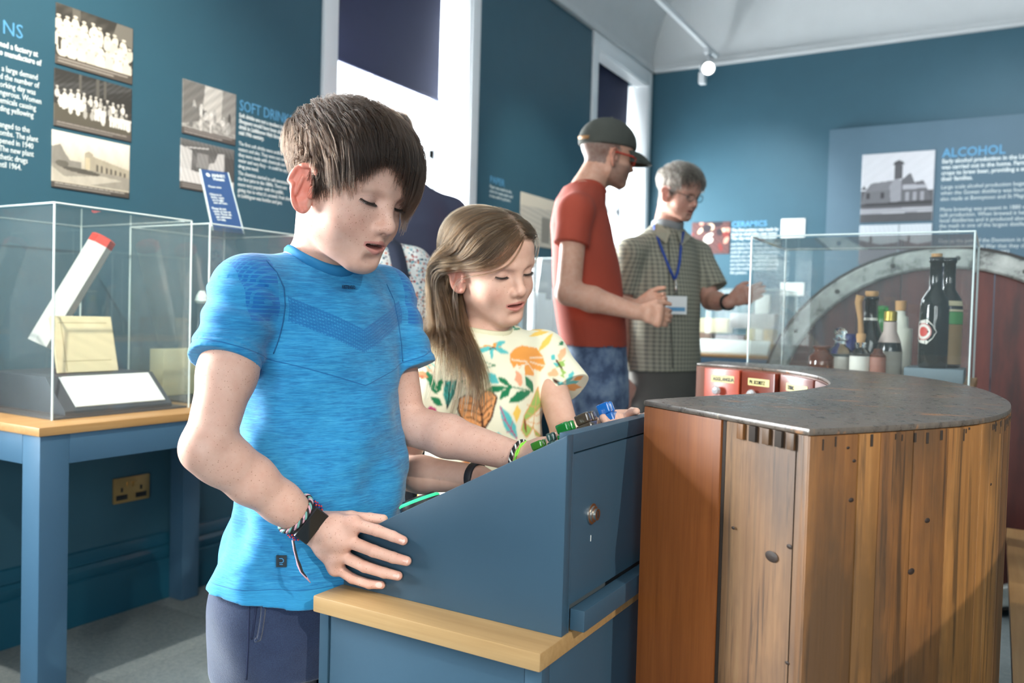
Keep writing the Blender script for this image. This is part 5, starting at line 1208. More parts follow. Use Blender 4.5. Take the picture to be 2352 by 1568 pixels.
# ------------------------------------------------------------------ boy: shirt
def foldB(u, v, Z):
    a = np.arctan2(v, u); w = np.clip((1.12-Z)/.25, 0, 1)
    return .0038*np.sin(3*a+22*Z+1.2*np.sin(9*Z))*w+.0030*np.sin(5*a-36*Z+2)*(.35+w)+.0012*np.sin(9*a+70*Z)+.0020*np.sin(11*a+6*Z)*np.clip((.95-Z)/.1, 0, 1)
SHB = [(752, 585, .050, .046), (748, 618, .082, .064), (742, 655, .118, .080), (738, 705, .142, .092), (738, 800, .143, .100), (742, 920, .138, .099), (750, 1060, .136, .101), (738, 1180, .144, .112), (716, 1290, .153, .121), (705, 1345, .155, .123)]
slR = bS['shR']*.50+eR*.50; slR = at(513, 836, 1.135)
shtop = bS['shR']
slL = at(938, 850, 1.39)
def wrinkle(P):
    return wav(P, [((.35, .2, .92), 150), ((-.5, .5, .7), 95), ((.1, -.2, .97), 210)], .0012, 3)
tor = Solid(); tor.loft(rowsB(0, 0, SHB), .02, fold=foldB, cap=.004); tor.bump(wrinkle, cB(740, 900), .8)
slv = Solid()
for s_, e_, r_ in ((bS['shR'], slR, .0505), (bS['shL'], slL, .050)):
    n_ = unit(e_-s_)
    one = Solid(); one.cone(bS['neck']+np.array([0, 0, -.012]), s_+np.array([0, 0, -.004]), .047, .050, .03); one.cone(s_, e_+n_*.03, r_, .0462, .022)
    def wr2(P, e_=e_, n_=n_):                                   # rounded hem and short cross folds on the sleeve
        h = (P-e_)@n_.astype(np.float32); return .0016*((h > -.013) & (h < .004))-.0010*(np.abs(h+.0145) < .0012)+.0022*np.sin(h*160+3*np.sin((P@np.array([.7, -.5, .3], np.float32))*30))*(h < -.02)*(h > -.11)
    one.bump(wr2, e_, .3); one.half(e_, n_, .0015); slv.ops.append((lambda P, one=one: one.ev(P), (s_+e_)/2, .26, .022, 'u'))
shirt = Solid(); shirt.ops.append((lambda P: tor.ev(P), cB(740, 950), .45, .02, 'u')); shirt.ops += [(f, np.asarray(c, np.float32), R, k, m) for f, c, R, k, m in slv.ops]
# deep crease at the armpit
shirt.cone(at(612, 800, 1.20), at(590, 860, 1.19), .004, .003, .012, 's')
nk = unit(HB.p(0, -.022, -.045)-bS['neck']); ring = neckline(shirt, bS['neck'], nk, .0565, tf)
shirt.shell(.0050)
shirt.cone(bS['neck']-nk*.055, bS['neck']+nk*.09, .0565, .0565, .003, 's')
hem = at(715, 1322, 1.305); shirt.half(hem, (-.10, -.0, -1), .0015)
def shirt_tc(V): c = cB(740, 760); d = V-c; return np.stack([d@tr, d@tf, d[:, 2]], -1)
HEMZ = float(hem[2]-cB(740, 760)[2])
t = NT('blue_sport_knit'); at_ = t.n('ShaderNodeAttribute', attribute_name='TC'); v = at_.outputs['Vector']
sp = t.n('ShaderNodeSeparateXYZ'); t.l(v, sp.inputs[0]); x_, y_, z_ = sp.outputs
mp = t.n('ShaderNodeMapping'); t.l(v, mp.inputs['Vector']); mp.inputs['Scale'].default_value = (24, 24, 330); mp.inputs['Rotation'].default_value = (0, .09, 0)
st0 = t.noise(mp.outputs[0], 1.0, 5, .7, .9); big_ = t.noise(v, 22, 3, .6); st = t.math('ADD', st0, t.math('MULTIPLY', t.math('SUBTRACT', big_, .5), .35)); mp2 = t.n('ShaderNodeMapping'); t.l(v, mp2.inputs['Vector']); mp2.inputs['Scale'].default_value = (70, 70, 640); f2 = t.noise(mp2.outputs[0], 1.0, 2, .6)
c = t.ramp(st, [(.40, srgb('#1B6FA6')), (.52, srgb('#2488BE')), (.7, srgb('#3C9CCB'))]); c = t.mix(.3, c, t.ramp(f2, [(.35, srgb('#19689E')), (.65, srgb('#439FCB'))]))
ax_ = t.math('ABSOLUTE', x_); vv = t.math('SUBTRACT', z_, t.math('MULTIPLY', ax_, .42))           # chevron coordinate
# ribbed chevron band
band = t.math('MULTIPLY', t.math('GREATER_THAN', vv, -.030), t.math('LESS_THAN', vv, .006)); front = t.math('GREATER_THAN', y_, .0)
edge = t.math('LESS_THAN', ax_, .108); band = t.math('MULTIPLY', t.math('MULTIPLY', band, front), edge)
rib = t.math('GREATER_THAN', t.math('SINE', t.math('MULTIPLY', vv, 1250.0)), .1); rib2 = t.math('GREATER_THAN', t.math('SINE', t.math('MULTIPLY', x_, 1500.0)), -.3)
dots = t.math('MULTIPLY', rib, rib2); c = t.mix(t.math('MULTIPLY', band, t.math('MULTIPLY_ADD', dots, -.55, .75)), c, srgb('#11619F'))
# seam line of the lower chevron, raglan seams
v2 = t.math('SUBTRACT', z_, t.math('MULTIPLY', ax_, .30)); seam = t.math('MULTIPLY', t.math('LESS_THAN', t.math('ABSOLUTE', t.math('ADD', v2, .078)), .0008), front)
c = t.mix(t.math('MULTIPLY', seam, .8), c, srgb('#0E568F'))
# honeycomb shoulder panels
px_ = t.math('MULTIPLY', t.math('MULTIPLY', t.math('GREATER_THAN', ax_, .122), t.math('LESS_THAN', ax_, .172)), t.math('GREATER_THAN', z_, .015))
g1 = t.math('GREATER_THAN', t.math('SINE', t.math('MULTIPLY', y_, 1050.0)), .55); g2 = t.math('GREATER_THAN', t.math('SINE', t.math('MULTIPLY', z_, 1050.0)), .55); gr = t.math('MAXIMUM', g1, g2)
c = t.mix(t.math('MULTIPLY', px_, t.math('MULTIPLY_ADD', gr, -.6, .85)), c, srgb('#0F5FA8'))
hemz = t.math('LESS_THAN', t.math('ADD', z_, t.math('MULTIPLY', x_, .03)), HEMZ+.024); hl = t.math('LESS_THAN', t.math('ABSOLUTE', t.math('SUBTRACT', t.math('ADD', z_, t.math('MULTIPLY', x_, .03)), HEMZ+.0245)), .0008)
c = t.mix(t.math('MULTIPLY', hemz, .6), c, srgb('#2E93C6')); c = t.mix(t.math('MULTIPLY', hl, .7), c, srgb('#155E93'))
t.set(Base_Color=c, Roughness=.75, Specular_IOR_Level=.25, Sheen_Weight=.25); hgt = t.math('ADD', st, t.math('ADD', f2, t.math('MULTIPLY', t.math('MULTIPLY', band, dots), 1.0))); t.bump(hgt, .45, .0016); M_shirtB = t.m
lo_, hi_ = np.array([-1.25, .62, .66]), np.array([-.55, 1.40, 1.26])
so_, Vs = solid_obj('shirt', shirt, [(lo_, hi_, .0029)], M_shirtB, person1); set_vec(so_, 'TC', shirt_tc(Vs))
# collar band
def band_mesh(name, ring, axis, h, th, m, parent, out_c):
    mb = MB(); n = len(ring); V, F = [], []
    for i, p in enumerate(ring):
        d = unit(p-out_c-axis*((p-out_c)@axis))
        for a, b in ((-h, 0), (-h*.6, th), (h*.6, th*.9), (h, 0), (h*.6, -th*.8), (-h*.6, -th*.8)): V.append(p+axis*a*.5+d*b*.5)
    for i in range(n):
        for k in range(6): F.append((i*6+k, i*6+(k+1) % 6, ((i+1) % n)*6+(k+1) % 6, ((i+1) % n)*6+k))
    V, F = np.array(V), np.array(F); return mesh_np(name, V, fix_winding(V-V.mean(0), F), m, parent)
M_collarB = paint('blue_collar_rib', srgb('#1E77AB'), .8, .05, .3, 900)
band_mesh('collar', [p+nk*.003 for p in ring], nk, .021, .0085, M_collarB, person1, bS['neck'])
# chest lettering and hem badge, lying on the cloth
p_, n_ = on_cloth(shirt, 800, 660, 1.05, 1.4); r_ = unit(np.cross([0, 0, 1], n_)); u2 = np.cross(n_, r_)
text('chest_lettering', 'ARTENGO', p_+n_*.0022-r_*.0130-u2*.003, r_, u2, .0082, paint('print_dark', srgb('#123A5C'), .6), person1, extrude=.0002, bold=.0002, sx=.62)
p_, n_ = on_cloth(shirt, 647, 1287, 1.05, 1.4); r_ = unit(np.cross([0, 0, 1], n_)); u2 = np.cross(n_, r_); b0 = p_+n_*.0018
bd = MB().hexa([b0-r_*.0072-u2*.0085, b0+r_*.0072-u2*.0085, b0+r_*.0072+u2*.0085, b0-r_*.0072+u2*.0085]+[b0-r_*.0072-u2*.0085+n_*.001, b0+r_*.0072-u2*.0085+n_*.001, b0+r_*.0072+u2*.0085+n_*.001, b0-r_*.0072+u2*.0085+n_*.001]).build('hem_badge', paint('badge_dark', srgb('#1B2A33'), .6), person1)
lg = [b0+n_*.0014+r_*a+u2*b for a, b in [(-.0028, .0042), (.0012, .0042), (.0030, .0022), (.0030, -.0002), (.0012, -.0020), (-.0026, -.0020)]]
MB().tube(lg, .0006, 6).tube([b0+n_*.0014-r_*.0024-u2*.0044, b0+n_*.0014+r_*.0020-u2*.0044], .0006, 6).build('badge_emblem', paint('badge_blue', srgb('#4A9AD0'), .5), bd)
# ------------------------------------------------------------------ boy: trousers and shoes
tr_ = Solid(); 
tr_.loft([(cB(692, py)[2], cB(692, py)[0], cB(692, py)[1], a, b, angB) for py, a, b in ((1280, .132, .104), (1340, .138, .110), (1420, .140, .114), (1500, .135, .110))], .02, fold=lambda u, v, Z: .0015*np.sin(5*np.arctan2(v, u)+30*Z), cap=.006)
for nm in ('hipR', 'hipL'):
    h_ = bS[nm]; tr_.chain([h_, np.array([h_[0], h_[1], .45]), np.array([h_[0], h_[1], .06])], [.082, .070, .052], .025)
tr_.bump(lambda P: wav(P, [((.3, .2, .6), 60), ((.6, -.3, .4), 90)], .0016, 5), cB(700, 1500), 1.2)
pk = [(576, 1330), (578, 1400), (574, 1475), (566, 1545)]
t = NT('navy_fleece'); v = t.coords(); f1 = t.noise(v, 700, 3, .7); f2 = t.noise(v, 40, 4); t.set(Base_Color=t.mix(.4, t.ramp(f1, [(.3, srgb('#1D2740')), (.7, srgb('#3A4866'))]), t.ramp(f2, [(.3, srgb('#222C48')), (.7, srgb('#303D5C'))])), Roughness=.9, Sheen_Weight=.4, Specular_IOR_Level=.15); t.bump(f1, .6, .002); M_fleece = t.m
to_, _ = solid_obj('trousers', tr_, [(np.array([-1.25, .68, .02]), np.array([-.62, 1.35, .78]), .0045)], M_fleece, person1)
def cloth_line(name, B, pxs, d0, d1, r, m, parent, off=0.0):
    P = []
    pxs = np.array(pxs, float); tq = np.linspace(0, len(pxs)-1, (len(pxs)-1)*5+1); pxs = np.stack([np.interp(tq, np.arange(len(pxs)), pxs[:, k]) for k in (0, 1)], 1)
    for px, py in pxs:
        p, n = on_cloth(B, px, py, d0, d1); P.append(p+n*off)
    return MB().tube(P, r, 6).build(name, m, parent, smooth=True)
M_fseam = paint('fleece_seam', srgb('#1C2644'), .9)
cloth_line('pocket_welt', tr_, [(601, 1340), (606, 1370), (604, 1410), (598, 1450), (594, 1468), (586, 1470)], 1.0, 1.5, .0035, M_fleece, to_)
cloth_line('pocket_seam', tr_, [(592, 1342), (590, 1380), (584, 1430), (578, 1468)], 1.0, 1.5, .0014, M_fseam, to_)
cloth_line('side_seam', tr_, [(575, 1325), (572, 1400), (570, 1480), (566, 1560)], 1.0, 1.5, .0014, M_fseam, to_)
M_shoe = paint('shoe_dark', srgb('#2A2C30'), .6)
def shoe(h_, fwd, m, parent, s=1.0):
    B = Solid(); a = np.array([h_[0], h_[1], .035]); fwd = np.asarray(fwd); B.cone(a-fwd*.04, a+fwd*.14*s, .036, .032, .02); B.cone(a+np.array([0, 0, .02]), a+np.array([0, 0, .06]), .038, .036, .02); B.half((0, 0, .002), (0, 0, -1), .004)
    return solid_obj('shoe', B, [(*bbox([a-fwd*.1, a+fwd*.2*s, a+np.array([0, 0, .1])], .05), .005)], m, parent)[0]
for nm in ('hipR', 'hipL'): shoe(bS[nm], tf, M_shoe, person1)
# ------------------------------------------------------------------ boy: hair
def grow(B, H, region, n, steps, flow, length, lift, seed=1, jitter=.35, gravity=.0, V=None, clump=0):
    g = np.random.default_rng(seed); q = H.loc(V); k = np.nonzero((region(q) > .5) & (np.linalg.norm(q, axis=1) < .17))[0]
    k = g.choice(k, n, replace=True); P = V[k]+g.normal(0, .0009, (n, 3)); L = length(H.loc(P))*g.uniform(.72, 1.12, n); lf = lift(H.loc(P))*g.uniform(.15, 1.0, n)
    out = [P.copy()]; side = g.normal(0, jitter, n); st = L/steps; wob = g.normal(0, .008, (n, 3))
    if clump: cid = g.integers(0, clump, n); side = side*.5+g.normal(0, jitter, clump)[cid]*.7
    N = B.grad(P, .003); dist = B.at(P)
    for i in range(steps):
        ql = H.loc(P)+wob; d = flow(ql)@H.R.T; t_ = (i+1)/steps; tgt = lf*min(1, 2.4*t_)**.8*(1-.35*t_)
        d = d+np.cross(N, d)*side[:, None]+np.array([0, 0, -gravity*(i/steps)])
        d = d-N*((d*N).sum(1)*np.where(dist > tgt+.006, .0, 1.0))[:, None]; d /= np.maximum(np.linalg.norm(d, axis=1, keepdims=True), 1e-6)
        P = P+d*st[:, None]; dist = B.at(P); N = B.grad(P, .003)
        push = np.where(dist < tgt, tgt-dist, np.clip(tgt-dist, -.0016, 0)*.7); P = P+N*push[:, None]; dist = dist+push
        out.append(P.copy())
    return np.stack(out, 1)
hd = Solid(); head_ops(hd, HB, bS['neck'], (.044, .047), mouth_open=.003)
WH = np.array([.012, -.070, .082])
def flowB(q):
    d = q-WH; d = d/np.maximum(np.linalg.norm(d, axis=1, keepdims=True), 1e-6)
    top = np.clip((q[:, 2]-.02)/.05, 0, 1)[:, None]; fr_ = np.clip((q[:, 1]-.02)/.05, 0, 1)[:, None]; sw = np.tanh((q[:, 0]-.026)/.012)[:, None]
    d = d*1.0+top*np.array([0, .75, -.05])+(1-top)*np.array([0, .22, -.8])+fr_*(np.array([0, .15, -.85])+sw*np.array([.42, 0, 0])); return d
def lenB(q):
    x, y, z = q.T; top = np.clip((z-.028)/.035, 0, 1); l = .020+.034*top
    th0 = np.arctan2(z, np.maximum(y, -.2)); zend = np.interp(x, [-.07, -.05, -.02, .0, .016, .026, .036, .055, .07], [.012, .008, .010, .018, .034, .056, .054, .048, .042]); th1 = np.arctan2(zend, .095)
    lf = np.clip(.112*(th0-th1), .010, .105); w = np.clip((y+.02)/.05, 0, 1)*np.clip((z-.03)/.02, 0, 1)
    return np.where(z < -.012, .012, l*(1-w)+lf*w)
def liftB(q):
    x, y, z = q.T; return .004+.019*np.clip((z-.005)/.06, 0, 1)
M_hairB = hair_mat('hair_dark_brown', srgb('#120A07'), srgb('#20150E'), srgb('#38281C'), .36)
Vh = Vb[(np.linalg.norm(HB.loc(Vb), axis=1) < .17)]
PB = multiply(grow(hd, HB, hair_region_boy, 8000, 10, flowB, lenB, liftB, 4, .13, .3, Vh, 320), 4, .0009)
fade = lambda q: hair_region_boy(q)*((q[:, 2] < .045) & (q[:, 1] < .03))
PF = grow(hd, HB, fade, 5000, 4, lambda q: np.array([0, -.15, -1.0])+q*np.array([2.0, 2.0, 0]), lambda q: .013+.12*np.clip(q[:, 2], 0, .05), lambda q: .0035+.05*np.clip(q[:, 2], 0, .1), 14, .15, .0, Vh)
strands('hair', PF, .00019, M_hairB, person1, .3)
strands('hair', PB, .00019, M_hairB, person1, .3)

# ------------------------------------------------------------------ boy: wristband, bracelets
def ring_at(c, axis, r, ref, n=40, a0=0, a1=360, sq=1.0):
    axis = unit(axis); u = unit(np.asarray(ref)-axis*(np.asarray(ref)@axis)); v = np.cross(axis, u)
    return [c+(u*math.cos(math.radians(a))+v*math.sin(math.radians(a))*sq)*r for a in np.linspace(a0, a1, n, endpoint=(a1-a0) < 359)]
def cord(name, c, axis, r, ref, cols, parent, rc=.0016, turns=14, amp=.0016, n=120, sq=1.0):
    base = ring_at(c, axis, r, ref, n, sq=sq); axis = unit(axis); root = None
    for k, m in enumerate(cols):
        P = []
        for i, p in enumerate(base):
            ph = 2*math.pi*(turns*i/n+k/len(cols)); d = unit(p-c); P.append(p+axis*amp*math.sin(ph)+d*amp*.7*math.cos(ph))
        o = MB().tube(P, rc, 6, closed=True).build(name, m, parent, smooth=True); parent = parent
    return o
C_ = lambda n, h, r=.7: paint(n, srgb(h), r, .1)
m_pk, m_tl, m_bk, m_rd, m_bl, m_gn = C_('cord_pink', '#C99AA6'), C_('cord_teal', '#6FA39A'), C_('cord_black', '#1B1B1D'), C_('bead_red', '#D0382F', .3), C_('bead_blue', '#233C8C', .3), C_('cord_neon', '#8FE04A')
axw = unit(wrR-eR); toc = unit(CAM-wrR); toc = unit(toc-axw*(toc@axw)); cw = wrR-axw*.014
cord('friendship_bracelet', cw-axw*.0155, axw, .0288, toc, [m_pk, m_tl, m_bk], person1, .0017, 12, .0019)
wt = MB(); 
def slab(c, r0, r1, a0, a1, w, nm, m, parent):
    V, F = [], []; N = 14; A = ring_at(c, axw, r0, toc, N, a0, a1); B_ = ring_at(c, axw, r1, toc, N, a0, a1)
    for p, q in zip(A, B_): V += [p-axw*w, p+axw*w, q+axw*w*.92, q-axw*w*.92]
    for i in range(N-1):
        for k in range(4): F.append((i*4+k, i*4+(k+1) % 4, i*4+4+(k+1) % 4, i*4+4+k))
    F += [(0, 3, 2, 1), (N*4-4, N*4-3, N*4-2, N*4-1)]; V, F = np.array(V), np.array(F); return mesh_np(nm, V, fix_winding(V-V.mean(0), F), m, parent, False)
strap = slab(cw, .0245, .0272, -180, 180, .0090, 'wristband_strap', paint('strap_black', (.014, .014, .016), .5), person1)
vv_ = np.cross(axw, toc); sc0 = cw+toc*.0262
MB().hexa([sc0+axw*a*.0118+vv_*b*.0240+toc*c for c in (0, .0052) for a, b in ((-1, -1), (1, -1), (1, 1), (-1, 1))], .0012).build('wristband_case', paint('case_black', (.02, .02, .022), .3), strap, sharp=40)
MB().hexa([sc0+axw*a*.0104+vv_*b*.0222+toc*(.0053+c) for c in (0, .0004) for a, b in ((-1, -1), (1, -1), (1, 1), (-1, 1))]).build('wristband_screen', paint('screen_black', (.010, .011, .012), .06), strap)
for sgn in (-1, 1):
    for k in range(5):
        for j in range(3):
            p = ring_at(cw+axw*(-.006+.006*j), axw, .0292, toc, 2, sgn*(52+8*k), sgn*(52+8*k)+1)[0]; MB().lathe([(0, -.0016), (.0013, -.0008), (.0016, 0), (.0013, .0008), (0, .0016)], p, 8).build('bead', m_rd if (k+j) % 2 else m_bl, strap, smooth=True)
tl = [at(672, 1240, 1.13), at(676, 1262, 1.128), at(682, 1285, 1.128), at(686, 1296, 1.128), at(692, 1312, 1.128), at(703, 1325, 1.128), at(713, 1338, 1.128)]
tl = [p for p in tl]; MB().tube(tl, [.0014, .0015, .0014, .0026, .0019, .0016, .0005], 6).build('bracelet_tail', m_pk, person1, smooth=True)
MB().tube([p+np.array([.0015, 0, 0]) for p in tl[:6]], [.001, .0014, .0014, .002, .0016, .0006], 6).build('bracelet_tail', m_bk, person1, smooth=True)
axl = unit(wrL-eL); tol = unit(CAM-wrL)
cord('friendship_bracelet', wrL+axl*.000, axl, .0262, tol, [m_bk, C_('cord_white', '#D8D8D2'), m_bk], person1, .0016, 14, .0017)
cord('neon_bracelet', wrL+axl*.0075, axl, .0262, tol, [m_gn, m_gn], person1, .0013, 5, .0015)

# raglan seams of the shirt
M_bseam = paint('blue_seam', srgb('#14598A'), .8)
cloth_line('seam', shirt, [(612, 598), (636, 625), (652, 660), (655, 700), (650, 740), (640, 780), (628, 812)], 1.05, 1.5, .0008, M_bseam, so_)
cloth_line('seam', shirt, [(888, 652), (905, 690), (915, 740), (922, 790), (925, 830)], 1.05, 1.6, .0008, M_bseam, so_)
# ================================================================== the girl
HG = Frame((-.8532, 1.3724, 1.2046), [[-.3493, .9138, .2074], [-.9220, -.2957, -.2500], [-.1671, -.2786, .9458]], .97)
gS = {k: at(*v) for k, v in dict(neck=(1118, 778, 1.64), shR=(1018, 838, 1.565), shL=(1246, 815, 1.735), elR=(905, 1085, 1.47), elL=(1300, 1000, 1.61), wrR=(1098, 1098, 1.365), wrL=(1400, 985, 1.34)).items()}
trG = unit((gS['shR']-gS['shL'])*np.array([1, 1, 0])); tfG = np.cross([0, 0, 1], trG); angG = math.atan2(trG[1], trG[0])
def cG(px, py, d=1.665): return at(px, py, d)
def rowsG(da, db, lst):
    out = []
    for px, py, a, b in lst: c = cG(px, py); out.append((c[2], c[0], c[1], a+da, b+db, angG))
    return out
TG = [(1120, 770, .055, .048), (1120, 800, .090, .062), (1120, 850, .115, .074), (1118, 930, .118, .080), (1116, 1030, .112, .080), (1105, 1140, .110, .084), (1070, 1280, .116, .088), (1045, 1380, .118, .090)]
girl = Solid(); girl.loft(rowsG(-.006, -.006, TG), .02)
girl.cone(gS['neck'], gS['shR'], .036, .036, .03); girl.cone(gS['neck'], gS['shL'], .036, .036, .03)
head_ops(girl, HG, gS['neck'], (.039, .043), mouth_open=.0030)
girl.chain([gS['shR'], gS['elR']], [.037, .031], .02); girl.chain([gS['elR'], gS['elR']*.65+gS['wrR']*.35, gS['wrR']], [.031, .031, .0215], .012)
girl.chain([gS['shL'], gS['elL']], [.035, .0275], .02); girl.chain([gS['elL'], gS['wrL']], [.0275, .0205], .012)
# right hand on the desk, left hand over the rear edge
wr = gS['wrR']; d1 = unit(np.array([.75, -.10, -.08])); s1 = unit(np.cross(d1, [0, 0, 1])); 
mcg = [wr+d1*.060+s1*(.018-.012*i) for i in range(4)]; fgg = [[m_+d1*.028+np.array([0, 0, -.004]), m_+d1*.046+np.array([0, 0, -.012]), m_+d1*.058+np.array([0, 0, -.022])] for m_ in mcg]
hand_ops(girl, wr, mcg, fgg, [wr+d1*.02+s1*.018, wr+d1*.045+s1*.030, wr+d1*.065+s1*.032, wr+d1*.08+s1*.030], .0070, .0205, .0100)
wl = gS['wrL']; tipL = at(1462, 944, 1.250); d2 = unit(tipL-wl); s2 = unit(np.cross(d2, [0, 0, 1]))
mcl2 = [wl+d2*.050+s2*(-.018+.012*i)+np.array([0, 0, .004]) for i in range(4)]
fgl2 = [[tipL-d2*.035+s2*(-.0+.013*i), tipL-d2*.016+s2*(.013*i)+np.array([0, 0, .004-.022*(i > 0)]), tipL+s2*(.013*i)-np.array([0, 0, .030])*(i > 0)] for i in range(4)]
hand_ops(girl, wl, mcl2, fgl2, [wl+d2*.015-s2*.016, wl+d2*.04-s2*.028, wl+d2*.06-s2*.030, wl+d2*.075-s2*.028], .0070, .0205, .0100)
hipG = [cG(1030, 1380)+trG*.060, cG(1030, 1380)-trG*.060]
for h_ in hipG: leg(girl, h_, .066, tfG)
def hair_region_girl(q):
    x, y, z = q.T; a = np.degrees(np.arctan2(y, np.abs(x)))
    line = np.interp(a, [-90, -60, -30, -14, 0, 14, 30, 48, 65, 90], [-.055, -.052, -.042, .010, .016, .006, .016, .040, .058, .066])
    return np.clip((z-line)/.006+.5, 0, 1)*(np.hypot(np.hypot(x, y), z) < .15)*(np.abs(x) < .0765)
def girl_colors(V):
    C = np.tile(SKIN2, (len(V), 1)); return face_paint(V, HG, C, lip=srgb('#C66E68'), blush=srgb('#DDA08C'), ear=srgb('#D88A78'), am=.5, hair=hair_region_girl, hair_col=srgb('#5A4630'))
M_skinG = skin_mat('skin_fair', .55, 330)
person2, Vg = solid_obj('person', girl, [(np.array([-1.20, 1.00, -.01]), np.array([-.40, 1.95, 1.20]), .006), (*bbox([gS['shR']*.6+gS['elR']*.4, gS['elR'], gS['wrR'], fgg[0][2]], .042), .003), (*bbox([gS['shL'], gS['elL'], wl, tipL], .04), .0028), (HG.T+np.array([-.13, -.13, -.175]), HG.T+np.array([.13, .13, .15]), .0015)], M_skinG, None, girl_colors)
tag(person2, 'girl with long light brown hair in a leaf-print top', 'person')
q = HG.loc(Vg); set_float(person2, 'Freckle', .05+.7*np.exp(-((np.abs(q[:, 0])-.030)/.022)**2-((q[:, 1]-.08)/.04)**2-((q[:, 2]+.024)/.016)**2))
lashes('eyelashes', HG, M_lash, person2, -15, .0055, 20, .0006)
mesh = MB(); [mesh.box(-.011+.0055*k, -.0062+.0055*k, .0795-.0016*abs(k-1.5), .0835-.0016*abs(k-1.5), -.0640, -.0595, .001) for k in range(4)]
o = mesh.build('teeth', M_teeth, None, sharp=50); o.data.transform(Matrix(((*(HG.R[0]*HG.S), HG.T[0]), (*(HG.R[1]*HG.S), HG.T[1]), (*(HG.R[2]*HG.S), HG.T[2]), (0, 0, 0, 1)))); adopt(o, person2)
# eyebrows: short strokes above the eyes
def brows(H, m, parent, n=60, z0=.0135, seed=2, ln=.0075, sides=(-1, 1), r=.00022):
    g = np.random.default_rng(seed)
    for x in sides:
        P = []
        for i in range(n):
            t = g.uniform(0, 1); bx = x*(.013+.030*t); by = .0885-.0175*t**1.6; bz = z0+.0045*math.sin(t*2.4)+g.normal(0, .0012); d = np.array((x*.9, -.35*t, .25-.45*t))
            p0 = np.array((bx, by+.0005, bz)); P.append([p0, p0+d*ln*.5+np.array((0, .0006, 0)), p0+d*ln])
        P = np.array(P); W = H.p(P.reshape(-1, 3)).reshape(P.shape); strands('eyebrow', W, r, m, parent)
M_browG = hair_mat('brow_brown', srgb('#3A2A1C'), srgb('#4E3A28'), srgb('#6A5238'), .4)
brows(HG, M_browG, person2); brows(HB, M_hairB, person1, 45, .0125, 5)
# ------------------------------------------------------------------ girl: printed top
def foldG(u, v, Z):
    a = np.arctan2(v, u); return .0022*np.sin(4*a+22*Z)+.0014*np.sin(7*a-37*Z+1)
SHG = [(1122, 756, .055, .050), (1122, 775, .086, .070), (1120, 806, .108, .082), (1118, 850, .127, .090), (1116, 930, .130, .097), (1114, 1030, .130, .102), (1104, 1140, .132, .100), (1085, 1220, .132, .100)]
tg = Solid(); tg.loft(rowsG(0, 0, SHG), .02, fold=foldG, cap=.004)
gtop = Solid(); gtop.ops.append((lambda P: tg.ev(P), cG(1116, 960), .42, .02, 'u'))
for s_, e_, rr0, rr1 in ((gS['shR'], gS['shR']*.52+gS['elR']*.48, .046, .052), (gS['shL'], at(1303, 897, 1.69), .047, .0520)):
    n_ = unit(e_-s_); one = Solid(); one.cone(gS['neck']+np.array([0, 0, -.014]), s_, .042, .046, .03); one.cone(s_, e_+n_*.02, rr0, rr1, .025); one.half(e_, n_, .0015)
    gtop.ops.append((lambda P, one=one: one.ev(P), np.asarray((s_+e_)/2, np.float32), .26, .03, 'u'))
gtop.bump(lambda P: wav(P, [((.35, .2, .92), 70), ((-.5, .5, .7), 50)], .0014, 8), cG(1116, 960), .7)
nkG = unit(HG.p(0, -.022, -.045)-gS['neck']); ncG = gS['neck']-tfG*.004; ringG = neckline(gtop, ncG, nkG, .0540, tfG); gtop.shell(.0045)
gtop.cone(ncG-nkG*.020, ncG+nkG*.09, .0540, .0540, .003, 's'); gtop.half(cG(1110, 1190), (0, 0, -1), .0015)
uv0 = cG(1116, 930)
def uvG(P): d = np.asarray(P)-uv0; return d@trG, d[..., 2]
def cloth_uv(pts):
    """print outlines: crop points -> place on the cloth"""
    ds = np.arange(1.46, 1.84, .008); Rr = np.array([ray(900+x/2.119, 420+y/2.119) for x, y in pts]); Q = CAM+Rr[:, None]*ds[None, :, None]
    f = gtop.ev(Q) < .002; i = np.where(f.any(1), f.argmax(1), 12); u, v = uvG(Q[np.arange(len(pts)), i]); return [(float(a), float(b)) for a, b in zip(u, v)]
S_ = srgb; motifs = []
def mpoly(pts, c): motifs.append(('p', cloth_uv(pts), S_(c)))
def mleaf(x0, y0, x1, y1, w, c, sharp=1.0):
    L = math.hypot(x1-x0, y1-y0); motifs.append(('p', cloth_uv(leaf_pts(x0, y0, L, w, math.atan2(y1-y0, x1-x0), 7, sharp)), S_(c)))
def mline(pts, w, c): motifs.append(('l', cloth_uv(pts), w, S_(c)))
BR, TQ, DG, OR, PE, OL, YE, MG = '#4A2A1E', '#5CC0BE', '#1E7A50', '#F0A04B', '#EBA46A', '#9CC063', '#F6CB5E', '#C2447A'
heart = [(415, 1062), (402, 1040), (362, 1030), (328, 1048), (320, 1098), (335, 1150), (368, 1190), (402, 1216), (432, 1244), (443, 1240), (458, 1190), (482, 1140), (501, 1090), (503, 1042), (486, 1012), (452, 1010), (425, 1030)]
mpoly(heart, PE); mline(heart+heart[:1], .0016, BR); mline([(415, 1062), (428, 1130), (436, 1242)], .0017, BR)
for y in (1070, 1105, 1140, 1175, 1205): mline([(427, y+25), (390, y+2), (345+max(0, y-1120)*.5, y)], .0011, BR); mline([(430, y+25), (460, y-5), (492-max(0, y-1090)*.4, y-22)], .0011, BR)
mpoly([(630, 790), (598, 802), (574, 832), (572, 872), (592, 900), (612, 880), (618, 905), (640, 880), (648, 935), (690, 937), (690, 905), (720, 917), (745, 888), (735, 842), (700, 802), (660, 795)], OR)
for a, b in (((655, 870), (585, 860)), ((660, 880), (610, 895)), ((668, 880), (700, 930)), ((672, 870), (740, 890)), ((668, 850), (735, 850))): mline([a, b], .0010, '#F6F1DC')
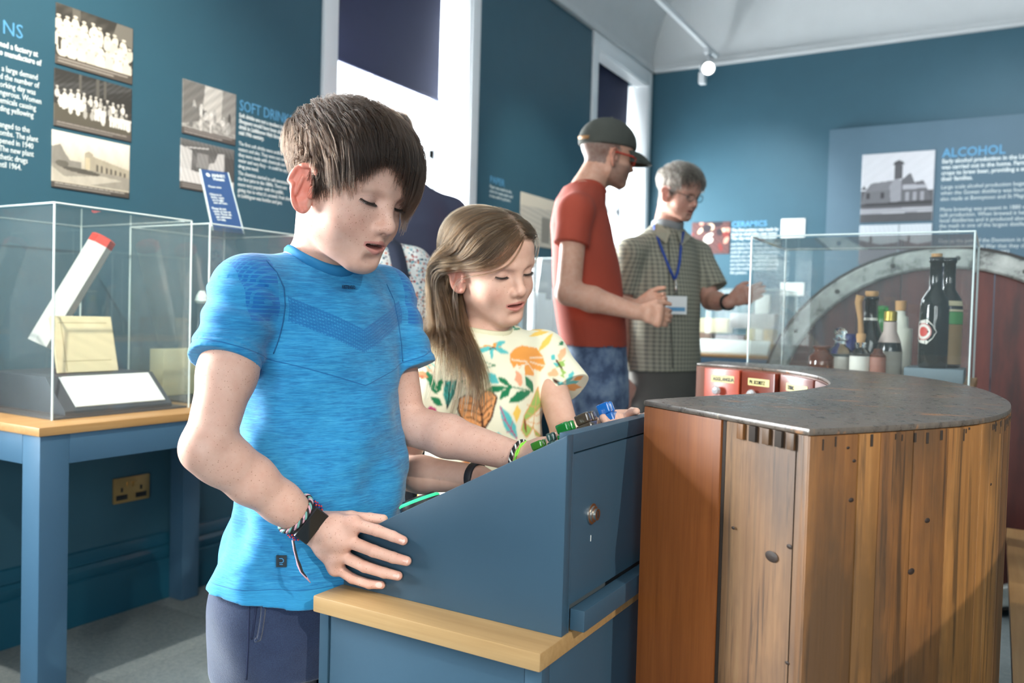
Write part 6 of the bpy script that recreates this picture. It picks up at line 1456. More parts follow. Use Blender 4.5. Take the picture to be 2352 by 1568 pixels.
for dx, dy, c in ((-55, 5, OR), (40, 10, OR), (-5, 55, TQ), (55, -25, TQ), (-75, 25, TQ), (70, 30, TQ), (20, -15, OR)): mleaf(487, 797, 487+dx*1.15, 797+dy*1.15, 13, c)
mline([(487, 797), (470, 812)], .0009, BR); mline([(487, 797), (500, 812)], .0009, BR)
mleaf(668, 748, 782, 712, 11, YE); mleaf(785, 730, 708, 824, 15, YE); mleaf(605, 912, 628, 992, 20, '#F0A982')
mpoly([(338, 966), (402, 934), (440, 1005)], DG); mpoly([(455, 920), (500, 930), (525, 978), (465, 972)], TQ)
for a in ((580, 990, 515, 945, 15), (560, 995, 455, 1008, 17), (580, 992, 518, 1055, 17), (680, 1012, 560, 1068, 24), (688, 1015, 650, 940, 17)): mleaf(*a, DG)
mline([(460, 1008), (580, 992), (690, 1016)], .0012, DG)
mleaf(515, 1078, 610, 1250, 27, TQ); mline([(520, 1090), (560, 1165), (607, 1244)], .0014, MG); mline([(556, 1160), (530, 1150)], .0010, MG); mline([(575, 1190), (592, 1160)], .0010, MG); mline([(585, 1210), (560, 1210)], .0010, MG)
mpoly([(610, 1078), (628, 1110), (605, 1170), (590, 1122)], YE)
olv = [(711, 992), (690, 1042), (642, 1130), (626, 1200), (648, 1238), (672, 1215), (688, 1180), (702, 1228), (738, 1250), (746, 1180), (736, 1085), (722, 1040)]
mpoly(olv, OL); mline(olv+olv[:1], .0014, '#E0A86A'); mline([(711, 1000), (690, 1180)], .0012, '#E0A86A')
for y in (1070, 1110, 1150): mline([(700, y+20), (655, y+10)], .0009, '#E0A86A'); mline([(702, y+25), (735, y)], .0009, '#E0A86A')
pod = [(258, 960), (318, 962), (302, 1030), (270, 1102), (243, 1030)]; mpoly(pod, '#3E9C92')
for k in range(5): mline([(262+12*k, 964), (256+8*k+10, 1035), (270, 1098)], .0008, '#1E3A34')
for a in ((215, 1010, 160, 905, 17), (220, 1030, 185, 975, 15), (225, 1020, 235, 945, 14), (185, 1040, 245, 1085, 18), (745, 1060, 740, 965, 10), (742, 960, 756, 1110, 11)): mleaf(*a, DG)
mpoly([(165, 1100), (185, 1085), (208, 1095), (212, 1125), (175, 1130), (160, 1118)], MG); mpoly([(178, 1108), (195, 1104), (208, 1125), (182, 1128)], YE)
mpoly([(478, 1232), (495, 1214), (522, 1214), (536, 1235), (528, 1258), (490, 1258)], TQ); mpoly([(540, 1268), (560, 1250), (590, 1258), (600, 1285), (575, 1278)], BR); mpoly([(285, 1175), (316, 1118), (300, 1180)], MG); mpoly([(330, 1205), (375, 1195), (350, 1212)], OR)
mleaf(95, 905, 165, 945, 17, '#E98F63'); mleaf(110, 930, 165, 955, 9, '#D96A48'); mleaf(150, 860, 195, 925, 14, '#F0A982'); mline([(150, 850), (195, 890)], .0012, '#58B8A8'); mline([(145, 870), (190, 905)], .0012, '#58B8A8'); mleaf(590, 715, 640, 690, 12, DG); mleaf(640, 710, 690, 690, 10, '#58B8A8')
mpoly([(340, 790), (370, 782), (412, 800), (380, 822), (345, 815)], '#F2C4B8'); mline([(380, 880), (440, 870), (505, 888), (440, 905), (385, 905)], .0009, DG)
mleaf(765, 860, 795, 835, 12, TQ); mleaf(790, 870, 800, 900, 10, TQ); mleaf(805, 870, 845, 800, 15, '#F3B98C'); mleaf(800, 900, 845, 860, 14, OL); mline([(790, 862), (825, 910)], .0016, BR); mleaf(760, 940, 800, 900, 20, '#F3B98C'); mleaf(790, 950, 800, 985, 9, BR); mleaf(830, 950, 820, 900, 11, OL)
for dx, dy, c in ((-40, 30, OR), (50, 25, OR), (10, -50, OR), (-15, 55, OR), (60, -20, TQ), (-55, -15, TQ), (30, -75, TQ), (-70, 50, TQ), (75, 10, OR)): mleaf(850, 985, 850+dx, 985+dy, 13, c)
mleaf(780, 1050, 850, 1040, 12, TQ); mleaf(885, 960, 935, 940, 10, OR); mleaf(815, 790, 835, 770, 10, DG); mleaf(755, 1160, 765, 1240, 13, '#8A4A2A')
for a, c in (((170, 1330, 200, 1375, 16), BR), ((200, 1350, 300, 1400, 26), '#3F7A58'), ((180, 1360, 240, 1340, 14), '#D98A52'), ((330, 1395, 380, 1350, 20), '#D98A52'), ((352, 1375, 385, 1425, 13), BR), ((390, 1420, 450, 1440, 14), '#C98A52')): mleaf(*a, c)
gran = np.random.default_rng(11)
def top_colors(V):
    U, W = uvG(V); F_ = (V-uv0)@tfG; C = np.tile(np.array(srgb('#EFEBD0')), (len(V), 1)); fr_ = F_ > -.015
    C0 = C.copy()
    for m in motifs:
        if m[0] == 'p': p_poly(U, W, C, m[1], m[2])
        else:
            for a, b in zip(m[1][:-1], m[1][1:]): p_line(U, W, C, a, b, m[2], m[3])
    C[~fr_] = C0[~fr_]
    Cb = C0.copy(); cs = [srgb(c) for c in (DG, OR, TQ, PE, OL, YE)]
    for k in range(46): p_poly(U, W, Cb, leaf_pts(gran.uniform(-.2, .2), gran.uniform(-.22, .12), gran.uniform(.03, .055), gran.uniform(.008, .014), gran.uniform(0, 6.3)), cs[k % 6])
    C[~fr_] = Cb[~fr_]; return C
t = NT('printed_jersey'); a = t.n('ShaderNodeVertexColor', layer_name='Col'); v = t.coords(); t.set(Base_Color=a.outputs[0], Roughness=.8, Sheen_Weight=.15, Specular_IOR_Level=.2); t.bump(t.noise(v, 1200, 2), .2, .001); M_jersey = t.m
gto, Vt = solid_obj('printed_top', gtop, [(np.array([-1.22, 1.10, .70]), np.array([-.50, 1.90, 1.16]), .0020)], M_jersey, person2, top_colors, 1)
band_mesh('neckband', ringG, nkG, .014, .005, paint('cream_rib', srgb('#DDD9B8'), .8, .03, .2, 900), person2, gS['neck'])
sk_ = Solid()
for h_ in hipG: sk_.chain([h_+np.array([0, 0, .02]), np.array([h_[0], h_[1], .45]), np.array([h_[0], h_[1], .06])], [.080, .062, .048], .03)
sk_.loft([(cG(px, py)[2], cG(px, py)[0], cG(px, py)[1], a, b, angG) for px, py, a, b in ((1092, 1190, .116, .090), (1060, 1300, .120, .092), (1035, 1420, .120, .094))], .03, cap=.006)
solid_obj('leggings', sk_, [(np.array([-1.2, 1.1, .02]), np.array([-.55, 1.95, .80]), .007)], paint('leggings_navy', srgb('#2B3350'), .85), person2)
for h_ in hipG: shoe(h_, tfG, M_shoe, person2, .9)
# dark cuff on the girl's right wrist
axg = unit(gS['wrR']-gS['elR']); band_mesh('wrist_cuff', ring_at(gS['wrR']-axg*.004, axg, .0235, CAM-gS['wrR'], 30), axg, .016, .006, paint('cuff_black', (.02, .02, .024), .6), person2, gS['wrR']-axg*.004)
# ------------------------------------------------------------------ girl: long hair
hg = Solid(); head_ops(hg, HG, gS['neck'], (.039, .043), mouth_open=.003); hg.ops.append((lambda P: tg.ev(P), cG(1116, 960), .42, .01, 'u'))
for s_, e_ in ((gS['shR'], gS['shR']*.5+gS['elR']*.5), (gS['shL'], at(1302, 905, 1.69))): hg.cone(gS['neck']+np.array([0, 0, -.014]), s_, .044, .050, .03); hg.cone(s_, e_, .050, .052, .02)
def grow_long(B, H, n, steps, seed, length, V, part=-.012, clump=420):
    g = np.random.default_rng(seed); q = H.loc(V); k = np.nonzero((hair_region_girl(q) > .6) & (np.linalg.norm(q, axis=1) < .17))[0]; k = g.choice(k, n, replace=True)
    P = V[k]+g.normal(0, .0008, (n, 3)); q0 = H.loc(P); cid = (np.floor((np.arctan2(q0[:, 1], q0[:, 0])+4)*9).astype(int)*31+np.floor(q0[:, 2]*160).astype(int)*7+g.integers(0, 3, n)*101) % clump
    cj = g.normal(0, 1, (clump, 3)); L = length*g.uniform(.82, 1.03, n); lf = (.003+.011*np.clip((q0[:, 2]-.0)/.09, 0, 1))*g.uniform(.2, 1, n)+.005*g.uniform(0, 1, n)
    sx = np.sign(q0[:, 0]-part+g.normal(0, .0015, n)); frame_ = (g.uniform(0, 1, n) < .018) & (sx < 0) & (q0[:, 1] > .03)
    L = np.where(frame_, L*.55, L); st = L/steps; out = [P.copy()]; dn = np.array([0, 0, -1.0]); prev = None; N = B.grad(P, .003); dist = B.at(P)
    for i in range(steps):
        q_ = H.loc(P); x, y, z = q_.T; t_ = (i+1)/steps
        onh = np.clip((z+.030)/.03, 0, 1)[:, None]
        back = np.where(sx > 0, np.clip((.050-z)/.035, 0, 1)*np.clip((y+.024)/.016, 0, 1), np.clip((.085-z)/.03, 0, 1)*np.clip((y+.050)/.025, 0, 1))*np.where(frame_, 0, 1)
        dl = np.stack([sx*(.62-.25*back), np.where(frame_, 0, -.40-1.1*back), -.82+.50*back-.35*np.clip(-y/.06, 0, 1)], -1)
        drift = trG*.10+tfG*np.where(sx > 0, .42*np.clip((-.02-z)/.03, 0, 1)*np.clip((z+.20)/.05, 0, 1), -.12)[:, None]+trG*np.where(sx > 0, .05, -.02)[:, None]
        d = (dl@H.R.T)*onh+(dn+drift+cj[cid]*.05)*(1-onh)+cj[cid]*.05
        tgt = lf*min(1, 3*t_)
        near = np.where(dist < tgt+.012, 1.0, 0.0)[:, None]; d = d-N*np.minimum(0, (d*N).sum(1))[:, None]*near-N*np.maximum(0, (d*N).sum(1))[:, None]*near*onh
        if prev is not None: d = d/np.maximum(np.linalg.norm(d, axis=1, keepdims=True), 1e-6)*.6+prev*.4
        d = d/np.maximum(np.linalg.norm(d, axis=1, keepdims=True), 1e-6); prev = d; P = P+d*st[:, None]
        dist = B.at(P); N = B.grad(P, .003); mv = np.maximum(tgt-dist, 0)-np.clip(dist-tgt, 0, .008)*.75*np.clip((z+.06)/.04, 0, 1); P = P+N*mv[:, None]; dist = dist+mv
        out.append(P.copy())
    return np.stack(out, 1)
M_hairG = hair_mat('hair_light_brown', srgb('#261A11'), srgb('#463424'), srgb('#705A42'), .32)
Vhg = Vg[(np.linalg.norm(HG.loc(Vg), axis=1) < .17)]
PG = multiply(grow_long(hg, HG, 6000, 20, 3, .305, Vhg), 4, .0012)
strands('hair', PG, .00022, M_hairG, person2, .45)
# ================================================================== grown-ups
def gown(name, B, fold_seed, amp, freq, m, parent, box, h, colors=None):
    B.bump(lambda P: wav(P, [((.35, .2, .9), freq), ((-.5, .5, .6), freq*.7), ((.7, .4, .3), freq*.5)], amp, fold_seed), (np.asarray(box[0])+np.asarray(box[1]))/2, 3)
    return solid_obj(name, B, [(*box, h)], m, parent, colors)
def torso_rows(lst, ang): return [(at(px, py, d)[2], at(px, py, d)[0], at(px, py, d)[1], a, b, ang) for px, py, d, a, b in lst]
def frame_axes(R, L): t_ = unit((np.asarray(R)-np.asarray(L))*np.array([1, 1, 0])); return t_, np.cross([0, 0, 1], t_), math.atan2(t_[1], t_[0])
def long_legs(B, c, tr_a, tf_a, w, r):
    hips = [c+tr_a*w, c-tr_a*w]
    for h_ in hips: leg(B, h_, r, tf_a)
    return hips
M_skinA = skin_mat('skin_adult', .0, 300, sss=.1)
# ------------------------------------------------------------------ man in the red T-shirt
HR = Frame((-1.3531, 3.0264, 1.7456), [[.6989, .7034, .1293], [-.7150, .6916, .1023], [-.0175, -.1639, .9863]], 1.07)
rS = {k: at(*v) for k, v in dict(neck=(1350, 432, 3.27), shR=(1322, 488, 3.08), shL=(1345, 490, 3.44), elR=(1306, 672, 3.02), wrR=(1462, 716, 2.98), elL=(1372, 690, 3.55), wrL=(1458, 704, 3.14)).items()}
trR, tfR, angR = frame_axes(rS['shR'], rS['shL'])
RW = [(1338, 430, 3.27, .085, .075), (1332, 462, 3.27, .150, .095), (1335, 520, 3.27, .185, .118), (1345, 600, 3.27, .190, .130), (1352, 690, 3.27, .180, .138), (1362, 770, 3.27, .178, .132), (1368, 830, 3.27, .175, .128), (1370, 900, 3.27, .175, .125)]
red = Solid(); red.loft([(a, b, c, d-.028, e-.028, f) for a, b, c, d, e, f in torso_rows(RW, angR)], .02)
for s_ in ('shR', 'shL'): red.cone(rS['neck'], rS[s_], .046, .046, .03)
head_ops(red, HR, rS['neck'], (.054, .060), adult=True, mouth_open=.0006, jaw=1.08, nose=1.12)
for a_, b_, c_ in (('shR', 'elR', 'wrR'), ('shL', 'elL', 'wrL')):
    red.chain([rS[a_], rS[b_]], [.047, .045], .03); m_ = rS[b_]*.65+rS[c_]*.35; red.chain([rS[b_], m_, rS[c_]], [.045, .046, .029], .015)
def simple_hand(B, w, d, side, curl, rf=.0092, L=.092, up=(0, 0, 1)):
    d, side, up = unit(d), unit(side), unit(up); M_ = [w+d*L+side*(.027-.018*i) for i in range(4)]; F_ = []
    for i, m_ in enumerate(M_):
        l = [.085, .095, .09, .07][i]; a = curl; p1 = m_+(d*math.cos(a)-up*math.sin(a))*l*.45; p2 = p1+(d*math.cos(2*a)-up*math.sin(2*a))*l*.30; p3 = p2+(d*math.cos(2.8*a)-up*math.sin(2.8*a))*l*.25; F_.append([p1, p2, p3])
    T_ = [w+d*.03+side*.022, w+d*.065+side*.045, w+d*.095+side*.052-up*.01, w+d*.118+side*.050-up*.02]
    hand_ops(B, w, M_, F_, T_, rf, .030, .0145, fk=.005); return F_
simple_hand(red, rS['wrR'], CR*.85-CU*.16-CF*.10, CU*.8+CR*.1, .55, .0085, .080, up=-CF); simple_hand(red, rS['wrL'], CR*.75+CU*.12-CF*.5, CU*.9, .75, .0085, .080, up=CF)
hipsR = long_legs(red, at(1372, 900, 3.27), trR, tfR, .095, .085)
SKR = np.array(srgb('#C99479'))
def red_colors(V):
    C = np.tile(SKR, (len(V), 1)); face_paint(V, HR, C, lip=srgb('#B06A5C'), blush=srgb('#CE8A74'), ear=srgb('#D98A70'), am=.35)
    q = HR.loc(V); x, y, z = q.T; ax = np.abs(x)
    beard = (np.hypot(ax, y) < .13)*np.clip(((-.030+.012*np.clip((y-.05)/.04, 0, 1)-.014*(ax < .02)*(y > .07))-z)/.012, 0, 1)*(z > -.118)*(y > .002)*(y > -.2*0)
    beard = np.maximum(beard, ((np.abs(y-.012) < .014) & (ax > .055) & (z < .02) & (z > -.05)).astype(float)*.8); m = (beard*.6)[:, None]; C[:] = C*(1-m)+np.array(srgb('#3C2C22'))*m
    hair = ((z > -.045-.35*(y+.02)*0) & (y < .018-.0*z) & (ax < .078) & (z > np.where(y > -.02, .012, -.050)) & (np.linalg.norm(q, axis=1) < .15)).astype(float); m = (hair*.85)[:, None]; C[:] = C*(1-m)+np.array(srgb('#40322A'))*m
    return C
person3, V3 = solid_obj('person', red, [(np.array([-2.0, 2.2, -.01]), np.array([-.5, 3.7, 1.75]), .010), (*bbox([rS['elR'], rS['wrR'], rS['wrL'], at(1530, 740, 2.95)], .07), .0045), (HR.T-.15, HR.T+.16, .0035)], M_skinA, None, red_colors)
tag(person3, 'bearded man in a rust red T-shirt and dark cap, hands clasped', 'person'); set_float(person3, 'Freckle', np.zeros(len(V3)))
tt = Solid(); tt.loft(torso_rows(RW[:-1], angR), .02, cap=.005)
ts = Solid(); ts.ops.append((lambda P: tt.ev(P), at(1350, 640, 3.27), .6, .02, 'u'))
for s_, e_ in ((rS['shR'], at(1311, 562, 3.06)), (rS['shL'], rS['shL']*.85+rS['elL']*.15)):
    n_ = unit(e_-s_); one = Solid(); one.cone(rS['neck']+np.array([0, 0, -.02]), s_, .060, .064, .03); one.cone(s_, e_+n_*.03, .066, .065, .03); one.half(e_, n_, .002); ts.ops.append((lambda P, one=one: one.ev(P), np.asarray((s_+e_)/2, np.float32), .3, .03, 'u'))
nkR = unit(HR.p(0, -.02, -.05)-rS['neck']); ringR = neckline(ts, rS['neck'], nkR, .071, tfR, 36); ts.shell(.018); ts.cone(rS['neck']-nkR*.012, rS['neck']+nkR*.1, .071, .071, .004, 's'); ts.half(at(1370, 797, 3.27), (0, 0, -1), .003)
gown('t_shirt', ts, 4, .0028, 34, paint('rust_red_jersey', srgb('#A8442F'), .85, .06, .1, 600), person3, (np.array([-2.0, 2.3, 1.0]), np.array([-.7, 3.6, 1.75])), .0055)
band_mesh('neckband', ringR, nkR, .020, .008, bpy.data.materials['rust_red_jersey'], person3, rS['neck'])
jn = Solid(); jn.loft(torso_rows([(1368, 780, 3.27, .168, .120), (1370, 860, 3.27, .172, .124), (1372, 940, 3.27, .172, .126)], angR), .03)
for h_ in hipsR: jn.chain([h_, np.array([h_[0], h_[1], .48]), np.array([h_[0], h_[1], .06])], [.100, .082, .070], .03)
t = NT('faded_denim'); v = t.coords(); n1 = t.noise(v, 16, 4, .6); t.set(Base_Color=t.ramp(n1, [(.38, srgb('#4C5C78')), (.5, srgb('#6A7C98')), (.65, srgb('#8A9BB0'))]), Roughness=.85); M_denim = t.m
gown('trousers', jn, 6, .004, 30, M_denim, person3, (np.array([-2.0, 2.4, .02]), np.array([-.8, 3.7, 1.10])), .010)
for h_ in hipsR: shoe(h_, tfR, M_shoe, person3, 1.5)
cp = Solid(); cp.ell(HR.p(0, -.008, .040), np.array((.088, .110, .094))*HR.S, HR.R, .01); cp.half(HR.p(0, 0, .026), HR.R@np.array([0, .10, -1]), .006)
cp.cone(HR.p(0, -.01, .134), HR.p(0, -.01, .136), .006, .006, .004)
capo, _ = solid_obj('cap', cp, [(HR.T-.17, HR.T+.19, .004)], paint('washed_black_cotton', srgb('#45463F'), .9, .18, .2, 500), person3)
V, F = [], []; nU, nV = 15, 7
for i in range(nU):
    a = (i/(nU-1)-.5)*2; 
    for j in range(nV):
        t_ = j/(nV-1); r0 = np.array((a*.074, .085*math.sqrt(max(0, 1-(a*.86)**2))+.008, .034)); tip = np.array((a*.060, .085*math.sqrt(max(0, 1-(a*.86)**2))+.092*math.sqrt(max(0, 1-a*a*.92)), .004)); p_ = r0*(1-t_)+tip*t_+np.array((0, 0, .010*math.sin(t_*3.14)-.016*a*a)); V.append(HR.p(p_))
for s_ in (0, 1):
    for i in range(nU-1):
        for j in range(nV-1): k = i*nV+j+s_*nU*nV; F.append((k, k+1, k+nV+1, k+nV) if s_ else (k, k+nV, k+nV+1, k+1))
V = np.array(V); V2 = V-HR.R[:, 2]*.004; per = [i*nV for i in range(nU)]+[(nU-1)*nV+j for j in range(1, nV)]+[i*nV+nV-1 for i in range(nU-2, -1, -1)]+[j for j in range(nV-2, 0, -1)]
F += [(per[k], per[(k+1) % len(per)], per[(k+1) % len(per)]+nU*nV, per[k]+nU*nV) for k in range(len(per))]
mesh_np('cap_brim', np.vstack([V, V2]), np.array(F), bpy.data.materials['washed_black_cotton'], capo)
box_ = MB().tube([HR.p(.0, -.118, .036), HR.p(.03, -.112, .034), HR.p(.05, -.098, .034)], .007, 8).build('cap_strap', paint('strap_tan', srgb('#A8794A'), .7), capo, smooth=True)
def spectacles(H, m, parent, mg, r=.020, rim=.0016):
    fr_ = MB()
    for x in (-1, 1):
        ring = [H.p(x*.031+r*1.12*math.cos(a), .096-.30*abs(r*math.cos(a))*(1 if x*math.cos(a) > 0 else 0), -.006+r*.72*math.sin(a)) for a in np.linspace(0, 2*math.pi, 25)[:-1]]
        fr_.tube(ring, rim, 6, closed=True); fr_.tube([H.p(x*.054, .091, -.001), H.p(x*.070, .070, .001), H.p(x*.078, .005, .000), H.p(x*.077, -.018, -.012)], rim*1.15, 6)
    fr_.tube([H.p(-.009, .099, -.004), H.p(0, .1015, -.001), H.p(.009, .099, -.004)], rim, 6); o = fr_.build('spectacles', m, parent, smooth=True)
    for x in (-1, 1): MB().lathe([(0, .0006), (r*.95, .0006), (r*.95, -.0006), (0, -.0006)], H.p(x*.031, .0955, -.006), 20, H.R[:, 1]).build('lens', mg, o)
M_lens = glass('spectacle_lens', (.95, .97, .97))
spectacles(HR, paint('red_frame', srgb('#C8402E'), .35), person3, M_lens, .021, .0030)
# ------------------------------------------------------------------ grey-haired man in the checked shirt
HM = Frame((-1.2712, 3.6401, 1.6882), [[-.3157, .8957, .3130], [-.9485, -.2895, -.1282], [-.0242, -.3374, .9410]], 1.07)
mS = {k: at(*v) for k, v in dict(neck=(1530, 532, 3.84), shR=(1447, 580, 3.70), shL=(1602, 585, 3.98), elR=(1428, 725, 3.80), wrR=(1424, 862, 3.74), elL=(1632, 690, 3.90), wrL=(1672, 694, 3.72)).items()}
trM, tfM, angM = frame_axes(mS['shR'], mS['shL'])
MW = [(1530, 522, 3.84, .080, .070), (1528, 548, 3.84, .145, .095), (1526, 600, 3.84, .188, .122), (1526, 680, 3.84, .190, .140), (1524, 760, 3.84, .186, .148), (1524, 850, 3.84, .190, .148), (1524, 930, 3.84, .180, .138)]
man = Solid(); man.loft([(a, b, c, d-.030, e-.030, f) for a, b, c, d, e, f in torso_rows(MW, angM)], .02)
for s_ in ('shR', 'shL'): man.cone(mS['neck'], mS[s_], .042, .042, .03)
head_ops(man, HM, mS['neck'], (.054, .060), adult=True, mouth_open=.0010, jaw=1.1, nose=1.15)
for a_, b_, c_ in (('shR', 'elR', 'wrR'), ('shL', 'elL', 'wrL')):
    man.chain([mS[a_], mS[b_]], [.046, .043], .03); man.chain([mS[b_], mS[b_]*.6+mS[c_]*.4, mS[c_]], [.043, .042, .029], .015)
simple_hand(man, mS['wrR'], CR*.3-CU*.8, CR, .3); FM = simple_hand(man, mS['wrL'], CR*.70+CU*.28-CF*.5, CU*.9-CR*.3, .16, up=-CF)
hipsM = long_legs(man, at(1524, 930, 3.84), trM, tfM, .095, .088)
SKM = np.array(srgb('#BE8A76'))
def hair_region_man(q):
    x, y, z = q.T; a = np.degrees(np.arctan2(y, np.abs(x))); line = np.interp(a, [-90, -60, -30, -12, 0, 14, 30, 48, 65, 90], [-.055, -.050, -.038, .012, .014, -.020, .015, .050, .062, .070])
    return np.clip((z-line)/.006+.5, 0, 1)*(np.linalg.norm(q, axis=1) < .15)*(np.abs(x) < .0765)
def man_colors(V): C = np.tile(SKM, (len(V), 1)); return face_paint(V, HM, C, lip=srgb('#A8645C'), blush=srgb('#C87E6C'), ear=srgb('#D0806E'), am=.5, hair=hair_region_man, hair_col=srgb('#4A433B'))
person4, V4 = solid_obj('person', man, [(np.array([-2.1, 2.9, -.01]), np.array([-.6, 4.5, 1.70]), .010), (*bbox([mS['elL'], mS['wrL'], FM[1][2]], .06), .0045), (HM.T-.15, HM.T+.16, .0035)], M_skinA, None, man_colors)
tag(person4, 'grey-haired man with glasses and blue lanyard in a checked shirt', 'person'); set_float(person4, 'Freckle', np.zeros(len(V4)))
hm = Solid(); head_ops(hm, HM, mS['neck'], (.054, .060), adult=True, mouth_open=.001)
M_hairM = hair_mat('hair_grey', srgb('#221E1A'), srgb('#433C35'), srgb('#6E665B'), .45)
strands('hair', grow(hm, HM, hair_region_man, 3500, 7, flowB, lambda q: .030+.03*np.clip((q[:, 2]-.03)/.05, 0, 1), lambda q: .006+.018*np.clip((q[:, 2]-.0)/.07, 0, 1), 9, .5, .2, V4[np.linalg.norm(HM.loc(V4), axis=1) < .17]), .0008, M_hairM, person4, .4)
spectacles(HM, paint('thin_metal_frame', srgb('#5A5652'), .3, 0, 0, 300, .8), person4, M_lens, .0205, .0012)
mt = Solid(); mt.loft(torso_rows(MW[:-1], angM), .02, cap=.005)
ms = Solid(); ms.ops.append((lambda P: mt.ev(P), at(1526, 690, 3.84), .6, .02, 'u'))
for s_, e_, r1 in ((mS['shR'], mS['shR']*.4+mS['elR']*.6, .066), (mS['shL'], at(1638, 664, 3.93), .072)):
    n_ = unit(e_-s_); one = Solid(); one.cone(mS['neck']+np.array([0, 0, -.02]), s_, .058, .060, .03); one.cone(s_, e_+n_*.02, .064, r1, .03); one.half(e_, n_, .002); ms.ops.append((lambda P, one=one: one.ev(P), np.asarray((s_+e_)/2, np.float32), .3, .03, 'u'))
nkM = unit(HM.p(0, -.02, -.05)-mS['neck']); ringM = neckline(ms, mS['neck'], nkM, .069, tfM, 36); ms.shell(.018); ms.cone(mS['neck']-nkM*.012, mS['neck']+nkM*.1, .069, .069, .004, 's'); ms.half(at(1524, 852, 3.84), (0, 0, -1), .003)
t = NT('checked_cotton'); a_ = t.n('ShaderNodeAttribute', attribute_name='TC'); sp = t.n('ShaderNodeSeparateXYZ'); t.l(a_.outputs['Vector'], sp.inputs[0])
sx_ = t.math('GREATER_THAN', t.math('SINE', t.math('MULTIPLY', sp.outputs[0], 330.0)), .15); sz_ = t.math('GREATER_THAN', t.math('SINE', t.math('MULTIPLY', sp.outputs[2], 330.0)), .15)
c = t.mix(t.math('MULTIPLY', t.math('ADD', sx_, sz_), .42), srgb('#A29C88'), srgb('#5A5A54')); t.set(Base_Color=c, Roughness=.85); M_check = t.m
mso, Vms = gown('checked_shirt', ms, 7, .004, 30, M_check, person4, (np.array([-2.1, 3.0, .86]), np.array([-.7, 4.5, 1.70])), .0055); dv = Vms-at(1526, 700, 3.84); set_vec(mso, 'TC', np.stack([dv@trM, dv@tfM, dv[:, 2]], -1))
def cl(px, py, off=.004):
    p, n = on_cloth(ms, px, py, 3.3, 4.1); return p+n*off
M_lan = paint('lanyard_blue', srgb('#24479A'), .6); 
ln = empty('lanyard', tuple(cl(1548, 660)), 'blue neck lanyard with a white name badge on the checked shirt', 'lanyard')
MB().tube([cl(1503, 522, .01), cl(1511, 550), cl(1522, 580), cl(1536, 615), cl(1548, 642)], .0065, 6).tube([cl(1566, 535, .01), cl(1563, 560), cl(1560, 600), cl(1555, 625), cl(1549, 642)], .0065, 6).build('lanyard_strap', M_lan, ln, smooth=True)
MB().tube([cl(1549, 642, .008), cl(1550, 660, .010), cl(1550, 676, .010)], .006, 6).build('clip', M_chrome, ln, smooth=True)
b0 = cl(1549, 701, .014); n_ = unit(CAM-b0); n_ = unit(n_*np.array([1, 1, 0])); r_ = unit(np.cross([0, 0, 1], n_)); u2 = np.array([0, 0, 1.0])
MB().hexa([b0+r_*x*.047+u2*z*.040+n_*y for y in (0, .003) for x, z in ((-1, -1), (1, -1), (1, 1), (-1, 1))]).build('badge', M_card, ln)
MB().hexa([b0+r_*x*.040+u2*(-.018+z*.009)+n_*y for y in (.0032, .0038) for x, z in ((-1, -1), (1, -1), (1, 1), (-1, 1))]).build('badge_stripe', paint('badge_blue_print', srgb('#4F8FB5'), .5), ln)
# shirt collar and placket
M_coll = paint('collar_pale', srgb('#8E9090'), .85)
band_mesh('collar', [p+nkM*.010 for p in ringM], nkM, .040, .012, M_coll, person4, mS['neck'])
for pts_ in (((1508, 516), (1500, 540), (1528, 562), (1538, 536)), ((1566, 522), (1552, 540), (1562, 566), (1584, 545))):
    q_ = [cl(x, y, .012) for x, y in pts_]; MB().hexa(q_+[p+unit(CAM-p)*.006 for p in q_]).build('collar_leaf', M_check, person4)
cloth_line('placket', ms, [(1536, 545), (1537, 600), (1538, 680), (1542, 740), (1545, 845)], 3.3, 4.1, .003, paint('placket_dark', srgb('#55544C'), .9), person4)
jm = Solid(); jm.loft(torso_rows([(1524, 830, 3.84, .180, .136), (1524, 900, 3.84, .182, .138), (1524, 960, 3.84, .180, .136)], angM), .03)
for h_ in hipsM: jm.chain([h_, np.array([h_[0], h_[1], .48]), np.array([h_[0], h_[1], .06])], [.105, .084, .072], .03)
gown('trousers', jm, 6, .004, 26, paint('grey_trousers', srgb('#5A5650'), .9, .08), person4, (np.array([-2.1, 3.1, .02]), np.array([-.8, 4.5, 1.02])), .010)
for h_ in hipsM: shoe(h_, tfM, M_shoe, person4, 1.5)
axm_ = unit(mS['wrL']-mS['elL']); band_mesh('watch_strap', ring_at(mS['wrL'], axm_, .034, CAM-mS['wrL'], 24), axm_, .022, .008, M_black, person4, mS['wrL'])
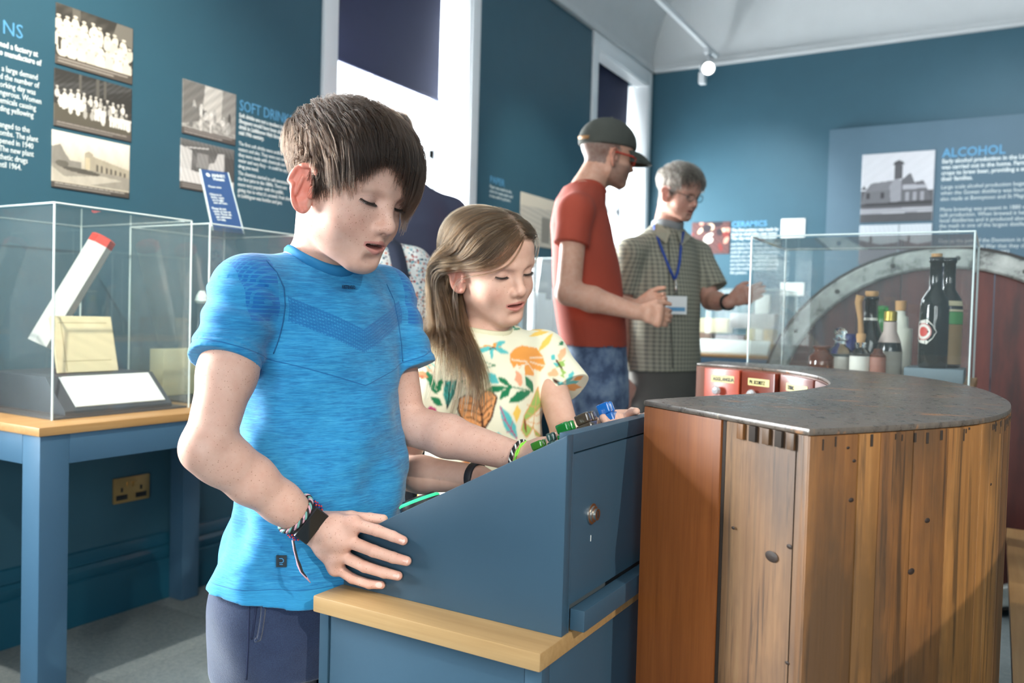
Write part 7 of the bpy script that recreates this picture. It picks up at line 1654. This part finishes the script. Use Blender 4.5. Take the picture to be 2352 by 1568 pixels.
# ------------------------------------------------------------------ two visitors behind the boy
def visitor(H, neck, shR, shL, elR, elL, wrR, wrL, rows, ang, skin, hipc, tr_a, tf_a, label, hair_col):
    B = Solid(); B.loft([(a, b, c, d-.026, e-.026, f) for a, b, c, d, e, f in rows], .02)
    for s_ in (shR, shL): B.cone(neck, s_, .05, .05, .03)
    head_ops(B, H, neck, (.052, .056), adult=True, mouth_open=.0005)
    for a_, b_, c_ in ((shR, elR, wrR), (shL, elL, wrL)): B.chain([a_, b_, c_], [.048, .040, .027], .02); simple_hand(B, np.asarray(c_), (0, 0, -1), tf_a, .25, up=tr_a)
    hips = long_legs(B, hipc, tr_a, tf_a, .09, .082)
    def cols(V):
        C = np.tile(np.array(skin), (len(V), 1)); return face_paint(V, H, C, am=.3, hair=hair_region_man, hair_col=hair_col)
    P_ = np.array([neck, shR, shL, elR, elL, wrR, wrL]); lo, hi = P_.min(0)-.25, P_.max(0)+.32; lo[2] = -.01
    o, V = solid_obj('person', B, [(lo, hi, .010), (H.T-.15, H.T+.16, .005)], M_skinA, None, cols); set_float(o, 'Freckle', np.zeros(len(V))); tag(o, label, 'person'); return o, hips, V
def plain_shirt(name, rows, neck, nk_, arms, cut, m, parent, lo, hi, amp, freq, h=.007, colors=None):
    T0 = Solid(); T0.loft(rows, .02, cap=.005); S0 = Solid(); c0 = (np.asarray(lo)+np.asarray(hi))/2; S0.ops.append((lambda P: T0.ev(P), np.asarray(c0, np.float32), .9, .02, 'u'))
    for s_, e_, r0, r1 in arms:
        n_ = unit(e_-s_); one = Solid(); one.cone(neck+np.array([0, 0, -.02]), s_, .058, .060, .03); one.cone(s_, e_+n_*.02, r0, r1, .03); one.half(e_, n_, .002); S0.ops.append((lambda P, one=one: one.ev(P), np.asarray((s_+e_)/2, np.float32), .34, .03, 'u'))
    S0.shell(.018); S0.cone(neck-nk_*.03, neck+nk_*.1, .062, .070, .005, 's'); S0.half(cut, (0, 0, -1), .003)
    return gown(name, S0, 3, amp, freq, m, parent, (lo, hi), h, colors), S0
def vis_setup(pxn, d, sw, face, hz=None):
    """neck pixel and depth, half shoulder width, facing (camera right, away)"""
    neck = at(*pxn, d); f_ = unit(np.array([math.cos(YAW), math.sin(YAW), 0])*face[0]+np.array([-math.sin(YAW), math.cos(YAW), 0])*face[1]); r_ = np.cross(f_, [0, 0, 1]); return neck, f_, r_
# navy polo, back turned
nn_, fN, rN = vis_setup((928, 432), 3.10, .2, (-.45, .9)); angN = math.atan2(rN[1], rN[0])
HN = Frame(at(893, 330, 3.10), np.stack([rN, unit(fN+np.array([0, 0, -.35])), unit(np.array([0, 0, 1])+fN*.35)], 1), 1.05)
zz = lambda h: nn_+np.array([0, 0, h])
rowsN = [(zz(h)[2], zz(h)[0], zz(h)[1], a, b, angN) for h, a, b in ((.01, .075, .070), (-.05, .150, .095), (-.14, .200, .125), (-.30, .200, .135), (-.50, .185, .135), (-.62, .190, .138))]
shN = [nn_+rN*.185+np.array([0, 0, -.085]), nn_-rN*.185+np.array([0, 0, -.085])]; elN = [s_+np.array([0, 0, -.30])+r_*.03+fN*.02 for s_, r_ in zip(shN, (rN, -rN))]; wrN = [e_+np.array([0, 0, -.16])+fN*.19 for e_ in elN]
person5, hipsN, V5 = visitor(HN, nn_, shN[0], shN[1], elN[0], elN[1], wrN[0], wrN[1], rowsN, angN, srgb('#CFA08A'), zz(-.62), rN, fN, 'visitor in a navy polo shirt seen behind the boy and girl', srgb('#4A3A30'))
M_navy = paint('navy_pique', srgb('#3A3F54'), .85, .05, .1, 700)
(_o, S5) = plain_shirt('polo_shirt', rowsN, nn_, unit(HN.p(0, -.02, -.05)-nn_), [(s_, s_*.42+e_*.58, .062, .066) for s_, e_ in zip(shN, elN)], zz(-.60), M_navy, person5, nn_+np.array([-.42, -.42, -.66]), nn_+np.array([.42, .42, .12]), .003, 26)
nk5 = unit(HN.p(0, -.02, -.05)-nn_); band_mesh('collar', ring_at(nn_+nk5*.030, nk5, .080, fN, 32), nk5, .050, .012, M_navy, person5, nn_)
for h_ in hipsN:
    B = Solid(); B.chain([h_+np.array([0, 0, .08]), np.array([h_[0], h_[1], .48]), np.array([h_[0], h_[1], .06])], [.105, .080, .066], .03); gown('trouser_leg', B, 2, .003, 25, paint('dark_chino', srgb('#2E3138'), .9), person5, (np.array([h_[0]-.14, h_[1]-.14, .02]), np.array([h_[0]+.14, h_[1]+.14, h_[2]+.16])), .012); shoe(h_, fN, M_shoe, person5, 1.5)
# floral blouse with a navy strap
nf_, fW, rW = vis_setup((838, 560), 2.66, .2, (-.15, .98)); angW = math.atan2(rW[1], rW[0])
HW = Frame(at(815, 478, 2.64), np.stack([rW, unit(fW+np.array([0, 0, -.3])), unit(np.array([0, 0, 1])+fW*.3)], 1), .98)
zw = lambda h: nf_+np.array([0, 0, h])
rowsW = [(zw(h)[2], zw(h)[0], zw(h)[1], a, b, angW) for h, a, b in ((.01, .065, .060), (-.04, .125, .080), (-.12, .165, .105), (-.26, .160, .115), (-.45, .150, .112), (-.58, .165, .122))]
shW = [nf_+rW*.150+np.array([0, 0, -.065]), nf_-rW*.150+np.array([0, 0, -.065])]; elW = [s_+np.array([0, 0, -.26])+r_*.035 for s_, r_ in zip(shW, (rW, -rW))]; wrW = [e_+np.array([0, 0, -.15])+fW*.16 for e_ in elW]
person6, hipsW, V6 = visitor(HW, nf_, shW[0], shW[1], elW[0], elW[1], wrW[0], wrW[1], rowsW, angW, srgb('#DDB09A'), zw(-.58), rW, fW, 'visitor in a white flowered blouse with a navy strap behind the boy', srgb('#6A5238'))
t = NT('flowered_cotton'); v = t.coords(); vo = t.n('ShaderNodeTexVoronoi'); t.l(v, vo.inputs['Vector']); vo.inputs['Scale'].default_value = 120; sep = t.n('ShaderNodeSeparateColor'); t.l(vo.outputs['Color'], sep.inputs[0])
spot_ = t.math('LESS_THAN', vo.outputs['Distance'], .52); cc = t.ramp(sep.outputs[0], [(.0, srgb('#B8453E')), (.25, srgb('#7FB6BE')), (.5, srgb('#2B3A50')), (.75, srgb('#D98A70')), (1, srgb('#9CCBD0'))])
t.set(Base_Color=t.mix(t.math('MULTIPLY', spot_, t.math('LESS_THAN', sep.outputs[1], .75)), srgb('#E6E4DE'), cc), Roughness=.8); M_flor = t.m
(_o, S6) = plain_shirt('blouse', rowsW, nf_, unit(HW.p(0, -.02, -.05)-nf_), [(s_, s_*.35+e_*.65, .058, .068) for s_, e_ in zip(shW, elW)], zw(-.55), M_flor, person6, nf_+np.array([-.36, -.36, -.60]), nf_+np.array([.36, .36, .10]), .003, 28)
st_ = []
for px, py in ((893, 560), (905, 570), (914, 600), (921, 640), (925, 680), (926, 720), (920, 770)):
    p, n = on_cloth(S6, px, py, 2.3, 3.2); st_.append((p+n*.006, n))
V, F = [], []
for i, (p, n) in enumerate(st_):
    d = unit(st_[min(i+1, len(st_)-1)][0]-st_[max(i-1, 0)][0]); s_ = unit(np.cross(n, d)); V += [p-s_*.024, p+s_*.024, p+s_*.024+n*.006, p-s_*.024+n*.006]
for i in range(len(st_)-1):
    for k in range(4): F.append((i*4+k, i*4+(k+1) % 4, i*4+4+(k+1) % 4, i*4+4+k))
tag(mesh_np('bag_strap', np.array(V), np.array(F), paint('strap_navy', srgb('#2B3144'), .8), None, False), 'navy webbing bag strap over the flowered blouse shoulder', 'bag strap')
for h_ in hipsW:
    B = Solid(); B.chain([h_+np.array([0, 0, .08]), np.array([h_[0], h_[1], .48]), np.array([h_[0], h_[1], .06])], [.098, .074, .060], .03); gown('trouser_leg', B, 2, .003, 25, bpy.data.materials['dark_chino'], person6, (np.array([h_[0]-.13, h_[1]-.13, .02]), np.array([h_[0]+.13, h_[1]+.13, h_[2]+.16])), .012); shoe(h_, fW, M_shoe, person6, 1.3)

# hair of the two visitors
for H_, nk_, V_, c_, own, ln_ in ((HN, nn_, V5, ('#2A211B', '#3F322A', '#57483D'), person5, .03), (HW, nf_, V6, ('#4A3726', '#6A5238', '#8A7050'), person6, .09)):
    hs = Solid(); head_ops(hs, H_, nk_, (.052, .056), adult=True, mouth_open=.0005)
    strands('hair', grow(hs, H_, hair_region_man, 2600, 8, flowB, lambda q, L=ln_: L+.03*np.clip((q[:, 2]-.03)/.05, 0, 1), lambda q: .006+.012*np.clip((q[:, 2]-.0)/.07, 0, 1), 19, .3, .5, V_[np.linalg.norm(H_.loc(V_), axis=1) < .17]), .0010, hair_mat('visitor_hair', *[srgb(k) for k in c_], .4), own, .4)
